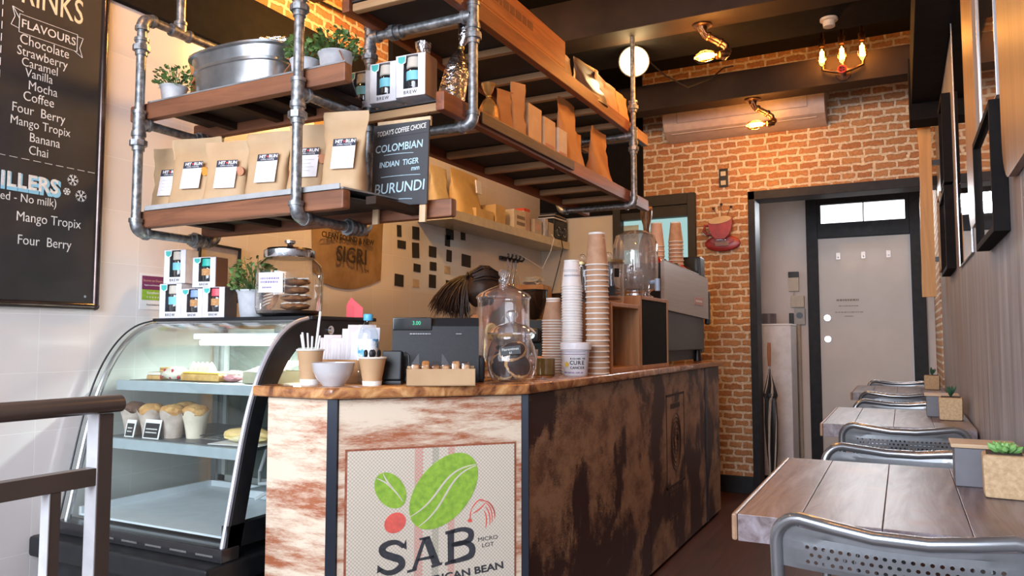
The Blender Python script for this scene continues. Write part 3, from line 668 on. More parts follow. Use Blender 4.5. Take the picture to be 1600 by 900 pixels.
# ================================================================ things on the shelves
def bag(w, h, d, seed=0, m_=None, fold=.80):
    """stand-up paper pouch: full at the base, pressed flat at the top"""
    b_ = MB(); rnd = random.Random(seed); ns = 24; zs = [0, .01, .06, .15, .3, .45, .6, .72, .8, .88, .95, 1.0]; vs = []; fs = []
    lean = (rnd.random() - .5) * .06
    for i, t in enumerate(zs):
        dep = d * (1 - max(0, (t - .12)) / .74) if t < fold + .02 else .0
        dep = max(dep, .005); ww = w * (1 - .10 * math.sin(math.pi * min(t / .8, 1)) + (.04 if t > .8 else 0)) * (.97 if t == 0 else 1)
        for k in range(ns):
            a = 2 * math.pi * k / ns; c, s = math.cos(a), math.sin(a)
            x = ww / 2 * math.copysign(abs(c) ** .38, c); y = dep / 2 * math.copysign(abs(s) ** .75, s)
            q = Vector((x * 13 + seed * 3, y * 9, t * 6)); n_ = noise.noise(q) * .012 * (t > .02)
            y += n_ * (1 if abs(c) < .9 else .4) + .012 * math.sin(x * 30 + seed) * max(0, t - .75) + lean * h * t; x += noise.noise(q + Vector((9, 3, 1))) * .006
            vs.append((x, y, h * t))
    n = len(zs)
    for i in range(n - 1):
        for k in range(ns): k2 = (k + 1) % ns; fs.append((i * ns + k, i * ns + k2, (i + 1) * ns + k2, (i + 1) * ns + k))
    fs += [tuple(range(ns))[::-1], tuple(range((n - 1) * ns, n * ns))]
    return b_.geo(vs, fs)
BAGM = mat('tan_kraft_pouch', (.53, .355, .20), (.45, .29, .155), rough=.6, scale=7, bmp=.2, bdist=.004)
BAGD = mat('brown_kraft_bag', (.50, .225, .075), (.40, .165, .055), rough=.6, scale=9, bmp=.35, bdist=.005)
LBL = mat('white_label', (.82, .82, .86), rough=.5); NAVY = mat('navy_label_band', (.03, .035, .06), rough=.5); HEART = mat('red_heart', (.65, .05, .05), rough=.5)
ORANGE = mat('orange_sticker', (.80, .30, .03), rough=.35); COPPER = mat('copper_sticker', (.48, .17, .06), rough=.35)
bz = bl + .0175 + .068
specs = [(-2.435, .152, .250, 1.90, 'tan coffee pouch at the wall end of the lower shelf, half behind its neighbour', None),
         (-2.270, .200, .262, 1.865, 'wide tan coffee pouch with a round orange sticker beside its label', ORANGE),
         (-2.085, .168, .222, 1.850, 'short tan coffee pouch with a round copper sticker beside its label', COPPER),
         (-1.912, .165, .238, 1.870, 'tan coffee pouch without sticker right of the copper stickered pouch', None),
         (-1.745, .140, .246, 1.880, 'tan coffee pouch standing behind the shelf upright pipe', COPPER),
         (-1.588, .150, .270, 1.875, 'tallest tan coffee pouch at the free end of the lower shelf', None)]
for i, (x, w_, h, y, lab, stick) in enumerate(specs):
    t = thing('coffee_pouch', lab, 'coffee bag', (x, y + .03, bz), R(16 + random.uniform(-4, 4)), 'coffee pouches on the lower shelf')
    obj('pouch', bag(w_, h, .085, i + 1), BAGM, t)
    M2 = frame((0.010, -.0335, h * .45), (1, .0, 0), (0, .22, 1)); lw, lh = .078, .104
    lb = obj('label', MB().box((-lw / 2, -lh / 2, 0), (lw / 2, lh / 2, .0015), M2), LBL, t)
    b_ = MB().box((-lw / 2, lh / 2 - .026, .0015), (lw / 2, lh / 2, .0022), M2, mt=NAVY)
    b_.text('HIT', M2 @ Matrix.Translation((-.019, lh / 2 - .010, .0022)), .016, .0004, mt=LBL, bold=.0006).text('RUN', M2 @ Matrix.Translation((.021, lh / 2 - .010, .0022)), .016, .0004, mt=LBL, bold=.0006)
    b_.text('coffee roasting', M2 @ Matrix.Translation((0, lh / 2 - .020, .0022)), .0085, .0004, mt=LBL)
    b_.prism([(.0045 * (16 * math.sin(q) ** 3) / 16, .0045 * (13 * math.cos(q) - 5 * math.cos(2 * q) - 2 * math.cos(3 * q)) / 16) for q in [2 * math.pi * k / 20 for k in range(20)]], .0005, M2 @ Matrix.Translation((0, lh / 2 - .010, .0022)), mt=HEART)
    for k in range(4): b_.box((-.026, .008 - k * .013, .0015), (.026 - (k % 2) * .012, .0095 - k * .013, .0019), M2, mt=mat('grey_print', (.45, .45, .5)))
    obj('label_print', b_, LBL, lb)
    if stick: obj('sticker', MB().cyl((.060, -.024, h * .50), (.060, -.030, h * .495), .0155, 20), stick, t)

# ---- reusable cup cartons
CARTON = mat('white_carton', (.80, .79, .84), rough=.45); CORK = mat('cork_band', (.62, .33, .14), (.45, .22, .09), rough=.8, scale=180, lo=.4, hi=.6)
SMOKE = glass('smoky_glass_cup', (.25, .25, .28), 1.5, base=.06, body=(.03, .03, .035), bodyfac=.6)
BGTEAL = mat('teal_badge', (.06, .48, .46), rough=.5); WHT = mat('badge_white', (.85, .88, .88), rough=.5); SIDEP = mat('brown_carton_side', (.20, .095, .055), (.16, .07, .04), rough=.6, scale=12)
def carton(label, loc, rz, w, h, d, band, lid, group, side=None):
    t = thing('cup_carton', label, 'boxed cup', loc, rz, group); b_ = MB(); e = .002
    wx0, wx1 = -w / 2 + w * .26, w / 2 - w * .24
    b_.box((-w / 2, d - e, 0), (w / 2, d, h)).box((-w / 2, 0, 0), (-w / 2 + e, d, h)).box((w / 2 - e, 0, 0), (w / 2, d, h)).box((-w / 2, 0, 0), (w / 2, d, e)).box((-w / 2, 0, h - e), (w / 2, d, h))
    b_.box((-w / 2, 0, 0), (wx0, e, h)).box((wx1, 0, 0), (w / 2, e, h)).box((wx0, 0, 0), (wx1, e, h * .19))
    b_.bm.verts.ensure_lookup_table()
    obj('carton', b_, CARTON, t)
    if side: obj('carton_side', MB().box((w / 2, .001, .001), (w / 2 + .0012, d, h - .001)), side, t)
    cx = (wx0 + wx1) / 2; r = (wx1 - wx0) * .56; y = r + .003
    obj('cup', MB().lathe([(r * .72, h * .12), (r * .92, h * .17), (r * .99, h * .26), (r, h * .60), (r * .93, h * .68)], 20, Matrix.Translation((cx, y, 0))), SMOKE, t)
    obj('band', MB().lathe([(r * 1.02, h * .40), (r * 1.03, h * .62)], 20, Matrix.Translation((cx, y, 0)), caps=False), band, t)
    obj('lid', MB().lathe([(r * .90, h * .70), (r * 1.0, h * .72), (r * .97, h * .95), (r * .5, h * .96)], 20, Matrix.Translation((cx, y, 0))), lid, t)
    Mf = frame((0, -.0004, 0), (1, 0, 0), (0, 0, 1))
    sx0, sx1, s1, s0 = -w / 2 + .006, -w / 2 + w * .36, h * .985, h * .76
    obj('badge', MB().prism([(sx0, s1), (sx0 + .002, s0 + .008), ((sx0 + sx1) / 2, s0), (sx1 - .002, s0 + .008), (sx1, s1)], .001, Mf, mt=WHT).prism([(sx0 + .003, s1 - .003), (sx0 + .005, s0 + .011), ((sx0 + sx1) / 2, s0 + .004), (sx1 - .005, s0 + .011), (sx1 - .003, s1 - .003)], .0016, Mf, mt=BGTEAL), WHT, t)
    obj('lettering', MB().text('BREW', Mf @ Matrix.Translation((0, h * .095, 0)), h * .115, .0006, sp=1.25), INK, t)
    return t
AQUA = mat('aqua_band', (.22, .62, .74), rough=.5); SANDL = mat('sand_lid', (.60, .55, .48), rough=.5)
TEALL = mat('green_lid', (.03, .50, .42), rough=.45); BLUEL = mat('blue_lid', (.28, .42, .72), rough=.45); REDL = mat('red_lid', (.75, .10, .14), rough=.45)
az = al + .018 + .043
ga = 'boxed cups on the near end of the long shelf'
carton('white cup carton with aqua band, leftmost of three on the long shelf', (-1.715, 2.128, az + .024), R(3), .108, .138, .09, AQUA, SANDL, ga)
carton('white cup carton with aqua band between two others on the long shelf', (-1.590, 2.104, az + .024), R(3), .112, .142, .08, AQUA, SANDL, ga)
carton('white cup carton with brown side, nearest the shelf corner above the chalkboard', (-1.466, 2.092, az + .024), R(4), .116, .146, .08, AQUA, SANDL, ga, SIDEP)
gc = 'boxed cups stacked on the cake display'; tz = 1.2105
carton('white cup carton with aqua band, lower left corner of the stacked cartons', (-2.590, 2.060, tz), R(7), .112, .138, .07, AQUA, SANDL, gc)
carton('white cup carton with cork band and blue lid in the bottom row', (-2.472, 2.065, tz), R(7), .110, .115, .07, CORK, BLUEL, gc)
carton('white cup carton with cork band and red lid in the bottom row', (-2.358, 2.068, tz), R(8), .106, .118, .07, CORK, REDL, gc, mat('dark_side', (.12, .09, .08)))
carton('white cup carton with aqua band stacked highest at the left', (-2.575, 2.064, tz + .1385), R(9), .108, .135, .07, AQUA, SANDL, gc)
carton('white cup carton with cork band and green lid on the upper row', (-2.415, 2.070, tz + .1185), R(10), .108, .118, .07, CORK, TEALL, gc, SIDEP)

# ---- pots with leafy plants
LEAFM = mat('fresh_leaf_green', (.15, .26, .06), (.05, .11, .025), rough=.5, scale=30)
LEAF2 = mat('dark_leaf_green', (.06, .16, .05), (.03, .08, .03), rough=.5, scale=30)
ZINC = mat('whitewashed_zinc_pot', (.52, .54, .58), (.42, .44, .48), rough=.55, scale=25)
ROPE = mat('red_brown_handle', (.36, .12, .05), rough=.5)
def leafs(n, R0, h0, h1, sz, seed, round_=.9, spread=1.0):
    b_ = MB(); rnd = random.Random(seed); st = MB()
    for k in range(n):
        a = rnd.random() * 6.283; q = rnd.random(); r = R0 * (.25 + .9 * q ** .5) * spread; z = h0 + (h1 - h0) * (rnd.random() ** .8) * (1.15 - .5 * q)
        p = Vector((r * math.cos(a), r * math.sin(a), z)); s = sz * rnd.uniform(.7, 1.2)
        d = Vector((math.cos(a + rnd.uniform(-1.2, 1.2)), math.sin(a + rnd.uniform(-1.2, 1.2)), rnd.uniform(-.3, .8))).normalized()
        u = Vector((rnd.uniform(-1, 1), rnd.uniform(-1, 1), rnd.uniform(0, 1))).normalized(); w_ = d.cross(u).normalized() * round_; up = d.cross(w_).normalized()
        vs = [p, p + d * s * .3 + w_ * s * .32 + up * s * .06, p + d * s * .7 + w_ * s * .34 + up * s * .05, p + d * s, p + d * s * .7 - w_ * s * .34 + up * s * .05, p + d * s * .3 - w_ * s * .32 + up * s * .06, p + d * s * .5 - up * s * .03]
        b_.geo(vs, [(0, 1, 6), (1, 2, 6), (2, 3, 6), (3, 4, 6), (4, 5, 6), (5, 0, 6)])
        if k % 4 == 0: st.tube([(r * .1 * math.cos(a), r * .1 * math.sin(a), h0 - .02), (p.x * .6, p.y * .6, (h0 + z) / 2), p], .0011, 5)
    return b_, st
def pot(label, loc, r, h, ph, seed, group=None, handle=True, m_=None, lm=None, n=150, tilt=0):
    t = thing('potted_plant', label, 'plant', loc, R(seed * 40), group)
    pr_ = [(r * .72, 0), (r * .74, .004)]
    for k in range(9): zz = h * (.1 + .09 * k); pr_ += [(r * (.76 + .20 * (zz / h)), zz), (r * (.775 + .20 * (zz / h)), zz + .004)]
    pr_ += [(r * .99, h * .93), (r * 1.03, h * .96), (r * 1.03, h), (r * .97, h), (r * .92, h * .88), (.0001, h * .86)]
    obj('pot', MB().lathe(pr_, 28), m_ or ZINC, t)
    b_, st = leafs(int(n * 1.6), r * 1.15, h * .95, h + ph, r * .34, seed)
    obj('foliage', b_, lm or LEAFM, t, flat=True); obj('stems', st, LEAF2, t)
    if handle: obj('handle', MB().tube([(r * 1.02, 0, h * .93), (r * 1.35, .01, h * .6), (r * 1.45, .02, h * .3), (r * 1.2, .02, h * .03)], .0022, 6), ROPE, t)
    return t
buz = bu + .0175 + .068
gp = 'plants in zinc pots on the upper shelf'
pot('small plant in ridged white pot at the wall end of the top shelf', (-2.435, 1.925, buz), .050, .085, .075, 3, gp, n=110)
pot('leafy plant in white pot partly behind the upright pipe, touching the metal tub', (-1.812, 1.955, buz), .050, .090, .075, 5, gp, n=110)
pot('largest leafy plant in white pot, at the free end of the top shelf', (-1.700, 1.985, buz), .060, .105, .075, 8, gp, n=150)
pot('plant in whitewashed pot with rope handle on the cake display', (-2.215, 2.13, tz), .060, .105, .11, 11, None, n=200)
# ---- galvanised tub
TUBM = mat('bright_galvanised_tub', (.50, .52, .54), (.36, .38, .40), rough=.28, metal=.9, scale=14, bmp=.05)
t = thing('galvanised_tub', 'oval galvanised metal tub between plants on the top shelf', 'tub', (-2.105, 1.965, buz))
prf = [(.80, 0), (.82, .004), (.845, .040), (.87, .085), (.90, .088), (.90, .096), (.875, .099), (.93, .132), (1.0, .136), (1.0, .142), (.955, .142), (.90, .125), (.78, .010), (.01, .008)]
vs_, fs_ = [], []; sg = 40
for q, z in prf:
    for k in range(sg): a = 2 * math.pi * k / sg; c_, s_ = math.cos(a), math.sin(a); vs_.append((.243 * q * math.copysign(abs(c_) ** .75, c_), .128 * q * math.copysign(abs(s_) ** .85, s_), z * 1.12))
for i in range(len(prf) - 1):
    for k in range(sg): k2 = (k + 1) % sg; fs_.append((i * sg + k, i * sg + k2, (i + 1) * sg + k2, (i + 1) * sg + k))
fs_.append(tuple(range(sg))[::-1]); obj('tub', MB().geo(vs_, fs_), TUBM, t)
for s in (-1, 1): obj('tub_handle', MB().tube([(s * .222, -.03, .11), (s * .252, -.025, .095), (s * .256, 0, .095), (s * .252, .025, .105), (s * .222, .03, .11)], .004, 8), ROPE, t)
FOIL = mat('crinkled_silver_foil', (.74, .72, .76), (.5, .48, .52), rough=.16, metal=1.0, scale=40, bmp=.9, bdist=.01)
PLAS = glass('clear_plastic_bag', (.86, .86, .90), 1.5, base=.12, rough=.08)
t = thing('cellophane_bag', 'clear shiny cellophane bag sticking up from the metal tub', 'bag', (-1.99, 1.985, buz + .014), R(20)); obj('bag_film', bag(.10, .205, .05, 31), FOIL, t)
t = thing('paper_bag', 'small brown paper bag sticking up from the metal tub', 'bag', (-2.09, 2.01, buz + .014), R(-10)); obj('bag_paper', bag(.07, .165, .03, 32), BAGD, t)
t = thing('paper_bag', 'brown paper bag leaning on the wall behind the small shelf plant', 'bag', (-2.37, 2.04, buz), R(15)); obj('bag_paper', bag(.19, .245, .04, 33), BAGD, t)
# ---- on the long shelf: foil gift bags, kraft bags, paper cartons, wooden crate
def foilbag(label, x, y, h, w_, seed, m_, lean=0, group=None):
    t = thing('tied_gift_bag', label, 'gift bag', (x, y, az), 0, group); t.rotation_euler = (0, R(lean), R(seed * 9))
    rnd = random.Random(seed); pr_ = [(w_ * .46, 0), (w_ * .5, .02), (w_ * .49, h * .30), (w_ * .42, h * .52), (w_ * .25, h * .66), (w_ * .10, h * .73), (w_ * .08, h * .76), (w_ * .22, h * .86), (w_ * .30, h)]
    b_ = MB().lathe(pr_, 22)
    for q in b_.bm.verts:
        n_ = noise.noise(Vector((q.co.x * 30 + seed, q.co.y * 30, q.co.z * 12))); q.co.x *= 1 + .22 * n_; q.co.y *= 1 + .25 * n_
    obj('bag_film', b_, m_, t, ang=.3); obj('tie', MB().lathe([(w_ * .11, h * .735), (w_ * .12, h * .75), (w_ * .11, h * .765)], 14), mat('gold_tie', (.5, .33, .1), rough=.3, metal=.8), t)
    return t
gg = 'foil gift bags on the long shelf'
foilbag('foil topped gift bag standing behind the corner cup carton', -1.56, 2.31, .30, .11, 2, FOIL, 0, gg)
foilbag('tall silver gift bag leaning against the near shelf pipe', -1.455, 2.30, .36, .10, 4, FOIL, 12, gg)
foilbag('amber gift bag just beyond the near shelf pipe', -1.42, 2.56, .20, .09, 6, mat('amber_film', (.60, .33, .10), (.4, .2, .06), rough=.2, metal=.4, bmp=.5), 0, gg)
def pbag(nm, label, x, y, w_, h, d, seed, z=az, rz=90, group='brown paper bags on the long shelf', mm=None):
    t = thing(nm, label, 'paper bag', (x, y, z), R(rz), group); obj('bag_paper', bag(w_, h, d, seed), mm or BAGD, t); return t
TANP = mat('tan_paper_print', (.62, .42, .26), (.52, .34, .20), rough=.65, scale=10)
PALEP = mat('pale_paper_print', (.66, .55, .46), rough=.65)
PINK = mat('faded_pink_print', (.55, .26, .20), rough=.7)
def packet(label, x, y, w_, h, d, m_, lines, rz=0):
    t = thing('printed_box', label, 'box', (x, y, az), R(rz), 'printed boxes on the long shelf'); obj('carton', MB().box((-d / 2, -w_ / 2, 0), (d / 2, w_ / 2, h), bev=.002), m_, t)
    Mf = frame((d / 2 + .0003, 0, 0), (0, 1, 0), (0, 0, 1)); b_ = MB()
    if lines: scrib(b_, Mf, w_ * .8, h * .7, lines, None, .0006)
    obj('lettering', b_, PINK, t)
pbag('paper_bag', 'flat tan paper bag beyond the amber gift bag', -1.40, 2.66, .10, .20, .04, 41, rz=75)
pbag('paper_bag', 'small narrow brown paper bag leaning before the printed boxes', -1.37, 2.72, .07, .245, .03, 42, rz=62)
packet('tan carton, nearest of the printed boxes', -1.44, 2.86, .13, .185, .16, TANP, 0)
packet('tan carton with pink lettering beside the nearest printed box', -1.42, 3.00, .12, .165, .13, TANP, 4)
packet('small pale carton, last of the printed boxes', -1.40, 3.13, .10, .150, .10, PALEP, 3)
pbag('paper_bag', 'tallest brown paper bag on the lower long shelf, right of the printed boxes', -1.42, 3.32, .20, .345, .12, 43)
pbag('paper_bag', 'mid sized brown paper bag squeezed between two taller bags', -1.45, 3.52, .15, .25, .09, 44)
pbag('paper_bag', 'last brown paper bag at the far end of the lower long shelf', -1.42, 3.76, .22, .31, .11, 45)
auz = au + .018 + .043
t = thing('wooden_crate', 'long red timber crate with burnt lettering on the upper long shelf', 'crate', (-1.44, 2.66, auz + .024))
CR = wood('orange_brown_crate', (.38, .13, .04), (.18, .055, .02), 1, 8)
b_ = MB(); b_.box((-.005, -.46, 0), (.107, .46, .012)); obj('crate_base', b_, CR, t)
for x in (-.005, .095): obj('crate_board', MB().box((x, -.46, .012), (x + .014, .46, .135), bev=.002), CR, t)
for y in (-.46, .446): obj('crate_end', MB().box((.01, y, .012), (.094, y + .014, .135), bev=.002), CR, t)
obj('burnt_marks', scrib(MB(), frame((.1092, -.12, .075), (0, 1, 0), (0, 0, 1)), .48, .06, 1, None, .0008, 5), mat('burnt_brown', (.14, .05, .025)), t)
gu = 'crumpled bags on the upper long shelf'
pbag('paper_bag', 'pale brown bag lying next to the wooden crate on the upper shelf', -1.44, 3.32, .20, .20, .13, 51, auz, 90, gu, BAGM)
pbag('paper_bag', 'dark plastic bag slumped over paper bags on the upper shelf', -1.40, 3.56, .26, .215, .16, 52, auz, 84, gu, mat('mauve_plastic', (.15, .10, .085), (.11, .07, .06), rough=.35))
pbag('paper_bag', 'bright brown bag in front of the slumped dark bag', -1.39, 3.72, .20, .20, .11, 53, auz, 96, gu)
pbag('paper_bag', 'brown bag with a pointed top before the shelf end', -1.41, 3.93, .19, .22, .10, 54, auz, 88, gu)
pbag('paper_bag', 'brown bag at the far end of the upper shelf behind the pipe', -1.42, 4.14, .18, .22, .10, 55, auz, 90, gu)

# ---- chalkboard sign hanging from the shelf end
t = thing('chalkboard_sign', 'small chalkboard sign listing the coffee choice, hung under the shelf end', 'sign', (-1.481, 2.072, 1.58))
Mt = Matrix.Translation((-1.481, 2.06, 1.715)) @ Matrix.Rotation(R(1.5), 4, 'Y')
PINE = wood('pale_pine', (.72, .52, .33), (.62, .42, .24), 2, 6, bmp=.05)
obj('slate', MB().box((-.113, -.004, -.142), (.113, .004, .138), Mt, bev=.001), mat('slate_grey', (.050, .052, .060), (.035, .036, .042), rough=.6, scale=7), t, world=True)
for x in (-.102, .090): obj('sign_leg', MB().box((x - .011, .004, -.20), (x + .013, .014, .135), Mt, bev=.001), PINE, t, world=True)
obj('sign_rail', MB().box((-.103, .004, .120), (.113, .014, .152), Mt, bev=.001), PINE, t, world=True)
obj('hanging_wire', MB().tube([Mt @ Vector((-.09, .009, .15)), (-1.57, 2.10, 1.89)], .0012, 5).tube([Mt @ Vector((.09, .009, .15)), (-1.39, 2.10, 1.89)], .0012, 5), BLACKM, t, world=True)
Mf = Mt @ frame((0, -.0042, 0), (1, 0, 0), (0, 0, 1)); b_ = MB(); BLUEC = mat('pale_blue_chalk', (.55, .75, .85), (.42, .6, .7), rough=.9, scale=120)
b_.text("TODAY'S COFFEE CHOICE", Mf @ Matrix.Translation((.002, .112, 0)) @ Matrix.Rotation(R(4), 4, 'Z'), .0235, .0006, mt=CHALK, shear=.2, sx=.72, bold=.0003)
b_.box((-.112, .093, 0), (.112, .0945, .0004), Mf @ Matrix.Rotation(R(1.5), 4, 'Z'), mt=INK)
for s, x, y, z, sx_ in (('COLOMBIAN', -.006, .056, .036, .92), ('INDIAN  TIGER', -.004, .001, .027, .88), ('mm', .064, -.020, .022, 1), ('BURUNDI', 0, -.082, .050, .95)):
    b_.text(s, Mf @ Matrix.Translation((x, y, 0)) @ Matrix.Rotation(R(2), 4, 'Z'), z, .0006, mt=BLUEC, shear=.12, sx=sx_, bold=.0003)
for x0, x1, y in ((-.065, .055, .032), (-.075, .085, -.043), (-.045, .055, -.122)):
    b_.tube([Mf @ Vector(p) for p in arc((x0, y), ((x0 + x1) / 2, y + .004), (x1, y))and [(a_[0], a_[1], .0004) for a_ in arc((x0, y), ((x0 + x1) / 2, y + .004), (x1, y))]], .0011, 5, mt=BLUEC)
obj('chalk_writing', b_, CHALK, t, world=True)

# ---- big jar of cookies on the display
t = thing('cookie_jar', 'big glass cookie jar with chrome lid on the cake display', 'jar', (-2.035, 2.135, tz))
def shell(pr_, th=.003): return pr_ + [(max(r - th, .0005), z + (th if i == len(pr_) - 1 and 0 else 0)) for i, (r, z) in reversed(list(enumerate(pr_))) if z > .003] + [(.0005, .006)]
pr_ = [(.0005, 0), (.095, 0), (.118, .012), (.123, .03), (.125, .15), (.118, .19), (.098, .212), (.088, .222), (.088, .228)]
obj('glass_body', MB().lathe(pr_, 40, caps=False), CLEAR, t)
obj('jar_lid', MB().lathe([(.092, .218), (.094, .222), (.094, .246), (.086, .254), (.03, .262), (.012, .264), (.010, .270), (.020, .276), (.021, .285), (.012, .290), (.0005, .291)], 36), CHROME, t)
obj('base_pad', MB().lathe([(.085, .0005), (.11, .012), (.112, .022), (.0005, .022)], 32), mat('dark_base', (.03, .02, .018), rough=.3), t)
Mf = frame((.125 * 1.03 * math.cos(R(-76)), .125 * 1.03 * math.sin(R(-76)), .12), (math.sin(R(76)), math.cos(R(-76)), 0), (0, 0, 1))
tl = obj('paper_tag', MB().box((-.048, -.036, 0), (.048, .036, .001), Mf), LBL, t)
obj('tag_writing', scrib(scrib(MB(), Mf @ Matrix.Translation((-.004, .008, .001)), .075, .026, 2, None, .0004, 2), Mf @ Matrix.Translation((-.014, -.018, .001)), .04, .012, 1, None, .0004, 7), mat('pen_purple', (.25, .18, .35)), tl)
CK = mat('golden_cookie', (.36, .155, .052), (.20, .075, .026), rough=.8, scale=45, bmp=.7, bdist=.006); ICE = mat('white_icing', (.82, .76, .66), rough=.5)
for k in range(4):
    c_ = thing('cookie', 'iced cookie lying in the flat pile inside the big jar', 'cookie', (-2.035 + .048, 2.115 + (k % 2) * .004, tz + .024 + k * .030), k, 'flat cookies in the big jar')
    obj('biscuit', MB().ball((0, 0, .013), .053, (1, 1, .26), sub=3, jit=.22, seed=k), CK, c_)
    obj('icing', MB().tube([(.05 * math.cos(q * 2.3), .05 * math.sin(q * 2.3), .0245 + .001 * math.sin(q)) for q in range(9)], .0022, 5), ICE, c_)
c_ = thing('cookie', 'large iced cookie standing on edge inside the big jar', 'cookie', (-2.088, 2.10, tz + .078)); c_.rotation_euler = (R(78), 0, R(-22))
obj('biscuit', MB().ball((0, 0, 0), .056, (1, 1, .20), sub=3, jit=.18, seed=9), CK, c_)
for k in range(7): obj('icing', MB().tube([(-.045 + abs(k - 3) * .006, -.04 + k * .013, .0125), (.0, -.034 + k * .012, .0135), (.045 - abs(k - 3) * .006, -.030 + k * .012, .0115)], .0020, 5), ICE, c_)
# ================================================================ on the counter
CZ = .9855
RIM = mat('white_cup_rim', (.80, .78, .76), rough=.5); CUPK = mat('brown_ripple_paper', (.46, .27, .165), (.38, .21, .125), rough=.65, scale=30)
CUPW = mat('white_ripple_paper', (.76, .73, .73), (.70, .66, .66), rough=.6, scale=30)
def cupmesh(rb, rt, h, body, inv=True, base=False, printed=False):
    """paper cup; upside down when nested in a stack"""
    b_ = MB(); e = .0028
    pr_ = [(rt, 0), (rt + e, .0015), (rt + e, .0045), (rt, .006)]; p2 = [(rt, .006), (rb, h - .008)]; p3 = [(rb, h - .008), (rb + .001, h - .007), (rb + .001, h), (rb - .004, h), (rb - .005, h - .005), (.0005, h - .005)]
    if not inv:
        f = lambda l: [(r, h - z) for r, z in l]
        b_.lathe(f(pr_), 28, mt=RIM, caps=False).lathe(f(p2), 28, mt=body, caps=False).lathe(f(p3), 28, mt=RIM, caps=False).lathe([(rt - .001, h), (rb, .01), (.0005, .01)], 28, mt=RIM, caps=False)
        if base: b_.lathe([(rb + (rt - rb) * .13 + .0006, h * .16), (rb + .0012, .002)], 28, mt=RIM, caps=False)
    else: b_.lathe(pr_, 28, mt=RIM, caps=False).lathe(p2, 28, mt=body, caps=False).lathe(p3, 28, mt=RIM, caps=False)
    return b_
def stack(x, y, z, n, step, rb, rt, h, body, lab, toplab, group, topname='paper_cup'):
    proto = obj('paper_cup', cupmesh(rb, rt, h, body), body, None, lab, 'cup', group); proto.location = (x, y, z)
    for k in range(1, n):
        c_ = proto.copy(); COL.objects.link(c_); c_.location = (x + random.uniform(-.0007, .0007), y + random.uniform(-.0007, .0007), z + step * k)
        if k == n - 1: c_['label'] = toplab
    return c_
stack(-1.115, 2.935, CZ, 21, .0222, .033, .0465, .137, CUPK, 'brown paper cup nested upside down below the top of the tallest brown stack', 'brown paper cup on top of the tallest stack on the counter', 'cups in the tallest brown stack')
stack(-1.335, 2.985, CZ, 20, .0115, .030, .0475, .100, CUPK, 'brown paper cup nested in the short stack behind the cookie jars', 'brown paper cup on top of the short stack behind the cookie jars', 'cups in the short brown stack')
tw = stack(-1.215, 2.905, CZ, 33, .0112, .031, .0415, .110, CUPW, 'white paper cup nested in the white stack behind the tub', 'white paper cup with grey print on top of the white stack', 'cups in the white stack')
b_ = MB(); Mf = frame((0, 0, 0), (1, 0, 0), (0, 0, 1))
for k in range(2):
    b_.tube([(.0358 * math.cos(R(a)), .0358 * math.sin(R(a)), .062 + .006 * k) for a in range(-150, -10, 12)], .0007, 4)
for k in range(11):
    a = R(-118 + k * 11); b_.box((-.0028, -.0035, 0), (.0028, .0035, .0006), frame((.0375 * math.cos(a), .0375 * math.sin(a), .045), (-math.sin(a), math.cos(a), 0), (0, 0, 1)))
pw = obj('cup_print', b_, mat('grey_blue_print', (.35, .37, .42)), tw)
stack(-1.262, 3.03, CZ, 12, .0115, .026, .035, .085, CUPW, 'small white cup nested in the low stack between brown and white stacks', 'top small white cup of the low stack between brown and white stacks', 'cups in the low white stack')
# charity tub
t = thing('charity_tub', 'white collecting tub with lid and cancer charity lettering before the cup stacks', 'tub', (-1.150, 2.785, CZ), R(-3))
TUBW = mat('milky_plastic', (.78, .76, .80), rough=.35)
obj('tub', MB().lathe([(.0005, 0), (.044, 0), (.046, .003), (.055, .105), (.0575, .106), (.0575, .112), (.0005, .112)], 36), TUBW, t)
obj('tub_lid', MB().lathe([(.059, .100), (.061, .102), (.062, .118), (.061, .127), (.057, .130), (.0005, .130)], 36), TUBW, t)
b_ = MB()
def wrap(b_, s, z, sz, a0, da, rr, mt): 
    for k, ch_ in enumerate(s):
        a = R(a0 + k * da); b_.text(ch_, frame((rr * math.cos(a), rr * math.sin(a), z), (-math.sin(a), math.cos(a), 0), (0, 0, 1)), sz, .0006, mt=mt, bold=.0004)
VIO = mat('violet_print', (.30, .18, .38)); GOLD = mat('gold_sun_print', (.80, .52, .06))
wrap(b_, 'CURE', .050, .0215, -84, 17.5, .0503, INK); wrap(b_, 'CANCER', .031, .0135, -86, 11.6, .0486, INK); wrap(b_, 'RIDING TO', .066, .009, -86, 7.6, .0517, INK); wrap(b_, 'WWW.CANCER.COM.AU', .012, .0075, -128, 6.0, .0470, VIO)
for k in range(2): b_.tube([(.0548 * math.cos(R(a)), .0548 * math.sin(R(a)), .093 - .009 * k) for a in range(-150, -20, 8)], .0009, 4, mt=VIO)
a = R(-108); Mq = frame((.0500 * math.cos(a), .0500 * math.sin(a), .044), (-math.sin(a), math.cos(a), 0), (0, 0, 1))
b_.prism([((.0115 if k % 2 else .0085) * math.cos(k * math.pi / 10), (.0115 if k % 2 else .0085) * math.sin(k * math.pi / 10)) for k in range(20)], .0012, Mq, mt=GOLD)
obj('tub_print', b_, INK, t)
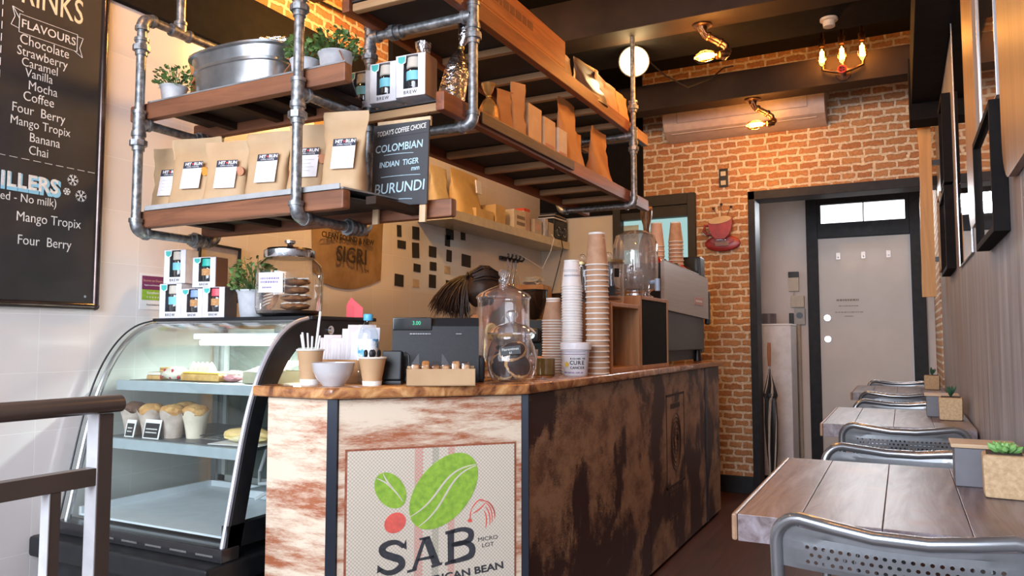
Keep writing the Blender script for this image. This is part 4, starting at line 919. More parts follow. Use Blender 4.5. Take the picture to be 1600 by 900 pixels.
# paper cups with straws and spoons, bowl
t = thing('paper_cup', 'brown paper cup full of white straws beside the grey bowl', 'cup', (-1.665, 1.845, CZ)); obj('cup', cupmesh(.029, .041, .112, KRAFT, False, True), KRAFT, t)
for k, (dx, dy, tx, ty, h) in enumerate([(-.02, .0, -.034, -.006, .045), (-.01, .012, -.022, .01, .05), (-.012, -.01, -.016, -.02, .052), (.012, -.005, .018, -.012, .04), (.02, .0, .03, .01, .042), (.005, .016, .012, .03, .165)]):
    s_ = thing('drinking_straw', ('tall white straw standing highest in the straw cup' if k == 5 else 'short white straw sticking out of the brown straw cup'), 'straw', (-1.665 + dx * .4, 1.845 + dy * .4, CZ + .012), 0, 'straws in the brown cup')
    obj('straw', MB().tube([(0, 0, 0), (tx - dx * .4, ty - dy * .4, .10 + h * (1 if k < 5 else .72))], .0032 if k < 5 else .004, 10), WHITE, s_)
BOWL = mat('pale_grey_glaze', (.50, .49, .51), (.47, .46, .48), rough=.12, coat=.5)
obj('bowl', MB().lathe([(.0005, .002), (.028, .002), (.029, 0), (.032, 0), (.034, .004), (.050, .022), (.061, .045), (.0655, .071), (.0635, .0715), (.058, .046), (.046, .024), (.025, .010), (.0005, .009)], 48, caps=False), BOWL, None, 'pale grey ceramic bowl at the front of the counter between two brown cups', 'bowl').location = (-1.563, 1.835, CZ)
t = thing('paper_cup', 'small brown paper cup holding black spoons, right of the grey bowl', 'cup', (-1.468, 1.905, CZ)); obj('cup', cupmesh(.028, .042, .088, KRAFT, False, True), KRAFT, t)
for k in range(6):
    a = k * 1.05; s_ = thing('black_spoon', 'black plastic spoon standing in the small brown cup', 'spoon', (-1.468, 1.905, CZ + .012), a, 'black spoons in the cup')
    obj('handle', MB().box((-.0015, -.004, 0), (.0015, .004, .075), Matrix.Translation((.010, 0, 0)) @ Matrix.Rotation(R(9), 4, 'Y')), BLACKP, s_)
    obj('spoon_bowl', MB().ball((.024, 0, .086), .009, (.4, .9, 1.4)), BLACKP, s_)
# napkin caddy
t = thing('napkin_caddy', 'wooden caddy packed with white napkins behind the bowl', 'napkin holder', (-1.665, 2.03, CZ))
CAD = wood('honey_timber', (.45, .24, .10), (.28, .13, .05), 0, 6)
b_ = MB().box((-.10, -.05, 0), (.10, .05, .008)); obj('caddy_base', b_, CAD, t)
for y in (-.05, .043): obj('caddy_board', MB().box((-.10, y, .008), (.10, y + .007, .075), bev=.001), CAD, t)
for x in (-.10, -.0035, .093): obj('caddy_board', MB().box((x, -.043, .008), (x + .007, .043, .078 if x != -.0035 else .07), bev=.001), CAD, t)
NAP = mat('white_napkin', (.84, .82, .85), (.78, .75, .79), rough=.9, bmp=.1)
for k in range(14):
    x = -.088 + k * .0135; hh = .135 + .010 * math.sin(k * 1.7) + (.035 if k > 6 else 0) + random.uniform(-.006, .006)
    n_ = thing('paper_napkin', 'folded white napkin standing in the wooden caddy', 'napkin', (-1.665 + x, 2.03, CZ + .009), R(-38 + random.uniform(-8, 8)), 'napkins in the caddy'); n_.rotation_euler[1] = R(5 + (k % 3) * 3)
    b_ = MB().box((-.0045, -.030, 0), (-.0012, .030, hh), bev=.0008).box((-.0012, -.029, 0), (.0025, .029, hh - .006), bev=.0008)
    obj('napkin', b_, NAP, n_)
# water bottle
t = thing('water_bottle', 'clear water bottle with a blue cap and blue label behind the small brown cup', 'bottle', (-1.548, 1.985, CZ)); WAT = glass('bottle_plastic', (.90, .94, .97), 1.45, base=.05, rough=.04)
obj('bottle', MB().lathe([(.0005, .004), (.026, 0), (.032, .006), (.032, .04), (.030, .045), (.033, .05), (.033, .15), (.030, .168), (.018, .188), (.0125, .197), (.0125, .212)], 30), WAT, t)
obj('bottle_label', MB().lathe([(.0334, .075), (.0334, .143)], 30, caps=False), mat('blue_white_label', (.78, .84, .92), (.08, .35, .72), rough=.4, scale=26, lo=.42, hi=.5), t)
obj('bottle_cap', MB().lathe([(.0145, .203), (.0155, .205), (.0155, .221), (.014, .224), (.0005, .224)], 24), mat('sky_blue_cap', (.10, .45, .78), rough=.4), t)
t = thing('takeaway_cup', 'small clear plastic cup just behind the black spoons', 'cup', (-1.505, 1.925+.13, CZ)); obj('cup', MB().lathe([(.0005, .002), (.024, .001), (.026, .004), (.034, .085), (.036, .086)], 24, caps=False), WAT, t)
# red folded card behind the bottle, standing on the display top edge
t = thing('red_card', 'small red folded card poking up behind the water bottle', 'card', (-1.86, 2.30, tz), R(15)); obj('card', MB().prism([(-.03, 0), (.034, 0), (.036, .035), (-.014, .078), (-.03, .05)], .002, frame((0, 0, 0), (1, 0, 0), (0, 0, 1))).prism([(-.03, 0), (.02, 0), (.01, .04), (-.03, .05)], .002, frame((0, -.0, 0), (.9, .3, 0), (0, 0, 1))), mat('bright_red_card', (.75, .05, .07), rough=.5), t)
# register
t = thing('cash_register', 'dark grey cash register seen from behind with green customer display', 'cash register', (-1.415, 2.205, CZ), R(30))
REG = mat('dark_grey_register', (.018, .019, .022), (.014, .015, .018), rough=.45, spec=.3, scale=120, bmp=.05); 
pf = [(-.115, 0), (.12, 0), (.12, .06), (.10, .14), (.05, .195), (-.03, .215), (-.075, .212), (-.098, .185), (-.105, .10), (-.115, .055)]
obj('register_body', MB().prism(pf, .285, frame((-.150, 0, 0), (0, 1, 0), (0, 0, 1)).copy()), REG, t)
obj('register_base', MB().box((-.160, -.10, 0), (.155, .12, .085), bev=.012), REG, t)
dp = obj('display_window', MB().box((-.148, -.104, .172), (-.02, -.082, .214), bev=.003), mat('gloss_black_window', (.008, .010, .010), rough=.08), t)
obj('display_digits', MB().text('3.00', frame((-.070, -.1045, .195), (1, 0, 0), (0, 0, 1)), .018, .0006, sx=.9), emis('green_digits', (.05, .75, .40), 1.6), dp)
obj('lettering', scrib(scrib(MB(), frame((-.055, -.1065, .160), (1, 0, 0), (0, 0, 1)), .075, .005, 1, None, .0006), frame((.07, -.1065, .160), (1, 0, 0), (0, 0, 1)), .02, .004, 1, None, .0006), mat('silver_print', (.5, .5, .52)), t)
t2 = thing('card_reader', 'black card reader on a stand leaning on the left end of the cash register', 'card reader', (-1.455, 1.992, CZ), R(24))
obj('reader', MB().box((-.032, -.022, .01), (.032, .018, .105), Matrix.Rotation(R(-8), 4, 'X'), bev=.006), BLACKP, t2); obj('reader_foot', MB().box((-.035, -.03, 0), (.035, .035, .012), bev=.003), BLACKP, t2)
obj('cable', MB().tube([(.04, .0, .10), (.055, -.01, .09), (.058, -.015, .05), (.045, -.01, .012)], .003, 8), BLACKM, t2)
# kraft tray with wrapped nut bars
t = thing('kraft_tray', 'low brown card tray in front of the cash register', 'tray', (-1.280, 2.005, CZ), R(33)); b_ = MB().box((-.105, -.042, 0), (.105, .042, .003))
b_.box((-.105, -.042, 0), (-.103, .042, .052)).box((.103, -.042, 0), (.105, .042, .052)).box((-.105, -.042, 0), (.105, -.040, .052)).box((-.105, .040, 0), (.105, .042, .058)); obj('tray', b_, KRAFT, t)
NUT = mat('honeyed_nuts', (.62, .33, .12), (.36, .16, .06), rough=.5, scale=70, bmp=.8, bdist=.006)
for k in range(6):
    c_ = thing('wrapped_bar', ('wrapped nut bar with its wrapper pointing up in the card tray' if k == 3 else 'wrapped nut bar lying in the card tray'), 'snack', (0, 0, 0), 0, 'wrapped bars in the tray')
    Mw = Matrix.Translation((-1.280, 2.005, CZ)) @ Matrix.Rotation(R(33), 4, 'Z') @ Matrix.Translation((-.078 + k * .031, 0, .034)) ; c_.matrix_basis = Mw @ Matrix.Rotation(R(12 * math.sin(k)), 4, 'X')
    obj('bar', MB().box((-.012, -.03, -.022), (.012, .03, .030 + .008 * math.sin(k * 2)), bev=.006), NUT, c_)
    w_ = MB().box((-.0145, -.034, -.024), (.0145, .034, .034), bev=.007); 
    if k in (0, 3): w_.prism([(-.014, .03), (.012, .03), (-.012 if k else .01, .066)], .002, frame((0, -.01, 0), (1, 0, 0), (0, 0, 1)))
    obj('wrapper', w_, glass('thin_wrapper', (.93, .93, .95), 1.45, base=.07, rough=.1), c_)
# glass jars
def glassjar(name, label, loc, pr_, lidp, rz=0):
    t = thing(name, label, 'jar', loc, rz); obj('glass_body', MB().lathe(pr_, 44, caps=False), CLEARJ, t); obj('glass_lid', MB().lathe(lidp, 40, caps=False), CLEARL, t); return t
CLEARJ = glass('jar_glass', (.95, .95, .96), 1.5, base=.05, body=(.7, .7, .74), bodyfac=.03)
CLEARL = glass('thick_lid_glass', (.88, .88, .90), 1.5, base=.08, body=(.75, .72, .74), bodyfac=.10)
CHOC = mat('dark_chocolate_disc', (.040, .016, .010), (.026, .010, .007), rough=.7, spec=.2); CRUMB = mat('nut_crumb_edge', (.62, .38, .15), (.35, .16, .06), rough=.8, scale=90, bmp=.9, bdist=.008)
jx, jy = -1.192, 2.315
glassjar('cookie_jar', 'squat round glass jar of chocolate tarts beside the cash register', (jx, jy, CZ), [(.0005, .006), (.05, .004), (.06, 0), (.072, .008), (.084, .045), (.086, .075), (.078, .115), (.068, .138), (.066, .150), (.072, .158)],
    [(.083, .160), (.084, .165), (.070, .180), (.045, .192), (.018, .198), (.010, .203), (.014, .211), (.022, .222), (.020, .234), (.010, .241), (.0005, .242)])
for k, (dx, dy, dz, rx, rz) in enumerate([(-.026, -.006, .052, 78, 20), (.030, -.012, .055, 64, 55), (.0, .042, .050, 80, -20), (.005, -.0, .100, 40, 10)]):
    c_ = thing('chocolate_tart', ['chocolate tart standing at the left inside the squat jar', 'chocolate tart with crumbly nut edge turned to the right in the squat jar', 'chocolate tart hidden at the back of the squat jar', 'chocolate tart lying on the others in the squat jar'][k], 'tart', (jx + dx, jy + dy, CZ + dz)); c_.rotation_euler = (R(rx), 0, R(rz))
    obj('filling', MB().lathe([(.0005, -.006), (.040, -.006), (.043, .006), (.0005, .008)], 28), CHOC, c_)
    e_ = MB(); e_.tube([(.044 * math.cos(q * .2618), .044 * math.sin(q * .2618), .002 * math.sin(q * 3)) for q in range(24)], [.0055 + .0018 * math.sin(q * 5.3) for q in range(24)], 8, closed=True); obj('nut_edge', e_, CRUMB, c_)
tg = thing('price_tag', 'small black price tag on the squat cookie jar', 'tag', (jx, jy, CZ)); Mf = frame((.036, -.0795, .105), (1, .42, .12), (0, .2, 1))
q_ = obj('tag', MB().box((-.034, -.014, 0), (.034, .014, .0012), Mf), BLACKP, tg); obj('lettering', MB().text('Florentines', Mf @ Matrix.Translation((0, .004, .0014)), .0125, .0004).text('$3', Mf @ Matrix.Translation((0, -.008, .0014)), .010, .0004), CHALK, q_)
bx_, by_ = -1.335, 2.525
t = glassjar('biscuit_jar', 'tall glass biscuit jar with knobbed lid standing behind the squat jar', (bx_, by_, CZ), [(.0005, .012), (.05, .010), (.065, 0), (.070, .004), (.055, .03), (.078, .05), (.095, .062), (.098, .09), (.098, .285), (.100, .292)],
    [(.103, .294), (.104, .300), (.092, .314), (.060, .330), (.035, .340), (.020, .345), (.013, .350), (.019, .360), (.019, .368), (.011, .374), (.018, .384), (.020, .393), (.012, .404), (.0005, .406)])
for k, (dx, dy, dz, rx, rz) in enumerate([(-.052, .0, .17, 90, 76), (.0, .02, .155, 12, 0), (.055, .01, .17, 90, 100), (0, 0, .085, 6, 40), (.01, -.01, .11, 4, 80)]):
    c_ = thing('biscuit', ['pale edged biscuit standing at the left wall of the tall jar', 'biscuit leaning in the middle of the tall jar', 'pale edged biscuit standing at the right wall of the tall jar', 'dark biscuit at the bottom of the tall jar', 'dark biscuit one above the bottom of the tall jar'][k], 'biscuit', (bx_ + dx, by_ + dy, CZ + dz)); c_.rotation_euler = (R(rx), 0, R(rz))
    obj('biscuit', MB().lathe([(.0005, -.007), (.030, -.007), (.034, 0), (.030, .007), (.0005, .007)], 28, mt=mat('pale_biscuit_edge', (.66, .50, .24), (.5, .34, .15), rough=.8, scale=40) if k < 3 else CHOC), CHOC, c_)
obj('candle_glass', MB().lathe([(.0005, 0), (.034, 0), (.037, .004), (.037, .066), (.034, .066), (.033, .02), (.0005, .018)], 30, caps=False), mat('amber_green_glass', (.24, .15, .04), (.15, .09, .022), rough=.15, coat=.4), None, 'small amber glass tumbler between the squat jar and the cup stacks', 'tumbler').location = (-1.262, 2.745, CZ)
t = thing('glass_tumbler', 'clear drinking glass behind the squat jar', 'glass', (-1.33, 2.74, CZ)); obj('glass', MB().lathe([(.0005, .004), (.028, .002), (.033, .10), (.034, .102)], 24, caps=False), CLEARJ, t)
# display crates
BOXW = wood('honey_pine_crate', (.52, .27, .12), (.32, .15, .06), 2, 6); DKIN = mat('dark_crate_back', (.04, .022, .015), (.03, .018, .012), rough=.7)
def crate(label, y0, y1, h, chalk):
    t = thing('display_crate', label, 'crate', (-1.20, (y0 + y1) / 2, CZ)); w_ = (y1 - y0) / 2; x0, x1 = -.13, .105
    for y in (-w_, w_ - .02): obj('crate_side', MB().box((x0, y, 0), (x1, y + .02, h), bev=.002), BOXW, t)
    for z in (0, h - .018): obj('crate_board', MB().box((x0, -w_ + .0205, z), (x1, w_ - .0205, z + .018), bev=.002), BOXW, t)
    obj('crate_back', MB().box((x0, -w_ + .021, .0185), (x0 + .01, w_ - .021, h - .0185)), DKIN, t)
    if chalk: obj('black_panel', MB().box((x1 - .012, -w_ + .021, .0185), (x1 - .004, w_ - .021, h - .0185)), mat('matt_black_panel', (.014, .014, .015), rough=.9, spec=.1), t)
    return t
crate('open honey coloured wooden crate behind the tallest cup stack', 3.045, 3.445, .300, False)
crate('wooden crate with black panel between the open crate and the coffee machine', 3.452, 3.925, .348, True)
obj('stacked_cup', MB().lathe([(.0005, 0), (.03, 0), (.04, .08), (.037, .08), (.028, .01), (.0005, .01)], 20), mat('dark_cup', (.10, .05, .045), rough=.3), None, 'dark cup standing inside the open wooden crate', 'cup').location = (-1.2, 3.27, CZ + .02)
# canisters on the crates
def canister(label, loc, r, h, fill, lidc, rz, tag=True):
    t = thing('glass_canister', label, 'jar', loc, rz); b_ = MB().lathe([(.0005, .004), (r * .93, .002), (r, .012), (r, h), (r * .97, h + .002)], 36, caps=False); obj('glass_body', b_, CLEARJ, t)
    obj('canister_lid', MB().lathe([(.0005, h + .002), (r * 1.05, h + .002), (r * 1.05, h + .014), (.0005, h + .018)], 36), lidc, t)
    obj('lid_knob', MB().ball((0, 0, h + .036), .018), CLEARJ, t)
    for k in range(fill):
        c_ = thing('cookie', 'brown cookie lying in the glass canister with the gold lid' if tag else 'brown cookie in the low canister behind the cup stacks', 'cookie', (loc[0], loc[1], loc[2] + .015 + k * .024), k, 'cookies in the ' + ('gold lidded' if tag else 'low') + ' canister'); obj('biscuit', MB().ball((0, 0, .01), r * .78, (1, 1, .16), jit=.2, seed=k), CK, c_)
    if tag:
        a = R(-72); Mf = frame((r * 1.012 * math.cos(a), r * 1.012 * math.sin(a), h * .32), (-math.sin(a), math.cos(a), 0), (0, 0, 1)); obj('black_tag', MB().box((-.03, -.02, 0), (.03, .02, .001), Mf), BLACKP, t)
        a = R(-40); Mf = frame((r * 1.012 * math.cos(a), r * 1.012 * math.sin(a), h * .75), (-math.sin(a), math.cos(a), 0), (0, 0, 1)); obj('black_tag', MB().box((-.012, -.02, 0), (.012, .02, .001), Mf), BLACKP, t)
    return t
GL = mat('dull_gold_lid', (.34, .25, .12), rough=.35, metal=.6)
canister('glass canister with dull gold lid and black tag on the open crate', (-1.185, 3.27, CZ + .3005), .068, .185, 3, GL, 0)
canister('lower glass canister mostly hidden behind the tallest cup stack', (-1.255, 3.125, CZ + .3005), .055, .165, 2, GL, 0, False)
t = thing('water_dispenser', 'large domed clear water dispenser on the crate by the coffee machine', 'drink dispenser', (-1.195, 3.69, CZ + .3485))
DOME = glass('dome_plastic', (.80, .77, .76), 1.5, base=.06, body=(.55, .50, .48), bodyfac=.22)
obj('tank', MB().lathe([(.0005, .03), (.07, .028), (.10, .04), (.112, .09), (.114, .20), (.112, .27), (.098, .315), (.06, .338), (.0005, .345)], 44, caps=False), DOME, t)
obj('water', MB().lathe([(.0005, .04), (.098, .044), (.109, .09), (.110, .145), (.0005, .145)], 36, caps=False), glass('water_body', (.80, .84, .88), 1.33, base=.08, body=(.6, .62, .66), bodyfac=.18), t)
obj('stand', MB().lathe([(.085, 0), (.09, .006), (.07, .02), (.075, .03)], 32), CHROME, t)
obj('inner_core', MB().ball((0, 0, .10), .045), mat('steel_ball', (.6, .6, .64), rough=.15, metal=.9), t)
obj('tap', MB().cyl((.085, -.04, .075), (.135, -.06, .075), .010, 12).cyl((.13, -.058, .09), (.13, -.058, .03), .013, 12), mat('pale_blue_tap', (.35, .48, .68), rough=.3), t)
t = thing('spice_shaker', 'small clear shaker standing under the dispenser tap', 'shaker', (-1.115, 3.60, CZ + .3485)); obj('shaker', MB().lathe([(.0005, 0), (.018, 0), (.017, .055), (.012, .062), (.0005, .064)], 18), CLEARJ, t)
# espresso machine
e = thing('espresso_machine', 'large silver and black espresso machine at the far end of the counter', 'coffee machine', (-1.35, 4.45, CZ))
SATIN = mat('satin_steel', (.46, .45, .45), (.41, .40, .40), rough=.35, metal=.35, scale=3, stretch=(1, 1, 40)); PINKM = mat('warm_satin_panel', (.42, .32, .33), rough=.4, metal=.15)
MX = -1.12
obj('machine_body', MB().box((-1.60, 3.97, 1.06), (MX - .02, 4.92, 1.50), bev=.01), BLACKM, e, world=True)
obj('back_panel', MB().prism([(3.95, 1.285), (4.97, 1.255), (4.97, 1.52), (3.95, 1.545)], .02, frame((MX - .02, 0, 0), (0, 1, 0), (0, 0, 1))), SATIN, e, world=True)
obj('end_panel', MB().box((-1.60, 3.945, 1.02), (MX - .02, 3.965, 1.535), bev=.004), BLACKP, e, world=True)
obj('lower_panel', MB().box((MX - .05, 3.99, 1.15), (MX - .03, 4.72, 1.285), bev=.003), PINKM, e, world=True)
obj('drip_panel', MB().box((MX - .045, 3.99, 1.085), (MX - .022, 4.72, 1.148), bev=.003), SATIN, e, world=True)
obj('badge', MB().box((MX - .0005, 4.60, 1.335), (MX + .003, 4.82, 1.385), bev=.001), mat('pink_badge', (.50, .28, .28), rough=.4), e, world=True)
obj('badge_lettering', scrib(MB(), frame((MX + .0032, 4.71, 1.36), (0, 1, 0), (0, 0, 1)), .18, .022, 1, None, .0006), WHITE, e, world=True)
for x in (-1.57, -1.17):
    for y in (4.0, 4.86): obj('machine_foot', MB().lathe([(.02, 0), (.028, .004), (.024, .03), (.02, .08)], 16, Matrix.Translation((x, y, CZ))), BLACKM, e, world=True)
obj('drip_tray', MB().box((-1.60, 3.98, 1.0), (MX - .06, 4.9, 1.062), bev=.004), BLACKP, e, world=True)
obj('cup_rail', MB().tube([(MX - .01, 3.96, 1.552), (MX - .01, 4.95, 1.527)], .004, 8), CHROME, e, world=True)
obj('top_tray', MB().box((-1.60, 3.97, 1.50), (MX - .025, 4.92, 1.512)), SATIN, e, world=True)
obj('steam_lever', MB().box((MX - .03, 4.98, 1.22), (MX + .0, 5.03, 1.44), bev=.01).box((MX - .04, 4.90, 1.28), (MX - .02, 4.985, 1.31), bev=.004), BLACKP, e, world=True)
obj('side_box', MB().box((-1.45, 4.93, 1.04), (MX - .04, 5.02, 1.24), bev=.01), BLACKM, e, world=True)
for k in range(7):
    c_ = thing('espresso_cup', ['red espresso cup nearest the dispenser on the machine top', 'dark espresso cup upside down on the machine top', 'red espresso cup, second red one on the machine top', 'dark espresso cup past the second red one on the machine top', 'red espresso cup, third red one on the machine top', 'brown espresso cup near the far end of the machine top', 'pale espresso cup last in the row on the machine top'][k], 'cup', (MX - .075, 4.06 + k * .125, 1.5125), R(40 * k), 'cups along the machine top')
    cm = [REDL, BLACKM, REDL, BLACKM, REDL, CHOC, WHITE][k]; obj('cup', MB().lathe([(.040, 0), (.041, .004), (.036, .045), (.022, .058), (.020, .064), (.0005, .064)], 22), mat('glossy_red_cup', (.45, .02, .025), rough=.12, coat=.5) if cm is REDL else cm, c_)
    obj('cup_handle', MB().tube([(.034, 0, .048), (.054, 0, .044), (.056, 0, .028), (.039, 0, .016)], .004, 8), mat('glossy_red_cup', (.45, .02, .025)) if cm is REDL else cm, c_)
stack(-1.235, 4.62, 1.5125, 10, .0235, .032, .045, .125, CUPK, 'brown paper cup nested in the stack on the coffee machine', 'brown paper cup topping the stack on the coffee machine', 'cups on the coffee machine')
stack(-1.335, 4.55, 1.5125, 7, .030, .034, .046, .15, mat('peach_cup', (.62, .42, .33), rough=.6), 'peach coloured cup nested in the stack beside the dark bottle', 'peach coloured cup topping the stack beside the dark bottle', 'peach cups on the machine')
t = thing('decorative_bottle', 'dark bottle with a pinched neck and streaked body standing on the coffee machine', 'bottle', (-1.415, 4.60, 1.5125), 0)
STK = mat('streaked_bronze', (.22, .15, .10), (.05, .03, .02), rough=.3, scale=10, stretch=(5, 5, .6), metal=.3)
obj('bottle', MB().lathe([(.0005, 0), (.045, 0), (.052, .03), (.055, .12), (.048, .20), (.030, .26), (.018, .29), (.022, .33), (.036, .38), (.038, .42), (.0005, .425)], 24), STK, t)
obj('stopper', MB().ball((.012, 0, .432), .022, (1.3, .8, .9)), mat('copper_stopper', (.45, .25, .16), rough=.25, metal=.6), t)
t = thing('black_box', 'black plastic box behind the cups at the far end of the machine', 'box', (-1.23, 4.83, 1.5125)); obj('box', MB().box((-.05, -.06, 0), (.11, .06, .135), bev=.012), BLACKP, t); obj('box_screen', MB().box((-.04, -.0615, .03), (.09, -.06, .12)), mat('dim_screen', (.03, .035, .03), rough=.15), t)
# ================================================================ on the tiled wall
t = thing('menu_board', 'large black drinks menu board with chalk lettering on the white tiled wall', 'menu board', (XL, 1.16, 1.24))
obj('board', MB().box((XL + .002, .50, 1.25), (XL + .016, 1.805, 2.70)), BOARD, t, world=True)
FR = mat('dark_aluminium_frame', (.10, .075, .070), (.07, .05, .048), rough=.18, metal=.8)
for a, b2 in (((.50, 1.25), (1.81, 1.25)), ((.50, 2.70), (1.81, 2.70)), ((.50, 1.25), (.50, 2.70)), ((1.81, 1.25), (1.81, 2.70))): obj('frame_tube', MB().tube([(XL + .012, a[0], a[1]), (XL + .012, b2[0], b2[1])], .013, 16), FR, t, world=True)
for y in (.50, 1.81):
    for z in (1.25, 2.70): obj('frame_corner', MB().ball((XL + .012, y, z), .0155), FR, t, world=True)
Wf = lambda y, z: frame((XL + .0165, y, z), (0, 1, 0), (0, 0, 1))
b_ = MB()
for s, y, z, sz, al_ in (('Chocolate', 1.584, 2.166, 0.05, 0), ('Strawberry', 1.578, 2.124, 0.047, 0), ('Caramel', 1.57, 2.088, 0.045, 0), ('Vanilla', 1.568, 2.053, 0.044, 0), ('Mocha', 1.583, 2.011, 0.046, 0), ('Coffee', 1.57, 1.97, 0.048, 0), ('Four  Berry', 1.573, 1.922, .047, 0), ('Mango Tropix', 1.582, 1.877, .044, 0), ('Banana', 1.597, 1.829, 0.046, 0), ('Chai', 1.577, 1.784, 0.045, 0), ('Mango Tropix', 1.625, 1.548, .048, 0), ('Four  Berry', 1.612, 1.468, .048, 0), ('(Ice infused - No milk)', 1.488, 1.612, .042, 0)):
    b_.text(s, Wf(y, z), sz, .0006, bold=-.0002, sx=.84)
b_.text('FLAVOURS', Wf(1.597, 2.221), .042, .0006, sx=.97, bold=.0002)
def line(p, q, w=.0011): b_.tube([(XL + .0168, *p), (XL + .0168, *q)], w, 5)
for p, q in (((1.493, 2.252), (1.700, 2.252)), ((1.493, 2.188), (1.700, 2.188)), ((1.493, 2.252), (1.493, 2.188)), ((1.700, 2.252), (1.700, 2.188)), ((1.493, 2.235), (1.470, 2.27)), ((1.470, 2.27), (1.505, 2.262)), ((1.493, 2.20), (1.466, 2.205)), ((1.466, 2.205), (1.478, 2.238)), ((1.478, 2.238), (1.468, 2.27)), ((1.70, 2.245), (1.722, 2.245)), ((1.722, 2.245), (1.710, 2.205)), ((1.710, 2.205), (1.722, 2.172)), ((1.722, 2.172), (1.69, 2.188))): line(p, q)
for k in range(14): line((1.437, 2.33 - k * .042), (1.437, 2.33 - k * .042 - .026), .0013)
for k in range(30): line((.60 + k * .040, 1.750), (.60 + k * .040 + .026, 1.750), .0011)
for cy, cz, r_ in ((1.704, 1.708, .021), (1.683, 1.663, .013), (1.737, 1.655, .022)):
    for k in range(6):
        a = k * math.pi / 3; line((cy, cz), (cy + r_ * math.cos(a), cz + r_ * math.sin(a)), .0013)
        for s in (-.5, .5): line((cy + r_ * .6 * math.cos(a), cz + r_ * .6 * math.sin(a)), (cy + r_ * .95 * math.cos(a + s * .7), cz + r_ * .95 * math.sin(a + s * .7)), .0011)
obj('chalk_writing', b_, CHALK, t, world=True)
b_ = MB(); b_.text('DRINKS', Wf(1.575, 2.335), .130, .0008, sx=.64, bold=.0004); obj('chalk_heading', b_, CHALKY, t, world=True)
b_ = MB(); b_.text('CHILLERS', Wf(1.505, 1.662), .080, .0010, bold=.0040, sx=.86, sp=1.08, mt=mat('sky_blue_chalk', (.28, .60, .80), rough=.9)); b_.text('CHILLERS', Wf(1.502, 1.669) @ Matrix.Translation((0, 0, .0008)), .072, .0008, bold=.0016, sx=.92, sp=1.08, mt=CHALK); obj('chalk_heading', b_, CHALK, t, world=True)
for y, z in ((1.765, 1.285), (1.77, 2.46)): obj('screw', MB().cyl((XL + .016, y, z), (XL + .019, y, z), .005, 12), CHROME, t, world=True)
# rating certificate
t = thing('hygiene_certificate', 'small purple and green certificate stuck on the tiles behind the stacked cartons', 'notice', (XL, 2.055, 1.32)); o = obj('paper', MB().box((XL + .0005, 2.003, 1.247), (XL + .002, 2.118, 1.392)), WHITE, t, world=True)
b_ = MB().box((XL + .002, 2.012, 1.327), (XL + .0028, 2.116, 1.382), mt=mat('plum_print', (.20, .035, .12))).box((XL + .002, 2.012, 1.285), (XL + .0028, 2.116, 1.3268), mt=mat('lime_print', (.30, .50, .04)))
b_.text('Scores on Doors', frame((XL + .003, 2.062, 1.363), (0, 1, 0), (0, 0, 1)), .013, .0005, mt=mat('peach_print', (.7, .4, .3))).text('hygiene and food safety', frame((XL + .003, 2.062, 1.345), (0, 1, 0), (0, 0, 1)), .0085, .0005, mt=WHITE).text('Excellent', frame((XL + .003, 2.062, 1.314), (0, 1, 0), (0, 0, 1)), .015, .0005, mt=WHITE).text('* * * * *', frame((XL + .003, 2.062, 1.293), (0, 1, 0), (0, 0, 1)), .018, .0005, mt=WHITE).text('Food Authority', frame((XL + .0022, 2.066, 1.266), (0, 1, 0), (0, 0, 1)), .010, .0005, mt=INK)
obj('certificate_print', b_, WHITE, o, world=True)
t = thing('framed_licence', 'thin black picture frame with a document, tilted behind the cartons and plant', 'picture frame', (XL, 2.385, 1.42)); Mw = Matrix.Translation((XL + .002, 2.385, 1.42)) @ Matrix.Rotation(R(-2.0), 4, 'X')
for a, b2 in (((-.115, -.125), (-.106, .125)), ((.106, -.125), (.115, .125)), ((-.106, -.125), (.106, -.116)), ((-.106, .116), (.106, .125))): obj('frame_side', MB().box((0, a[0], a[1]), (.018, b2[0], b2[1]), Mw, bev=.001), BLACKP, t, world=True)
o = obj('document', MB().box((.001, -.106, -.116), (.006, .106, .116), Mw), mat('document_paper', (.55, .50, .46), rough=.15), t, world=True)
b_ = MB(); Mq = Mw @ frame((.0062, 0, 0), (0, 1, 0), (0, 0, 1)); scrib(b_, Mq @ Matrix.Translation((-.01, .062, 0)), .13, .014, 1)
for k in range(2): b_.box((-.07 + k * .025, .085, 0), (-.055 + k * .025, .095, .0005), Mq)
for k in range(7): b_.box((-.08, .035 - k * .02, 0), (.07 - (k % 3) * .03, .038 - k * .02, .0005), Mq)
obj('document_print', b_, mat('grey_print', (.45, .45, .5)), o, world=True)
# jute sack pinned to the wall
m, nt, b = newmat('brown_jute'); v = coords(nt, (1, 1, 1)); a = tex(nt, v, 7, 5); w1 = N(nt, 'ShaderNodeTexWave'); w1.inputs['Scale'].default_value = 90; w1.bands_direction = 'Y'; nt.links.new(v, w1.inputs[0]); w2 = N(nt, 'ShaderNodeTexWave'); w2.inputs['Scale'].default_value = 90; w2.bands_direction = 'Z'; nt.links.new(v, w2.inputs[0])
r1 = ramp(nt, a, [(.35, (.24, .14, .06)), (.65, (.40, .25, .12))]); nt.links.new(r1.outputs[0], b.inputs['Base Color']); b.inputs['Roughness'].default_value = .95
ad = N(nt, 'ShaderNodeMath', operation='ADD'); nt.links.new(w1.outputs[1], ad.inputs[0]); nt.links.new(w2.outputs[1], ad.inputs[1]); bump(nt, b, ad.outputs[0], .3, .002); SACK = m
t = thing('jute_sack', 'brown jute coffee sack with black lettering pinned on the tiles behind the long shelf', 'sack', (XL + .02, 3.24, 1.38))
vs_, fs_ = [], []; nu, nv = 18, 22
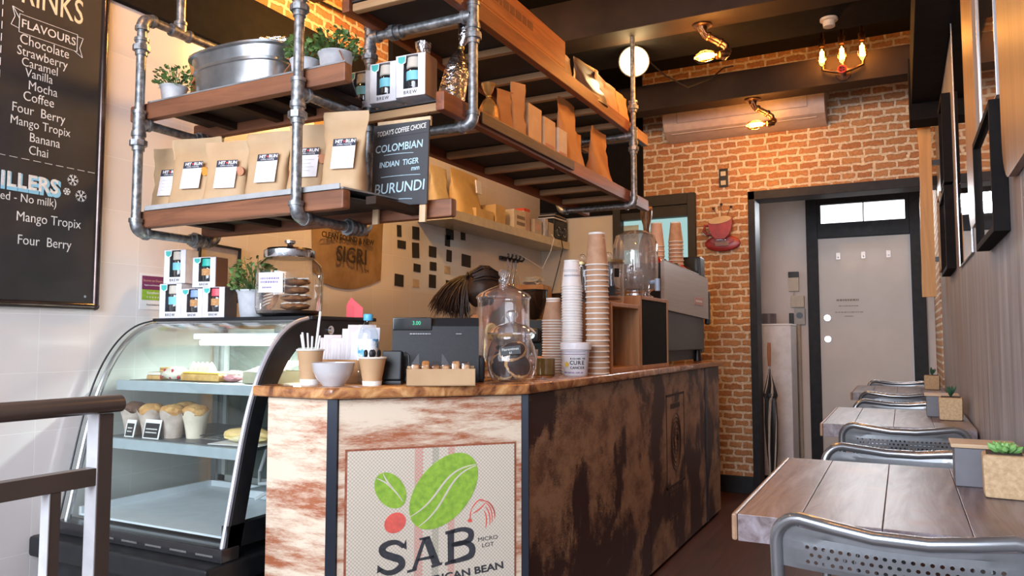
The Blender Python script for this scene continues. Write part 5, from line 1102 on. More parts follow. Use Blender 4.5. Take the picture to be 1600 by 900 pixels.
for s_ in (0, 1):
    for i in range(nv + 1):
        for k in range(nu + 1):
            u = k / nu; w_ = i / nv; y = 2.995 + .57 * u; z = 2.36 - (.92 + .055 * math.sin(math.pi * u) - .03 * u + (-.03 if u < .1 else 0)) * w_
            d_ = .006 + .020 * math.sin(math.pi * u) * math.sin(math.pi * w_) ** .5 + .004 * noise.noise(Vector((u * 5, w_ * 6, 1)))
            y -= .018 * math.sin(math.pi * w_) * (1 if u < .5 else -1) * abs(u - .5) * 2; vs_.append((XL + (.002 if s_ == 0 else d_), y, z))
q = (nu + 1) * (nv + 1)
for i in range(nv):
    for k in range(nu):
        a_ = i * (nu + 1) + k; fs_.append((a_, a_ + 1, a_ + nu + 2, a_ + nu + 1)); fs_.append((q + a_, q + a_ + nu + 1, q + a_ + nu + 2, q + a_ + 1))
for k in range(nu): fs_.append((k, q + k, q + k + 1, k + 1)); a_ = nv * (nu + 1) + k; fs_.append((a_, a_ + 1, q + a_ + 1, q + a_))
for i in range(nv): a_ = i * (nu + 1); fs_.append((a_, a_ + nu + 1, q + a_ + nu + 1, q + a_)); a_ += nu; fs_.append((a_, q + a_, q + a_ + nu + 1, a_ + nu + 1))
obj('sack_cloth', MB().geo(vs_, fs_), SACK, t, world=True)
Ws = lambda y, z: frame((XL + .031, y, z), (0, 1, 0), (0, 0, 1)); b_ = MB(); SI = mat('sack_dark_print', (.035, .022, .014), rough=.9)
b_.text('SIGRI', Ws(3.275, 1.580), .120, .0015, sx=.95, bold=.0008).text('TM', Ws(3.40, 1.505), .030, .0015).text('CLEAN SOUND & NEW', Ws(3.245, 1.672), .042, .0015, bold=.0010).text('COFFEE BEANS', Ws(3.26, 1.722), .046, .0015, bold=.0010).text('ARABICA', Ws(3.25, 1.76), .045, .0015, bold=.001)
b_.text('SIG', Ws(3.445, 2.075), .125, .0015, sx=.8, bold=.0008).text('MARK', Ws(3.35, 2.235), .075, .0015, sx=.8).text('16', Ws(3.215, 2.31), .085, .0015)
b_.tube([(XL + .031, 3.14, 2.36), (XL + .031, 3.145, 2.26), (XL + .031, 3.17, 2.245), (XL + .031, 3.29, 2.235)], .003, 6); b_.tube([(XL + .031, 3.26, 2.165), (XL + .031, 3.50, 2.16)], .003, 6)
for k in range(6): b_.prism(ell(3.38 + k * .024 - 3.24, 1.93 + .018 * math.cos(k * 2.4) - 1.9, .030, .011, R(60 + (k % 2) * 60), 14), .0015, Ws(3.24, 1.9))
obj('lettering', b_, SI, t, world=True)
# black notes on the tiles
NOTE = mat('black_note', (.020, .018, .018), rough=.7); NOTEB = mat('beige_note', (.62, .50, .36), rough=.7)
notes = [(3.748, 1.782, .044, .070), (3.925, 1.790, .075, .080), (3.775, 1.702, .085, .048), (3.925, 1.682, .075, .095), (4.118, 1.692, .085, .070), (4.325, 1.86, .095, .13), (4.50, 1.845, .060, .065), (4.300, 1.785, .060, .075), (4.320, 1.685, .062, .078), (4.545, 1.672, .120, .085), (3.942, 1.572, .075, .050), (4.125, 1.598, .075, .055), (3.752, 1.482, .090, .072), (4.118, 1.500, .080, .085), (4.322, 1.488, .078, .060), (4.585, 1.505, .085, .12)]
hx = ['highest left', 'tall one right of the highest left', 'wide one in the second row at left', 'tallest in the second column', 'wide one in the third column', 'largest under the wall shelf', 'small one under the wall shelf edge', 'square one below the largest', 'narrow one in the fourth column', 'widest at the right', 'small slanted one in the lower rows', 'small one in the middle of the lower rows', 'lowest left', 'lowest in the third column', 'lowest in the fourth column', 'partly behind the dark hair']
for (y, z, w_, h), s in zip(notes, hx):
    o = obj('black_note', MB().box((0, -w_ / 2, -h / 2), (.003, w_ / 2, h / 2)), NOTE, None, 'black note taped on the tiles, ' + s, 'note', 'black notes on the tiled wall'); o.location = (XL + .001, y, z); o.rotation_euler = (R(random.uniform(-4, 4)), 0, 0)
for (y, z, s) in ((3.93, 1.475, 'bottom row'), (4.30, 1.588, 'right of the small middle black note')):
    o = obj('beige_note', MB().box((0, -.035, -.025), (.002, .035, .025)), NOTEB, None, 'pale beige note taped on the tiles, ' + s, 'note'); o.location = (XL + .001, y, z)
# wall shelf and what stands on it
SHC = mat('cream_laminate_shelf', (.66, .60, .47), rough=.4)
obj('wall_shelf', MB().box((XL + .001, 3.94, 1.865), (-2.44, YB - .005, 1.925), bev=.003), SHC, None, 'long thick cream wall shelf fixed on the tiles behind the counter', 'shelf')
SZ = 1.9255
def shbox(nm, label, x, y, w_, d, h, m_, cat_='box', rz=0, z=SZ, grp=None):
    t = thing(nm, label, cat_, (x, y, z), R(rz), grp); o = obj('carton', MB().box((-d / 2, -w_ / 2, 0), (d / 2, w_ / 2, h), bev=.003), m_, t); return t, o
YB1 = mat('yellow_brown_bag', (.68, .47, .20), (.58, .38, .15), rough=.6, scale=8, bmp=.3, bdist=.006)
t = thing('large_paper_bag', 'large yellow-brown paper bag at the near end of the wall shelf', 'paper bag', (-2.57, 4.30, SZ), R(92)); obj('bag_paper', bag(.36, .31, .16, 61), YB1, t); obj('label', MB().box((.06, -.085, .17), (.13, -.075, .26), Matrix.Rotation(R(-6), 4, 'X')), WHITE, t)
t = thing('large_paper_bag', 'cream paper bag leaning behind the near end of the wall shelf', 'paper bag', (-2.60, 4.04, SZ), R(88)); obj('bag_paper', bag(.18, .30, .10, 62), mat('cream_paper_bag', (.66, .54, .32), (.58, .46, .26), rough=.6), t)
shbox('cardboard_box', 'yellow cardboard box on the wall shelf beside the large paper bag', -2.53, 4.62, .14, .13, .13, YB1)
shbox('cardboard_box', 'low yellow card box in front of the large paper bag', -2.50, 4.40, .24, .07, .065, YB1)
t, o = shbox('printed_packet', 'white packet with brown block lettering on the wall shelf', -2.515, 4.90, .19, .12, .135, mat('cream_packet', (.70, .62, .50), rough=.5))
obj('lettering', scrib(MB(), frame((.0605, .015, .062), (0, 1, 0), (0, 0, 1)), .15, .09, 2, None, .0008), BROWNINK, o)
shbox('printed_packet', 'packet with a red top on the wall shelf', -2.52, 5.06, .10, .09, .155, mat('pinkish_packet', (.60, .42, .36), rough=.5)); bpy.data.objects[-1]
t, o = shbox('packet_lid', 'red lid pressed on the pinkish packet', -2.52, 5.06, .10, .09, .02, mat('red_lid_paper', (.75, .10, .05), rough=.5), 'lid', z=SZ + .1552)
t, o = shbox('plastic_tub', 'clear plastic tub with a pink label on the wall shelf', -2.50, 5.20, .13, .10, .11, mat('frosted_tub', (.52, .45, .36), rough=.3)); obj('label', MB().box((.0505, -.045, .03), (.052, .045, .075)), mat('pink_label', (.7, .45, .42)), o)
shbox('white_carton_box', 'white and blue carton on the wall shelf', -2.49, 5.33, .06, .10, .135, mat('white_blue_carton', (.70, .68, .64), (.25, .30, .50), rough=.5, scale=9))
shbox('plastic_tub', 'second clear tub near the black radio', -2.50, 5.44, .10, .10, .12, mat('frosted_tub', (.52, .45, .36)))
t = thing('radio', 'black radio at the far end of the wall shelf', 'radio', (-2.515, 5.64, SZ)); obj('radio_body', MB().box((-.06, -.135, 0), (.065, .135, .165), bev=.012), BLACKP, t)
for y in (-.06, .06): obj('speaker_ring', MB().tube([(.067, y + .035 * math.cos(q * .524), .07 + .035 * math.sin(q * .524)) for q in range(12)], .003, 6, closed=True), CHROME, t)
for k in range(4):
    c_ = thing('magazine', 'thin magazine lying flat on top of the radio', 'magazine', (-2.52, 5.62, SZ + .1655 + k * .0115), R(random.uniform(-9, 9)), 'magazines on the radio'); obj('pages', MB().box((-.07, -.12, 0), (.07, .12, .010), bev=.001), [WHITE, BLACKP, mat('page_grey', (.35, .33, .32)), BLACKP][k], c_)
obj('power_cord', MB().tube([(-2.445, 5.62, 1.96), (-2.43, 5.625, 1.86), (-2.47, 5.62, 1.70), (-2.52, 5.60, 1.5), (-2.50, 5.60, 1.36)], .004, 6), BLACKM, None, 'black power cord hanging from the radio below the wall shelf', 'cord')
obj('power_cord', MB().tube([(-2.44, 5.42, 1.95), (-2.42, 5.43, 1.92), (-2.45, 5.43, 1.82), (-2.52, 5.42, 1.68), (-2.56, 5.35, 1.72), (-2.65, 5.2, 1.80)], .003, 6), WHITE, None, 'pale cord looping under the far end of the wall shelf', 'cord')
# utensil hooks with whisks
t = thing('hook_rack', 'black hook rack fixed on the tiles under the wall shelf', 'hook rack', (XL + .02, 5.17, 1.74)); obj('rack_bar', MB().box((XL + .001, 5.03, 1.725), (XL + .02, 5.33, 1.755), bev=.003), BLACKM, t, world=True)
for k in range(5): y = 5.05 + k * .065; obj('hook', MB().tube([(XL + .02, y, 1.74), (XL + .06, y, 1.735), (XL + .075, y, 1.75 + .01 * (k % 2)), (XL + .07, y, 1.77)], .008, 8), BLACKM, t, world=True)
for k in range(3):
    w_ = thing('wire_whisk', ['leftmost', 'middle', 'rightmost'][k] + ' wire whisk hanging from the black hooks', 'whisk', (XL + .06, 5.06 + k * .065, 1.73), 0, 'whisks on the rack')
    obj('whisk_handle', MB().cyl((0, 0, 0), (0, 0, -.07), .008, 10), CHROME, w_)
    for q in range(4): a = q * math.pi / 4; obj('whisk_wire', MB().tube([(.004 * math.cos(a), .004 * math.sin(a), -.07), (.028 * math.cos(a), .028 * math.sin(a), -.15), (.03 * math.cos(a), .03 * math.sin(a), -.19), (0, 0, -.215), (-.03 * math.cos(a), -.03 * math.sin(a), -.19), (-.028 * math.cos(a), -.028 * math.sin(a), -.15), (-.004 * math.cos(a), -.004 * math.sin(a), -.07)], .0012, 5), CHROME, w_)
# back bench along the tiled wall
t = thing('back_bench', 'low dark work bench along the tiled wall behind the counter', 'bench', (-2.43, 4.0, 0)); obj('bench_top', MB().box((XL + .003, 2.52, .86), (-2.15, YB - .02, .90), bev=.003), BLACKP, t, world=True)
obj('bench_front', MB().box((XL + .02, 2.54, .08), (-2.18, YB - .03, .86)), mat('bench_grey', (.12, .12, .12), rough=.5), t, world=True); obj('bench_plinth', MB().box((XL + .05, 2.58, 0), (-2.22, YB - .05, .08)), BLACKM, t, world=True)
# grinders
def grinder(label, x, y):
    t = thing('coffee_grinder', label, 'grinder', (x, y, .9005), R(15), 'grinders on the back bench')
    obj('grinder_body', MB().box((-.09, -.10, 0), (.09, .12, .04), bev=.01).box((-.075, -.02, .04), (.075, .11, .37), bev=.02).box((-.05, -.09, .20), (.05, -.02, .30), bev=.015), BLACKM, t)
    obj('bean_hopper', MB().lathe([(.035, .37), (.05, .39), (.088, .47), (.095, .56), (.0005, .56)], 26, caps=False), glass('smoked_hopper', (.30, .26, .24), 1.45, base=.06, body=(.06, .04, .035), bodyfac=.5), t)
    obj('hopper_lid', MB().lathe([(.097, .56), (.098, .568), (.03, .575), (.0005, .575)], 26), BLACKP, t)
    obj('grinder_fork', MB().tube([(-.03, -.09, .18), (-.03, -.14, .175), (.03, -.14, .175), (.03, -.09, .18)], .004, 6), CHROME, t)
    obj('front_dial', MB().cyl((0, -.092, .25), (0, -.10, .25), .022, 18), CHROME, t)
grinder('black coffee grinder behind the tall biscuit jar', -2.285, 4.78); grinder('black coffee grinder behind the short cup stack', -2.30, 5.30)
t = thing('cardboard_box', 'tan and orange box standing on the back bench beside the grinders', 'box', (-2.42, 5.05, 0.9005), R(10)); obj('carton', MB().box((-.10, -.12, 0), (.11, .12, .62), bev=.006), mat('tan_orange_carton', (.60, .40, .20), (.48, .16, .05), rough=.6, scale=4), t)
obj('plastic_bag', MB().ball((0, 0, .0), .07, (1, 1.2, .5), jit=.5, seed=4, sub=3), mat('white_bag_plastic', (.6, .6, .6), rough=.4), None, 'crumpled white bag on top of the tan and orange box', 'bag').location = (-2.42, 5.05, 1.553)
t = thing('milk_jug', 'steel milk jug hanging under the far end of the wall shelf', 'jug', (-2.42, 5.55, 1.30)); obj('jug', MB().lathe([(.0005, 0), (.045, 0), (.048, .01), (.038, .08), (.040, .11), (.037, .11), (.0005, .02)], 22, caps=False), CHROME, t); obj('jug_handle', MB().tube([(.04, 0, .10), (.07, 0, .09), (.07, 0, .03), (.046, 0, .02)], .004, 6), CHROME, t); obj('jug_cord', MB().tube([(0, 0, .11), (0, 0, .565)], .0015, 5).tube([(-.03, 0, .11), (0, 0, .14), (.03, 0, .11)], .0015, 5), CHROME, t)
t = thing('storage_caddy', 'grey crate of kitchen tools on the grinder end of the bench', 'caddy', (-2.35, 5.58, .9005)); obj('caddy_body', MB().box((-.13, -.1, 0), (.13, .1, .34), bev=.01), BLACKP, t)
for k in range(6): obj('tool', MB().box((-.11 + k * .04, -.07, .34), (-.08 + k * .04, .07, .44 + .03 * (k % 3)), bev=.004), [mat('tool_grey', (.25, .24, .24)), mat('tool_brown', (.28, .18, .12))][k % 2], t)

# ================================================================ on the brick wall
t = thing('cup_wall_art', 'red metal cup and saucer wall ornament with wire steam on the bricks', 'wall ornament', (-1.19, YB, 1.9)); REDA = mat('worn_red_enamel', (.40, .035, .030), (.26, .02, .02), rough=.35, scale=14)
Mf = lambda x, z, d=.012: frame((x, YB - d, z), (1, 0, 0), (0, 0, 1))
obj('saucer', MB().ball((-1.185, YB - .022, 1.845), .115, (1.15, .14, .52), sub=4, mt=REDA).prism(ell(0, 0, .085, .03, 0), .004, frame((-1.185, YB - .043, 1.862), (1, 0, 0), (0, 0, 1))), REDA, t, world=True)
pc = [(-.085, .075), (-.082, .02), (-.060, -.035), (-.03, -.062), (.03, -.066), (.066, -.035), (.088, .03), (.090, .098), (.04, .092), (0, .085)]
obj('cup', MB().prism(pc, .045, frame((-1.190, YB - .052, 1.935), (1, 0, 0), (0, 0, 1))), REDA, t, world=True)
obj('coffee_top', MB().prism(ell(0, 0, .084, .026, R(7)), .048, frame((-1.188, YB - .053, 2.012), (1, 0, 0), (0, 0, 1))), mat('milky_coffee', (.62, .45, .25), rough=.6), t, world=True)
obj('cup_handle', MB().tube([(-1.27, YB - .03, 1.985), (-1.315, YB - .03, 1.985), (-1.322, YB - .03, 1.945), (-1.295, YB - .03, 1.915), (-1.255, YB - .03, 1.915)], .010, 10), REDA, t, world=True)
obj('silver_bean', MB().ball((-1.165, YB - .056, 1.962), .028, (1, .25, .35), M=Matrix.Identity(4)), CHROME, t, world=True)
obj('cup_foot', MB().box((-1.225, YB - .06, 1.862), (-1.155, YB - .03, 1.874), bev=.003), CHROME, t, world=True)
for k in range(3): obj('slot', MB().box((-1.235, YB - .050, 1.826 + k * .012), (-1.135, YB - .046, 1.832 + k * .012)), mat('slot_tan', (.40, .30, .22)), t, world=True)
for x0, x1, z1 in ((-1.215, -1.250, 2.115), (-1.195, -1.192, 2.142), (-1.160, -1.120, 2.118)):
    obj('steam_wire', MB().tube([(x0, YB - .03, 2.015), (x0 + (x1 - x0) * .3 + .004, YB - .03, 2.06), (x1, YB - .025, z1)], .0016, 6), BLACKM, t, world=True); obj('steam_knob', MB().ball((x1, YB - .018, z1), .010), BLACKM, t, world=True)
t = thing('light_switch', 'black double light switch on the bricks above the red cup ornament', 'switch', (-1.172, YB, 2.345)); obj('switch_plate', MB().box((-1.205, YB - .014, 2.275), (-1.140, YB - .001, 2.415), bev=.003), BLACKP, t, world=True)
for z in (2.305, 2.375): obj('rocker', MB().box((-1.192, YB - .020, z - .017), (-1.154, YB - .014, z + .022 - .004), bev=.002), mat('aged_ivory', (.60, .54, .42), rough=.4), t, world=True)
t = thing('air_conditioner', 'white split air conditioner on the brick wall under the far beam', 'air conditioner', (-1.03, YB, 2.75)); ACW = mat('ac_white', (.46, .38, .37), rough=.4)
pa = [(0, 2.93), (-.20, 2.93), (-.225, 2.90), (-.23, 2.78), (-.19, 2.70), (-.10, 2.655), (0, 2.65)]
obj('ac_body', MB().prism(pa, 1.14, frame((-1.575, YB, 0), (0, 1, 0), (0, 0, 1)), bev=0), ACW, t, world=True)
Mq = frame((-1.005, YB - .2318, 2.80), (1, 0, 0), (0, 0, 1)); b_ = MB()
for a, b2 in (((-.46, -.055), (.46, -.053)), ((-.46, .04), (.46, .042)), ((-.46, -.055), (-.458, .042)), ((.458, -.055), (.46, .042))): b_.box((*a, 0), (*b2, .001), Mq)
obj('panel_line', b_, mat('grey_seam', (.12, .11, .11)), t, world=True); obj('vane', MB().box((-1.52, YB - .175, 2.678), (-.49, YB - .11, 2.684), bev=.001), mat('ac_vane', (.55, .48, .46), rough=.4), t, world=True); obj('power_light', MB().ball((-1.25, YB - .2305, 2.895), .006), emis('warm_pin_light', (1, .75, .6), 4), t, world=True)
# by the internal window
t = thing('clipped_notes', 'pale notes with a sketch taped on the window pane', 'note', (-1.93, YB + .045, 1.96)); obj('paper', MB().box((-1.985, YB + .044, 1.84), (-1.86, YB + .048, 2.04)), mat('mint_paper', (.55, .70, .66), rough=.6), t, world=True); obj('sketch', MB().tube([(-1.96 + .012 * k, YB + .043, 1.95 + .02 * math.sin(k * 2.1)) for k in range(8)], .0015, 5), INK, t, world=True)
# corridor things
t = thing('white_cabinet', 'tall narrow white cabinet in the corridor behind the opening', 'cabinet', (-.94, 6.62, 0)); obj('cabinet_body', MB().box((-1.115, 6.45, .03), (-.80, 6.80, 1.235), bev=.003), mat('white_laminate', (.70, .69, .72), rough=.35), t, world=True); obj('cabinet_top', MB().box((-1.118, 6.447, 1.236), (-.797, 6.803, 1.250), bev=.002), WHITE, t, world=True); obj('cabinet_foot', MB().box((-1.10, 6.47, 0), (-.81, 6.79, .03)), BLACKP, t, world=True)
obj('dark_pot', MB().lathe([(.0005, 0), (.058, 0), (.062, .004), (.062, .085), (.057, .085), (.055, .01), (.0005, .01)], 28), mat('mauve_brown_pot', (.10, .075, .075), rough=.4), None, 'dark round pot on the white corridor cabinet', 'pot').location = (-.985, 6.56, 1.2505)
t = thing('electric_meter', 'beige electric boxes on the corridor end wall behind the cabinet', 'meter', (-.80, 7.0, 1.4)); bg_ = mat('aged_beige_box', (.56, .48, .38), rough=.5)
for a, b2, m_ in (((-.875, 1.54), (-.79, 1.66), bg_), ((-.875, 1.66), (-.79, 1.71), BLACKP), ((-.86, 1.40), (-.75, 1.50), bg_), ((-.83, 1.25), (-.745, 1.39), mat('grey_box', (.42, .40, .38), rough=.5)), ((-.875, 1.22), (-.84, 1.35), BLACKP)): obj('meter_box', MB().box((a[0], 6.96, a[1]), (b2[0], 6.999, b2[1]), bev=.004), m_, t, world=True)
obj('meter_dial', MB().cyl((-.788, 6.96, 1.33), (-.788, 6.95, 1.33), .026, 20), BLACKM, t, world=True); obj('conduit', MB().tube([(-.80, 6.985, 1.25), (-.80, 6.985, .02)], .018, 10).tube([(-.83, 6.97, 1.54), (-.835, 6.965, 1.50), (-.86, 6.965, 1.42)], .005, 6), bg_, t, world=True)
t = thing('umbrella', 'closed striped umbrella with wooden handle leaning in the corridor opening', 'umbrella', (-.895, 6.02, 0)); t.rotation_euler = (R(-2), R(-1), 0)
vs_, fs_ = [], []; sg = 24; prf = [(.006, .02), (.022, .10), (.034, .30), (.040, .50), (.038, .66), (.045, .70), (.028, .78), (.012, .86), (.008, .90)]
for i, (r, z) in enumerate(prf):
    for k in range(sg): a = 2 * math.pi * k / sg + i * .35; rr = r * (1 + .22 * math.sin(k * math.pi / 2)); vs_.append((rr * math.cos(a), rr * math.sin(a), z))
for i in range(len(prf) - 1):
    for k in range(sg): k2 = (k + 1) % sg; fs_.append((i * sg + k, i * sg + k2, (i + 1) * sg + k2, (i + 1) * sg + k))
mb = MB(); UB = mat('umbrella_black', (.02, .018, .018), rough=.5); UW = mat('umbrella_cream', (.52, .46, .40), rough=.7); mb.mats = [UB, UW]; mb.geo(vs_, fs_)
for f in mb.bm.faces: f.material_index = 0
mb.bm.faces.ensure_lookup_table()
for i, f in enumerate(mb.bm.faces): f.material_index = 1 if (i % sg) % 6 < 2 else 0
obj('canopy', mb, UB, t); obj('shaft', MB().cyl((0, 0, 0), (0, 0, .93), .005, 10), CHROME, t); obj('umbrella_handle', MB().tube([(0, 0, .92), (0, 0, 1.0), (.002, 0, 1.06), (.004, 0, 1.10)], [.010, .014, .014, .011], 14), wood('orange_handle_wood', (.45, .17, .06), (.3, .1, .035), 2, 6), t)
obj('tie_band', MB().lathe([(.046, .685), (.048, .69), (.047, .715)], 20, caps=False), UB, t)
# ================================================================ tables and chairs along the right wall
m, nt, b = newmat('washed_recycled_table_timber')
v = coords(nt, (9, .9, 9)); a = tex(nt, v, 2.6, 8, .65, .8); c2 = tex(nt, coords(nt, (1, 1, 1)), 4.5, 5, .6)
r1 = ramp(nt, a, [(.34, (.05, .030, .027)), (.47, (.145, .105, .110)), (.64, (.245, .21, .23))]); r2 = ramp(nt, c2, [(.54, 0.0), (.70, .8)])
mx = N(nt, 'ShaderNodeMix', data_type='RGBA'); nt.links.new(r2.outputs[0], mx.inputs[0]); nt.links.new(r1.outputs[0], mx.inputs[6]); mx.inputs[7].default_value = (.24, .13, .075, 1)
nt.links.new(mx.outputs[2], b.inputs['Base Color']); b.inputs['Roughness'].default_value = .36; bump(nt, b, a, .12, .003); TABM = m
EDGW = wood('brown_table_edge', (.36, .215, .13), (.20, .11, .065), 1, 6, rough=.35)
def table(label, y0, y1):
    t = thing('cafe_table', label, 'table', (-.03, (y0 + y1) / 2, 0), 0, 'wooden cafe tables'); h = (y1 - y0) / 2; zt = .80; b_ = MB()
    xs = [-.15, -.012, .125, .258 - .0]
    for x0, x1 in zip(xs[:-1], xs[1:]): b_.box((x0 + .0004, -h, zt - .048), (x1 - .0004, h, zt), bev=.0015)
    obj('tabletop', b_, TABM, t); obj('edge_plank', MB().box((-.258, -h, zt - .050), (-.1504, h, zt + .0002), bev=.0015), TABM, t); obj('edge_banding', MB().box((-.270, -h - .0005, zt - .0505), (-.2582, h + .0005, zt + .0008), bev=.005), EDGW, t)
    obj('pedestal', MB().box((-.035, -.035, .03), (.035, .035, zt - .0485), bev=.006), BLACKM, t); obj('base_plate', MB().box((-.125, -.13, 0), (.125, .13, .03), bev=.01), BLACKM, t); obj('top_bracket', MB().box((-.12, -.12, zt - .060), (.12, .12, zt - .0485)), BLACKM, t)
    return t
TY = [(1.49, 2.25), (3.21, 4.01), (5.16, 5.93)]
table('nearest wooden cafe table with thick worn edge against the grey wall', *TY[0]); table('middle wooden cafe table against the grey wall', *TY[1]); table('farthest wooden cafe table reaching into the corridor opening', *TY[2])
GREY = mat('silver_grey_powdercoat', (.22, .23, .245), (.20, .21, .225), rough=.32, metal=.6, scale=60); TUBE = mat('satin_grey_tube', (.30, .31, .33), (.27, .28, .30), rough=.24, metal=.8)
def holes(nx, nz, dx, dz, r, x0, z0, off):
    """strip of sheet pierced by round holes, rows staggered"""
    b_ = MB(); 
    for j in range(nz):
        for i in range(nx):
            cx = x0 + i * dx + (off if j % 2 else 0); cz = z0 + j * dz; o_ = []; i_ = []
            sq = [(-.5, -.5), (0, -.5), (.5, -.5), (.5, 0), (.5, .5), (0, .5), (-.5, .5), (-.5, 0)]
            for q, (a_, c_) in enumerate(sq):
                o_.append((cx + a_ * dx, 0, cz + c_ * dz)); an = math.atan2(c_, a_); i_.append((cx + r * math.cos(an), 0, cz + r * math.sin(an)))
            b_.geo(o_ + i_, [(q, (q + 1) % 8, 8 + (q + 1) % 8, 8 + q) for q in range(8)])
    return b_
def make_chair():
    t = thing('metal_chair', 'chair', 'chair', (0, 0, 0), 0, 'grey metal chairs at the cafe tables'); W = .198; zb = .822
    bow = lambda x: -.030 * (1 - (x / W) ** 2)
    def by(x, z): return -.20 + bow(x) * min(1, max(0, (z - .60) / .2)) - (z - .45) * .10
    pts = []
    for z in (0, .2, .45, .6, .72, .775): pts.append((-W - (.02 if z == 0 else .008 if z == .2 else 0), by(-W, z) - (.05 if z == 0 else .02 if z == .2 else 0), z))
    for a in range(1, 6): an = R(180 - a * 15); pts.append((-W + .045 + .045 * math.cos(an), 0, .775 + .047 * math.sin(an)))
    top = [(-W + .045, .822), (-.10, .815), (-.04, .808), (.04, .808), (.10, .815), (W - .045, .822)]
    pts = [(p[0], by(p[0], p[2]) if p[1] == 0 and p[2] > .7 else p[1], p[2]) for p in pts]
    pts += [(x, by(x, z), z) for x, z in top]
    pts += [(-p[0], p[1], p[2]) for p in reversed(pts[:11])]
    obj('back_frame', MB().tube(pts, .0115, 14), TUBE, t)
    # backrest sheet: solid top part, three pierced rows, solid lower lip
    n = 22; dx, dz = .0134, .0125; x0 = -(n - 1) * dx / 2 - dx / 4; z0 = .7505
    b_ = holes(n, 3, dx, dz, .0035, x0, z0, dx / 2)
    zs0, zs1 = z0 - dz / 2, z0 + 2.5 * dz
    def grid(xa, xb, za, zb_, nx, nz):
        vs_ = [(xa + (xb - xa) * i / nx, 0, za + (zb_ - za) * j / nz) for j in range(nz + 1) for i in range(nx + 1)]
        b_.geo(vs_, [(j * (nx + 1) + i, j * (nx + 1) + i + 1, (j + 1) * (nx + 1) + i + 1, (j + 1) * (nx + 1) + i) for j in range(nz) for i in range(nx)])
    e_ = W - .004; grid(-e_, e_, zs1, .812, 24, 3); grid(-e_, e_, .735, zs0, 24, 1)
    for j in range(3):
        o_ = dx / 2 if j % 2 else 0; za, zc = z0 + (j - .5) * dz, z0 + (j + .5) * dz
        grid(-e_, x0 - dx / 2 + o_, za, zc, 4, 1); grid(x0 + (n - .5) * dx + o_, e_, za, zc, 4, 1)
    for q in b_.bm.verts:
        x, z = q.co.x, q.co.z; emb = max(0, 1 - abs((z - .759) / .028) ** 4) * max(0, 1 - (abs(x) / .178) ** 12); q.co.y = by(x, z) - .0035 * emb * 1.2; 
        if z > .80: q.co.z -= .012 * (1 - (x / W) ** 2)
    bmesh.ops.remove_doubles(b_.bm, verts=b_.bm.verts[:], dist=1e-5)
    t2 = b_.bm.copy(); b_.join(t2, Matrix.Translation((0, .0018, 0)))
    obj('backrest', b_, GREY, t)
    s_ = MB(); zz = .45; n2 = 18
    s_.box((-.19, -.215, zz - .012), (-.12, .19, zz), bev=.004).box((.12, -.215, zz - .012), (.19, .19, zz), bev=.004).box((-.121, .10, zz - .012), (.121, .19, zz), bev=.004).box((-.121, -.215, zz - .012), (.121, -.15, zz), bev=.004)
    h_ = holes(16, 16, .015, .0157, .0032, -.1125, -.1425, 0); 
    for q in h_.bm.verts: q.co = Vector((q.co.x, q.co.z, zz - .004))
    s_.join(h_.bm.copy()); h_.bm.free()
    obj('seat', s_, GREY, t)
    obj('seat_rail', MB().tube([(-.185, -.21, zz - .02), (-.185, .19, zz - .02), (.185, .19, zz - .02), (.185, -.21, zz - .02)], .009, 10, closed=True), TUBE, t)
    for s in (-1, 1): obj('leg', MB().tube([(s * .180, .175, zz - .02), (s * .198, .215, .0)], .0105, 12), TUBE, t)
    obj('stretcher', MB().tube([(-.200, -.21, .22), (-.190, .195, .22)], .007, 8).tube([(.200, -.21, .22), (.190, .195, .22)], .007, 8).tube([(-.195, 0, .22), (.195, 0, .22)], .007, 8), TUBE, t)
    return t
ch = make_chair(); ch.location = (.005, 1.64, 0); ch.rotation_euler = (0, 0, R(-4)); ch['label'] = 'nearest grey metal chair with pierced back, cut by the bottom right corner'
dup(ch, (-.005, 3.235, 0), R(-1), 'grey metal chair with pierced back at the near side of the middle table')
dup(ch, (-.03, 5.05, 0), R(0), 'grey metal chair with pierced back at the near side of the farthest table')
dup(ch, (-.012, 2.135, 0), R(180), 'grey metal chair showing only its pale top edge behind the nearest table')
dup(ch, (-.025, 3.915, 0), R(180), 'grey metal chair whose top edge shows behind the middle table')
dup(ch, (-.035, 5.85, 0), R(180), 'grey metal chair whose top edge shows behind the farthest table')
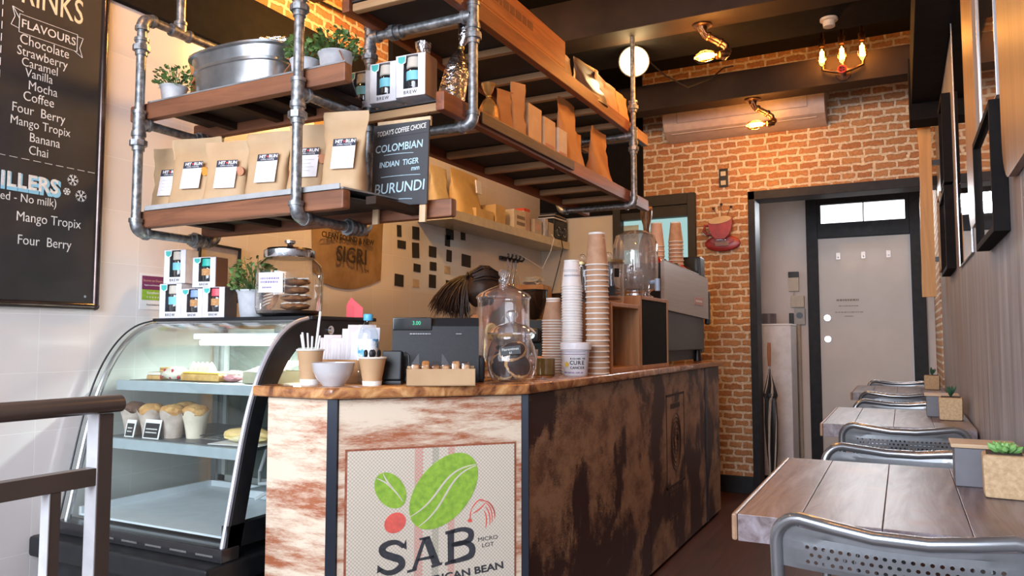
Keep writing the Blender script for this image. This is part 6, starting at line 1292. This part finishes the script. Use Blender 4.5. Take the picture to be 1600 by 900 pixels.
# hessian pots with succulents, caddies behind them
HESS = mat('hessian_wrap', (.52, .37, .22), (.40, .27, .15), rough=.95, scale=120, bmp=.4, bdist=.003); SUC = mat('succulent_green', (.20, .42, .12), (.12, .28, .08), rough=.4, scale=20); SUCD = mat('dark_succulent_green', (.03, .10, .05), (.02, .06, .03), rough=.4)
def suc(label, x, y, w_, h, kind, mm):
    t = thing('succulent_pot', label, 'plant', (x, y, .8005), R(-4), 'hessian pots on the cafe tables'); b_ = MB().box((-w_ / 2, -w_ / 2, 0), (w_ / 2, w_ / 2, h), bev=.008)
    for q in b_.bm.verts: k = 1 + .06 * (q.co.z / h); q.co.x *= k; q.co.y *= k; q.co += Vector((noise.noise(q.co * 40), noise.noise(q.co * 37), 0)) * .003
    obj('pot', b_, HESS, t); obj('soil', MB().box((-w_ * .42, -w_ * .42, h - .004), (w_ * .42, w_ * .42, h + .002)), mat('dark_soil', (.04, .025, .018), rough=.95), t)
    l = MB(); n = 22 if kind == 0 else 16
    for k in range(n):
        a = k * 2.4; q = k / n
        if kind == 0: L_ = .012 + .024 * (1 - q) ; el = R(15 + 65 * q); wd = .009
        else: L_ = .030 + .018 * random.random(); el = R(45 + 40 * random.random()); wd = .0045
        d = Vector((math.cos(a) * math.cos(el), math.sin(a) * math.cos(el), math.sin(el))); s = Vector((-math.sin(a), math.cos(a), 0)); p0_ = Vector((0, 0, h + .002))
        l.tube([p0_, p0_ + d * L_ * .5, p0_ + d * L_ * .85, p0_ + d * L_ + Vector((0, 0, .004))], [wd * .5, wd, wd * .7, .0006], 7)
    obj('succulent', l, mm, t)
suc('hessian pot with a bright green rosette succulent on the nearest table', .180, 1.90, .076, .090, 0, SUC)
suc('hessian pot with a spiky dark succulent on the middle table', .165, 3.58, .082, .092, 1, SUCD)
suc('small hessian pot with dark leaves on the farthest table', .160, 5.66, .085, .092, 1, SUCD)
for (x, y, lab) in ((.150, 2.035, 'nearest'), (.135, 3.74, 'middle')):
    t = thing('napkin_box', 'grey box with a pale wooden lid behind the plant on the ' + lab + ' table', 'napkin box', (x, y, .8005), 0, 'napkin boxes on the tables'); obj('box', MB().box((-.055, -.045, 0), (.055, .045, .085), bev=.002), mat('slate_box', (.13, .13, .15), rough=.5), t); obj('box_lid', MB().box((-.062, -.052, .0855), (.068, .052, .095), bev=.002), mat('light_wood_lid', (.48, .33, .20), rough=.5), t)

# ================================================================ on the right wall
def pic(label, y0, y1, z0, z1, d, w_, fm, gm, nm='picture_frame', cat_='picture frame', grp=None):
    t = thing(nm, label, cat_, (XR, (y0 + y1) / 2, z0), 0, grp); x0 = XR - d
    for a, b2 in (((y0, z0), (y0 + w_, z1)), ((y1 - w_, z0), (y1, z1)), ((y0 + w_, z0), (y1 - w_, z0 + w_)), ((y0 + w_, z1 - w_), (y1 - w_, z1))): obj('frame_side', MB().box((x0, a[0], a[1]), (XR - .001, b2[0], b2[1]), bev=.0015), fm, t, world=True)
    obj('glazing', MB().box((x0 + d * .3, y0 + w_, z0 + w_), (XR - .002, y1 - w_, z1 - w_)), gm, t, world=True); return t
MIRR = mat('mirror_silver', (.80, .80, .80), (.79, .79, .79), rough=.02, metal=1.0)
DGL = mat('dark_glazed_picture', (.10, .08, .07), (.06, .05, .045), rough=.03, coat=1.0); WHF = mat('silver_white_frame', (.45, .45, .48), rough=.25, metal=.5)
pic('tall frameless wall mirror with bright edge beyond the shaped boards', 3.13, 3.80, 1.435, 2.60, .008, .006, WHF, MIRR, 'wall_mirror', 'mirror')
pic('silver framed picture high on the right wall above the black framed one', 2.18, 2.62, 1.73, 2.36, .012, .007, WHF, DGL)
pic('black box framed picture with deep sides nearest on the right wall', 2.12, 2.60, 1.385, 1.705, .035, .018, BLACKW, DGL)
pic('upper of two narrow black frames beyond the mirror', 4.10, 4.42, 1.87, 2.30, .040, .02, BLACKW, DGL)
pic('lower of two narrow black frames beyond the mirror', 4.12, 4.66, 1.46, 1.86, .040, .02, BLACKW, DGL)
pic('small wooden frame between the black frames and the upright golden board', 4.86, 5.16, 1.52, 1.96, .03, .02, LIGHTW, DGL)
BRD = wood('varnished_shaped_board', (.26, .15, .085), (.15, .085, .05), 2, 5, rough=.4)
def shaped(label, y0, y1, z0, z1):
    t = thing('shaped_board', label, 'wall board', (XR, (y0 + y1) / 2, z0), 0, 'shaped boards on the right wall'); pl = [(y0, z1), (y1, z1)] + [(y1 - .10 + .10 * math.cos(R(a)), z0 + .10 + .10 * math.sin(R(a))) for a in range(0, -91, -15)] + [(y0 + .10 + .10 * math.cos(R(a)), z0 + .10 + .10 * math.sin(R(a))) for a in range(-90, -181, -15)]
    obj('board', MB().prism([(y - y0, z) for y, z in pl], .016, frame((XR - .018, y0, 0), (0, 1, 0), (0, 0, 1))), BRD, t, world=True)
shaped('varnished wall board with rounded lower corners at the right picture edge', 1.30, 2.06, 1.485, 2.62); shaped('varnished wall board with rounded lower corners between mirror and frames', 2.66, 3.06, 1.50, 2.62)
t = thing('upright_plank', 'rough golden timber board standing out from the wall by the corridor opening', 'plank', (.17, 5.3, 1.40)); mb = MB(); vs_ = []
for i in range(24):
    z = 1.385 + i * .0475
    for x, s in ((.112, 1), (.19, 0)):
        for y in (5.29, 5.33): vs_.append((x + s * (.008 * noise.noise(Vector((0, 0, z * 6))) + .012 * (i / 23)), y, z))
fs_ = []
for i in range(23): a = i * 4; c_ = a + 4; fs_ += [(a, a + 2, c_ + 2, c_), (a + 1, c_ + 1, c_ + 3, a + 3), (a, c_, c_ + 1, a + 1), (a + 2, a + 3, c_ + 3, c_ + 2)]
fs_ += [(0, 1, 3, 2), (92, 94, 95, 93)]; obj('board', mb.geo(vs_, fs_), wood('golden_rough_board', (.60, .32, .09), (.42, .20, .05), 2, 5), t, world=True)
for z in (1.6, 2.2): obj('bracket', MB().box((.19, 5.295, z), (XR - .001, 5.325, z + .03)), BLACKM, t, world=True)

# ================================================================ handrail in the left foreground
t = thing('handrail', 'brown painted handrail with square posts in the left foreground', 'handrail', (-1.6, .6, 0)); HR = mat('taupe_painted_steel', (.085, .062, .052), (.072, .052, .044), rough=.30, scale=5, coat=.2)
def sec(w_, h, e): return [(-w_, -h), (w_, -h), (w_ * 1.15, -h * .2), (w_ * 1.25, h * .4), (w_ * .9, h), (-w_ * .9, h), (-w_ * 1.25, h * .4), (-w_ * 1.15, -h * .2)]
obj('top_rail', MB().prism([(.028 * math.copysign(abs(math.cos(q * .2618)) ** .8, math.cos(q * .2618)), (.022 if math.sin(q * .2618) > 0 else .018) * math.sin(q * .2618) + .002) for q in range(24)] , 1.90, frame((-1.60, 1.142, .979), (1, 0, 0), (0, 0, 1))), HR, t, world=True)
obj('middle_rail', MB().box((-1.622, -.8, .806), (-1.592, 1.090, .845), bev=.002), HR, t, world=True)
obj('post', MB().box((-1.628, 1.092, 0), (-1.590, 1.126, .962), bev=.002), HR, t, world=True); PF = mat('pale_grey_front_strip', (.50, .50, .52), rough=.35); obj('post_face', MB().box((-1.629, 1.0895, 0), (-1.591, 1.0918, .962)), PF, t, world=True); obj('post', MB().box((-1.628, -.80, 0), (-1.590, -.766, .962), bev=.002), HR, t, world=True)  # end post and balusters carry a thin pale grey strip on the front face
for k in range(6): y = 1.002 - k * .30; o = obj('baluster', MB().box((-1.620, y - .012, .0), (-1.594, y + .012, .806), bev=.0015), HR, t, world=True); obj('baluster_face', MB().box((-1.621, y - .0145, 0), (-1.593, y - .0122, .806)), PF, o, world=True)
# ================================================================ lamps
BRNZ = mat('aged_bronze_pipe', (.16, .085, .045), (.07, .035, .02), rough=.3, metal=.85, scale=30); AMB = glass('amber_bulb_glass', (1.0, .80, .45), 1.45, base=.04); FILA = emis('glowing_filament', (1.0, .50, .14), 70)
WARM = (1.0, .50, .17)
def plight(name, loc, parent, p, r=.03, c=WARM):
    l = bpy.data.lights.new(name, 'POINT'); l.energy = p; l.color = c; l.shadow_soft_size = r; o = bpy.data.objects.new(name, l); COL.objects.link(o); o.parent = parent; o.location = loc; return o
def bulb(parent, M, s=1.0):
    o = obj('bulb', MB().lathe([(.0005 if 0 else .013 * s, 0), (.015 * s, .02 * s), (.026 * s, .055 * s), (.031 * s, .08 * s), (.027 * s, .105 * s), (.012 * s, .123 * s), (.0005, .126 * s)], 22, M, caps=False), AMB, parent)
    f_ = MB()
    for k in range(6):
        a, c_ = k * math.pi / 3, (k + 1) * math.pi / 3; f_.tube([(.010 * s * math.cos(a), .010 * s * math.sin(a), .035 * s), (.013 * s * math.cos((a + c_) / 2), .013 * s * math.sin((a + c_) / 2), .10 * s)], .0030 * s, 6, M=M)
    f_.tube([(0, 0, .02 * s), (0, 0, .04 * s)], .004 * s, 6, M=M)
    obj('filament', f_, FILA, o)
    obj('bulb_socket', MB().lathe([(.019 * s, -.045 * s), (.021 * s, -.04 * s), (.019 * s, -.005 * s), (.017 * s, .004 * s)], 18, M), BRNZ, parent)
def pipelamp(label, loc, rz, p, c=WARM):
    t = thing('pipe_lamp', label, 'lamp', loc, R(rz), 'bronze pipe ceiling lamps')
    obj('ceiling_flange', MB().lathe([(.0005, 0), (.052, 0), (.052, -.008), (.028, -.014), (.022, -.035), (.0005, -.035)], 26), BRNZ, t)
    for y in (-.02, .02):
        b_ = MB().tube([(0, y, -.028), (.012, y, -.055), (.10, y, -.100), (.125, y, -.118), (.13, y, -.15), (.12, y, -.165)], .011, 12)
        for q in ((.030, y, -.062), (.095, y, -.097), (.131, y, -.145)): b_.ball(q, .0165)
        obj('pipe_arm', b_, BRNZ, t)
    obj('pipe_joint', MB().cyl((.125, -.045, -.160), (.125, .045, -.160), .020, 16), BRNZ, t)
    for y, z in ((-.035, -.175), (.030, -.160)): bulb(t, Matrix.Translation((.085, y, z)) @ Matrix.Rotation(R(-97), 4, 'Y'))
    plight('bulb_light', (.03, -.035, -.19), t, p, .03, c); plight('bulb_light', (.03, .03, -.175), t, p, .03, c); return t
pipelamp('bronze pipe lamp with two amber bulbs under the brown middle beam', (-.915, 4.03, 2.824), 27, 11)
pipelamp('bronze pipe lamp with two amber bulbs hanging before the air conditioner', (-.855, 5.22, 2.744), 27, 10)
pipelamp('bronze pipe lamp out of sight near the right wall above the camera side', (-.36, 1.35, 2.859), 27, 6)
pipelamp('bronze pipe lamp out of sight above the menu board', (-2.25, 1.35, 2.859), 27, 5)
pipelamp('bronze pipe lamp hidden behind the hanging shelves near the tiled wall', (-2.15, 2.84, 2.859), 27, 48, (1.0, .60, .21))
pipelamp('bronze pipe lamp out of sight over the middle of the counter aisle', (-.55, 2.84, 2.859), 27, 18)
t = thing('triple_bulb_lamp', 'pipe lamp with three amber bulbs and a red valve wheel on the far beam', 'lamp', (-.285, 5.139, 2.80))
obj('valve_wheel', MB().tube([(.022 * math.cos(q * .524), -.105, .022 * math.sin(q * .524)) for q in range(12)], .006, 8, closed=True).box((-.02, -.108, -.003), (.02, -.102, .003)).box((-.003, -.108, -.02), (.003, -.102, .02)), mat('red_valve', (.60, .04, .03), rough=.35), t)
obj('lamp_body', MB().cyl((0, 0, 0), (0, -.10, 0), .017, 16).cyl((0, 0, 0), (0, -.008, 0), .042, 24), BRNZ, t)
for x in (-.115, 0, .115):
    obj('pipe_arm', MB().tube([(0, -.035, 0.0), (x * .6, -.035, .018), (x, -.03, .035), (x, -.028, .14), (x, -.028, .235), (x, -.05, .262), (x, -.085, .262), (x, -.10, .24), (x, -.10, .205)], .010, 12), BRNZ, t)
    bulb(t, Matrix.Translation((x, -.10, .165)) @ Matrix.Rotation(R(180), 4, 'X')); plight('bulb_light', (x, -.10, .085), t, 3.2)
# flood lamp by the far shelf pipe
t = thing('round_flood_lamp', 'round glowing work lamp behind the top of the far shelf pipe', 'lamp', (-1.345, 4.17, 2.742), R(22))
obj('lamp_dish', MB().lathe([(.085, 0), (.09, .006), (.082, .035), (.045, .062), (.0005, .066)], 32, Matrix.Rotation(R(-78), 4, 'X')), mat('lamp_shell', (.5, .48, .42), rough=.3, metal=.7), t)
obj('lamp_glass', MB().lathe([(.0005, -.012), (.05, -.009), (.084, 0)], 32, Matrix.Rotation(R(-78), 4, 'X'), caps=False), emis('flood_lamp_face', (1.0, .76, .38), 3.5), t)
obj('lamp_arm', MB().tube([(0, .06, .0), (0, .075, .03), (0, .075, .09)], .008, 8), BLACKM, t)
plight('flood_light', (0, -.07, -.01), t, 9, .08, (1.0, .72, .34))
obj('power_cord', MB().tube([(-1.32, 4.24, 2.80), (-1.28, 4.6, 2.78), (-1.2, 4.85, 2.77), (-1.08, 5.0, 2.86), (-1.02, 5.1, 2.95), (-.96, 5.12, 2.96)], .005, 6), BLACKM, None, 'black lamp cord sagging from the round lamp to the far beam', 'cord')
obj('power_cord', MB().tube([(XL + .05, 2.2, 3.02), (XL + .05, 2.6, 2.93), (XL + .05, 2.9, 2.88), (XL + .05, 3.3, 2.91), (XL + .05, 3.6, 3.0)], .006, 6), BLACKM, None, 'black cord sagging along the upper brick wall at the left', 'cord')
t = thing('ceiling_sensor', 'small pale round sensor under the black ceiling boards', 'sensor', (-.30, 4.28, 2.834)); obj('sensor', MB().lathe([(.0005, 0), (.045, 0), (.045, -.012), (.032, -.016), (.030, -.045), (.0005, -.048)], 24), mat('aged_white_plastic', (.60, .50, .40), rough=.4), t)

# ================================================================ person behind the counter
SKIN = mat('warm_skin', (.50, .27, .18), (.44, .23, .15), rough=.5, scale=8); HAIR = mat('dark_brown_hair', (.040, .017, .010), (.014, .007, .005), rough=.5, scale=30, stretch=(1, 8, 8)); TOP = mat('peach_brown_top', (.30, .19, .145), rough=.85, bmp=.2); TRO = mat('black_trousers', (.02, .02, .024), rough=.8)
pers = thing('person', 'person in a brown top with a dark ponytail, bent over behind the counter', 'person', (-1.93, 3.30, 0), R(42)); pers.scale = (.955, .955, .955)
def skinned(name, pts, edges, mt, parent, sub=2):
    me = bpy.data.meshes.new(name); me.from_pydata([p[:3] for p in pts], edges, []); o = bpy.data.objects.new(name, me); COL.objects.link(o)
    md = o.modifiers.new('s', 'SKIN'); md.use_smooth_shade = True
    for v_, p in zip(me.skin_vertices[0].data, pts): v_.radius = (p[3], p[4] if len(p) > 4 else p[3])
    me.skin_vertices[0].data[0].use_root = True
    sb = o.modifiers.new('u', 'SUBSURF'); sb.levels = sub; sb.render_levels = sub
    dg = bpy.context.evaluated_depsgraph_get(); m2 = bpy.data.meshes.new_from_object(o.evaluated_get(dg)); bpy.data.objects.remove(o); bpy.data.meshes.remove(me)
    m2.materials.clear(); m2.materials.append(mt)
    for f in m2.polygons: f.use_smooth = True
    q = bpy.data.objects.new(name, m2); COL.objects.link(q); q.parent = parent; return q
# local frame: +x is the way the person faces
J = [(-.06, 0, .86, .125, .10), (-.05, 0, 1.00, .115, .085), (-.005, 0, 1.13, .135, .09), (.03, 0, 1.22, .11, .075), (.055, 0, 1.29, .048, .048), (.08, 0, 1.355, .052, .052), (.085, 0, 1.42, .072, .082), (.085, 0, 1.47, .055, .06)]
E_ = [(i, i + 1) for i in range(7)]
def limb(root, pts):
    k = root
    for p in pts: J.append(p); E_.append((k, len(J) - 1)); k = len(J) - 1
HX = {-1: .275, 1: .43}; HY = {-1: -.163, 1: .02}
for s in (-1, 1):
    limb(3, [(.03, s * .15, 1.20, .048), (.07, s * .19, 1.06, .040), (HX[s] * .62, HY[s] + s * .05, 1.065, .032), (HX[s] - .06, HY[s] + s * .01, 1.068, .024), (HX[s] - .015, HY[s], 1.060, .030, .016)])
    limb(0, [(-.06, s * .09, .80, .085), (-.03, s * .10, .46, .055), (-.06, s * .10, .10, .036), (-.06, s * .10, .045, .036), (.05, s * .11, .03, .034, .026)])
body = skinned('body', J, E_, SKIN, pers)
for s in (-1, 1):
    for k, (dy, L_) in enumerate(((-.024, .045), (-.008, .055), (.008, .052), (.022, .042))):
        bx = HX[s]; hy = HY[s]; obj('finger', MB().tube([(bx - .005, hy + dy, 1.062), (bx + L_ * .5, hy + dy * 1.15, 1.062), (bx + L_ * .85, hy + dy * 1.2, 1.050), (bx + L_, hy + dy * 1.2, 1.042)], [.0085, .008, .0075, .006], 8), SKIN, body)
    obj('thumb', MB().tube([(HX[s] - .03, HY[s] - s * .022, 1.058), (HX[s] - .01, HY[s] - s * .045, 1.056), (HX[s] + .01, HY[s] - s * .052, 1.046)], [.010, .009, .007], 8), SKIN, body)
TJ = [(-.06, 0, .86, .14, .115), (-.05, 0, 1.00, .13, .10), (-.005, 0, 1.13, .148, .105), (.03, 0, 1.215, .125, .088), (.045, 0, 1.275, .07, .065), (.06, 0, 1.31, .058, .058)]; TE = [(0, 1), (1, 2), (2, 3), (3, 4), (4, 5)]
for s in (-1, 1): n0 = len(TJ); TJ += [(.03, s * .15, 1.20, .062), (.065, s * .185, 1.07, .054)]; TE += [(3, n0), (n0, n0 + 1)]
skinned('shirt', TJ, TE, TOP, pers)
LJ = [(-.06, 0, .88, .15, .12)]; LE = []
for s in (-1, 1): n0 = len(LJ); LJ += [(-.06, s * .09, .79, .10), (-.03, s * .10, .46, .068), (-.06, s * .10, .09, .052)]; LE += [(0, n0), (n0, n0 + 1), (n0 + 1, n0 + 2)]
skinned('trousers', LJ, LE, TRO, pers)
for s in (-1, 1): obj('shoe', MB().ball((.0, s * .105, .035), .05, (2.3, .85, .7), sub=3), BLACKP, pers)
hd = MB().ball((.09, 0, 1.425), .085, (1.05, .86, 1.22), sub=4)
for q in hd.bm.verts:
    x, y, z = q.co.x - .09, q.co.y, q.co.z - 1.425
    if x > 0 and z < -.02: q.co.y *= 1 - .25 * min(1, (-z - .02) / .06); q.co.x += .006
    if x > .05: q.co.x += .020 * math.exp(-((z + .012) / .016) ** 2 - (y / .012) ** 2) - .008 * math.exp(-((z - .012) / .012) ** 2) * math.exp(-((abs(y) - .03) / .014) ** 2) + .004 * math.exp(-((z + .045) / .008) ** 2 - (y / .02) ** 2)
head = obj('head', hd, SKIN, body)
for s in (-1, 1):
    obj('eye', MB().ball((.168, s * .030, 1.437), .011, (.6, 1.2, .8)), mat('eye_white', (.7, .7, .7), rough=.2), head); obj('iris', MB().ball((.1745, s * .030, 1.437), .0048, (.3, 1, 1)), CHOC, head); obj('ear', MB().ball((.085, s * .074, 1.42), .022, (.7, .35, 1.2)), SKIN, head)
obj('mouth', MB().ball((.168, 0, 1.378), .018, (.35, 1.1, .35)), mat('lip', (.45, .14, .12), rough=.4), head)
hm = MB().ball((.070, 0, 1.447), .098, (1.03, .93, 1.12), sub=4, jit=.05)
for q in hm.bm.verts:
    if q.co.x > .135: q.co.x = .135 - (q.co.x - .135) * .1 + (.012 if q.co.z > 1.49 else -.03)
hair = obj('hair', hm, HAIR, pers)
b_ = MB(); rnd = random.Random(3)
for k in range(300):
    u = rnd.random(); w_ = rnd.uniform(-1, 1); dr = Vector((-.966, .259, 0)); sd = Vector((.259, .966, 0)); B0 = Vector((-.015, 0, 1.515))
    end = B0 + dr * (.0 + .20 * u + rnd.uniform(-.025, .025)) + sd * (w_ * .05) + Vector((0, 0, -.215 + .05 * u + rnd.uniform(-.045, .035)))
    mid = B0 + dr * (.03 + .09 * u + rnd.uniform(-.03, .03)) + sd * w_ * .035 + Vector((0, 0, -.01 - .07 * (1 - u)))
    pts = [B0 * (1 - t) ** 2 + mid * 2 * t * (1 - t) + end * t * t + (sd + Vector((0, 0, .8))) * .010 * t * math.sin(t * 4 + k * 1.7) for t in (0, .2, .4, .6, .8, 1)]
    b_.tube(pts, [.005, .007, .007, .0055, .0035, .0006], 5)
for k in range(90):
    a = rnd.uniform(-1.5, 1.5); q = rnd.uniform(.1, 1); r_ = .110
    pts = [Vector((.070, 0, 1.447)) + Vector((r_ * math.cos(t) * q * 1.02, r_ * .95 * math.sin(a) * math.sin(abs(t) if t > 0 else .0001) * .9, r_ * 1.12 * math.sin(t) * math.cos(a * .8))) for t in (.5, .9, 1.3, 1.8, 2.3)] + [Vector((-.01, 0, 1.512))]
    b_.tube(pts, [.003, .005, .005, .005, .004, .003], 5)
obj('ponytail', b_, HAIR, hair); obj('hair_tie', MB().tube([(-.022 + .004 * math.sin(q), .018 * math.cos(q * .785), 1.512 + .018 * math.sin(q * .785)) for q in range(8)], .006, 8, closed=True), BLACKM, hair)

# ================================================================ food in the display
def food(nm, label, x, y, z, grp=None, rz=0, cat_='food'): return thing(nm, label, cat_, (x, y, z), R(rz), grp)
ZT, ZM = .9765, .7765
MUF = mat('golden_muffin_top', (.62, .38, .14), (.45, .22, .07), rough=.8, scale=50, bmp=.8, bdist=.008); MUD = mat('dark_muffin_top', (.16, .08, .045), (.09, .045, .03), rough=.8, scale=50, bmp=.8, bdist=.008); PAPW = mat('muffin_paper', (.60, .50, .44), (.45, .35, .30), rough=.8, scale=30, bmp=.5)
for k, (x, y, mt, lab) in enumerate([(-2.545, 1.885, MUD, 'dark chocolate muffin in white paper at the left of the middle shelf'), (-2.435, 1.875, MUF, 'golden muffin behind the second price stand on the middle shelf'), (-2.335, 1.885, MUF, 'golden muffin with flaring paper in the middle of the middle shelf'), (-2.390, 1.985, MUF, 'golden muffin standing behind the front muffins'), (-2.255, 1.915, MUF, 'rightmost muffin with pale flaring paper')]):
    t = food('muffin', lab, x, y, ZM, 'muffins on the middle display shelf', k * 50); mb = MB(); sg = 28; vs_ = []; fs_ = []
    for i, (r, z) in enumerate([(.030, 0), (.034, .03), (.040, .06), (.050, .09), (.047, .088), (.036, .05)]):
        for j in range(sg): a = 2 * math.pi * j / sg; f_ = 1 + (.10 * math.cos(4 * a) if 2 < i < 5 else .02 * math.cos(14 * a)); vs_.append((r * f_ * math.cos(a), r * f_ * math.sin(a), z * (1 + (.12 * math.cos(4 * a) if i in (3, 4) else 0))))
    for i in range(5):
        for j in range(sg): j2 = (j + 1) % sg; fs_.append((i * sg + j, i * sg + j2, (i + 1) * sg + j2, (i + 1) * sg + j))
    fs_.append(tuple(range(sg))[::-1]); obj('muffin_case', mb.geo(vs_, fs_), PAPW if k != 4 else mat('pale_flared_paper', (.78, .68, .54), rough=.8), t); obj('muffin_top', MB().ball((0, 0, .092), .045, (1, 1, .62), sub=3, jit=.22, seed=k), mt, t)
def pstand(label, x, y, z, w_=.07, h=.055, rz=0):
    t = food('price_stand', label, x, y, z, 'price stands in the display', rz, 'price stand'); Mr = Matrix.Rotation(R(-12), 4, 'X'); obj('card', MB().box((-w_ / 2, 0, 0), (w_ / 2, .003, h), Mr, bev=.0012), WHITE, t)
    o = obj('black_field', MB().box((-w_ / 2 + .006, -.0008, .004), (w_ / 2 - .006, .0, h - .013), Mr), BLACKP, t); b_ = MB()
    for k in range(2): b_.box((-w_ / 2 + .012, -.0014, h * .30 + k * .012), (w_ / 2 - .014, -.0008, h * .30 + k * .012 + .0035), Mr)
    obj('lettering', b_, CHALK, o)
pstand('small black and white price stand beside the dark muffin', -2.490, 1.822, ZM, .05, .062, 0); pstand('larger black and white price stand before the golden muffins', -2.375, 1.822, ZM, .085, .068)
CREAMF = mat('cream_filling', (.82, .76, .64), rough=.6); TARTB = mat('tart_pastry', (.66, .42, .15), (.50, .28, .09), rough=.7, scale=40, bmp=.6)
t = food('baguette_sandwich', 'long filled sandwich at the right end of the middle shelf', -1.985, 1.90, ZM, rz=8)
obj('bread', MB().ball((0, 0, .028), .05, (1.9, .75, .5), sub=3, jit=.2, seed=2), mat('bread_crust', (.78, .60, .30), (.70, .48, .18), rough=.7, scale=12), t); obj('filling', MB().ball((.01, -.02, .020), .046, (1.7, .7, .28), sub=3, jit=.4, seed=6), mat('yellow_filling', (.80, .60, .15), (.75, .70, .55), rough=.6, scale=30), t); obj('paper_sheet', MB().box((-.11, -.065, .0), (.10, .06, .002)), WHITE, t)
t = food('wrapped_pastry', 'pale wrapped pastry on its side behind the long sandwich', -2.065, 1.99, ZM); obj('pastry', MB().ball((0, 0, .03), .032, (1.1, .9, 1), sub=2, jit=.3), CREAMF, t)
t = food('serving_tray', 'thin empty wire tray between muffins and sandwich', -2.165, 2.02, ZM, cat_='tray'); obj('tray_plate', MB().box((-.05, -.12, 0), (.05, .10, .003), bev=.001), SILV, t)
for s in (-.05, .05): obj('tray_rim', MB().tube([(s, -.12, .012), (s, .10, .012)], .002, 6), SILV, t)
for k, (x, y, z, w_, d_, h, mt, lab) in enumerate([(-2.515, 1.965, ZT, .075, .06, .028, CREAMF, 'cream topped slice at the left of the top display shelf'), (-2.462, 1.975, ZT + .029, .075, .05, .016, TARTB, 'golden slice resting on the others on the top shelf')]):
    t = food('cake_slice', lab, x, y, z, 'slices on the top display shelf', 10 * k); obj('slice_base', MB().box((-w_ / 2, -d_ / 2, 0), (w_ / 2, d_ / 2, h * .55), bev=.003), TARTB, t); obj('slice_top', MB().box((-w_ / 2, -d_ / 2, h * .56), (w_ / 2, d_ / 2, h), bev=.004), mt, t)
t = food('berry_roll', 'white meringue roll dotted with red berries on the top shelf', -2.418, 1.955, ZT, rz=5); obj('roll', MB().ball((0, 0, .024), .026, (2.3, 1.1, .95), sub=3, jit=.15), CREAMF, t)
for k in range(7): obj('berry', MB().ball((-.045 + k * .014, -.024 + .003 * (k % 2), .020 + .012 * ((k * 5) % 3 - .8)), .006, (1, .6, 1.2)), mat('berry_red', (.45, .02, .06), rough=.4), t)
t = food('lemon_tart', 'long yellow tart topped with cream swirls on the top shelf', -2.255, 1.965, ZT, rz=-3); obj('tart_base', MB().box((-.105, -.04, 0), (.105, .04, .026), bev=.005), TARTB, t); obj('curd', MB().box((-.10, -.036, .0262), (.10, .036, .033), bev=.003), mat('lemon_curd', (.82, .58, .10), rough=.3), t)
for k in range(5): obj('cream_swirl', MB().lathe([(.018, .033), (.016, .045), (.006, .062), (.0005, .068)], 14, Matrix.Translation((-.085 + k * .025, .0, 0))), CREAMF, t)
t = food('pink_slice', 'small pink and white slice between tart and cake box', -2.115, 1.955, ZT); obj('slice_base', MB().ball((0, 0, .016), .03, (1.5, .9, .55), sub=3, jit=.2), mat('pink_sponge', (.62, .30, .32), rough=.7), t); obj('slice_top', MB().ball((0, 0, .030), .025, (1.5, .9, .4), sub=3, jit=.3), CREAMF, t)
t = food('cake_box', 'open olive cardboard cake box at the right of the top shelf', -1.965, 1.975, ZT, cat_='box'); b_ = MB(); OL = mat('olive_card', (.42, .40, .28), rough=.7)
b_.box((-.075, -.05, 0), (.075, .10, .003)).box((-.075, -.052, 0), (.075, -.05, .040)).box((-.077, -.05, 0), (-.075, .10, .040)).box((.075, -.05, 0), (.077, .10, .040)).box((-.075, .098, 0), (.075, .10, .040)); obj('box', b_, OL, t); obj('box_lid', MB().box((-.076, -.03, 0), (.076, .12, .003), Matrix.Translation((0, -.015, .042)) @ Matrix.Rotation(R(14), 4, 'X')), CREAMF, t)
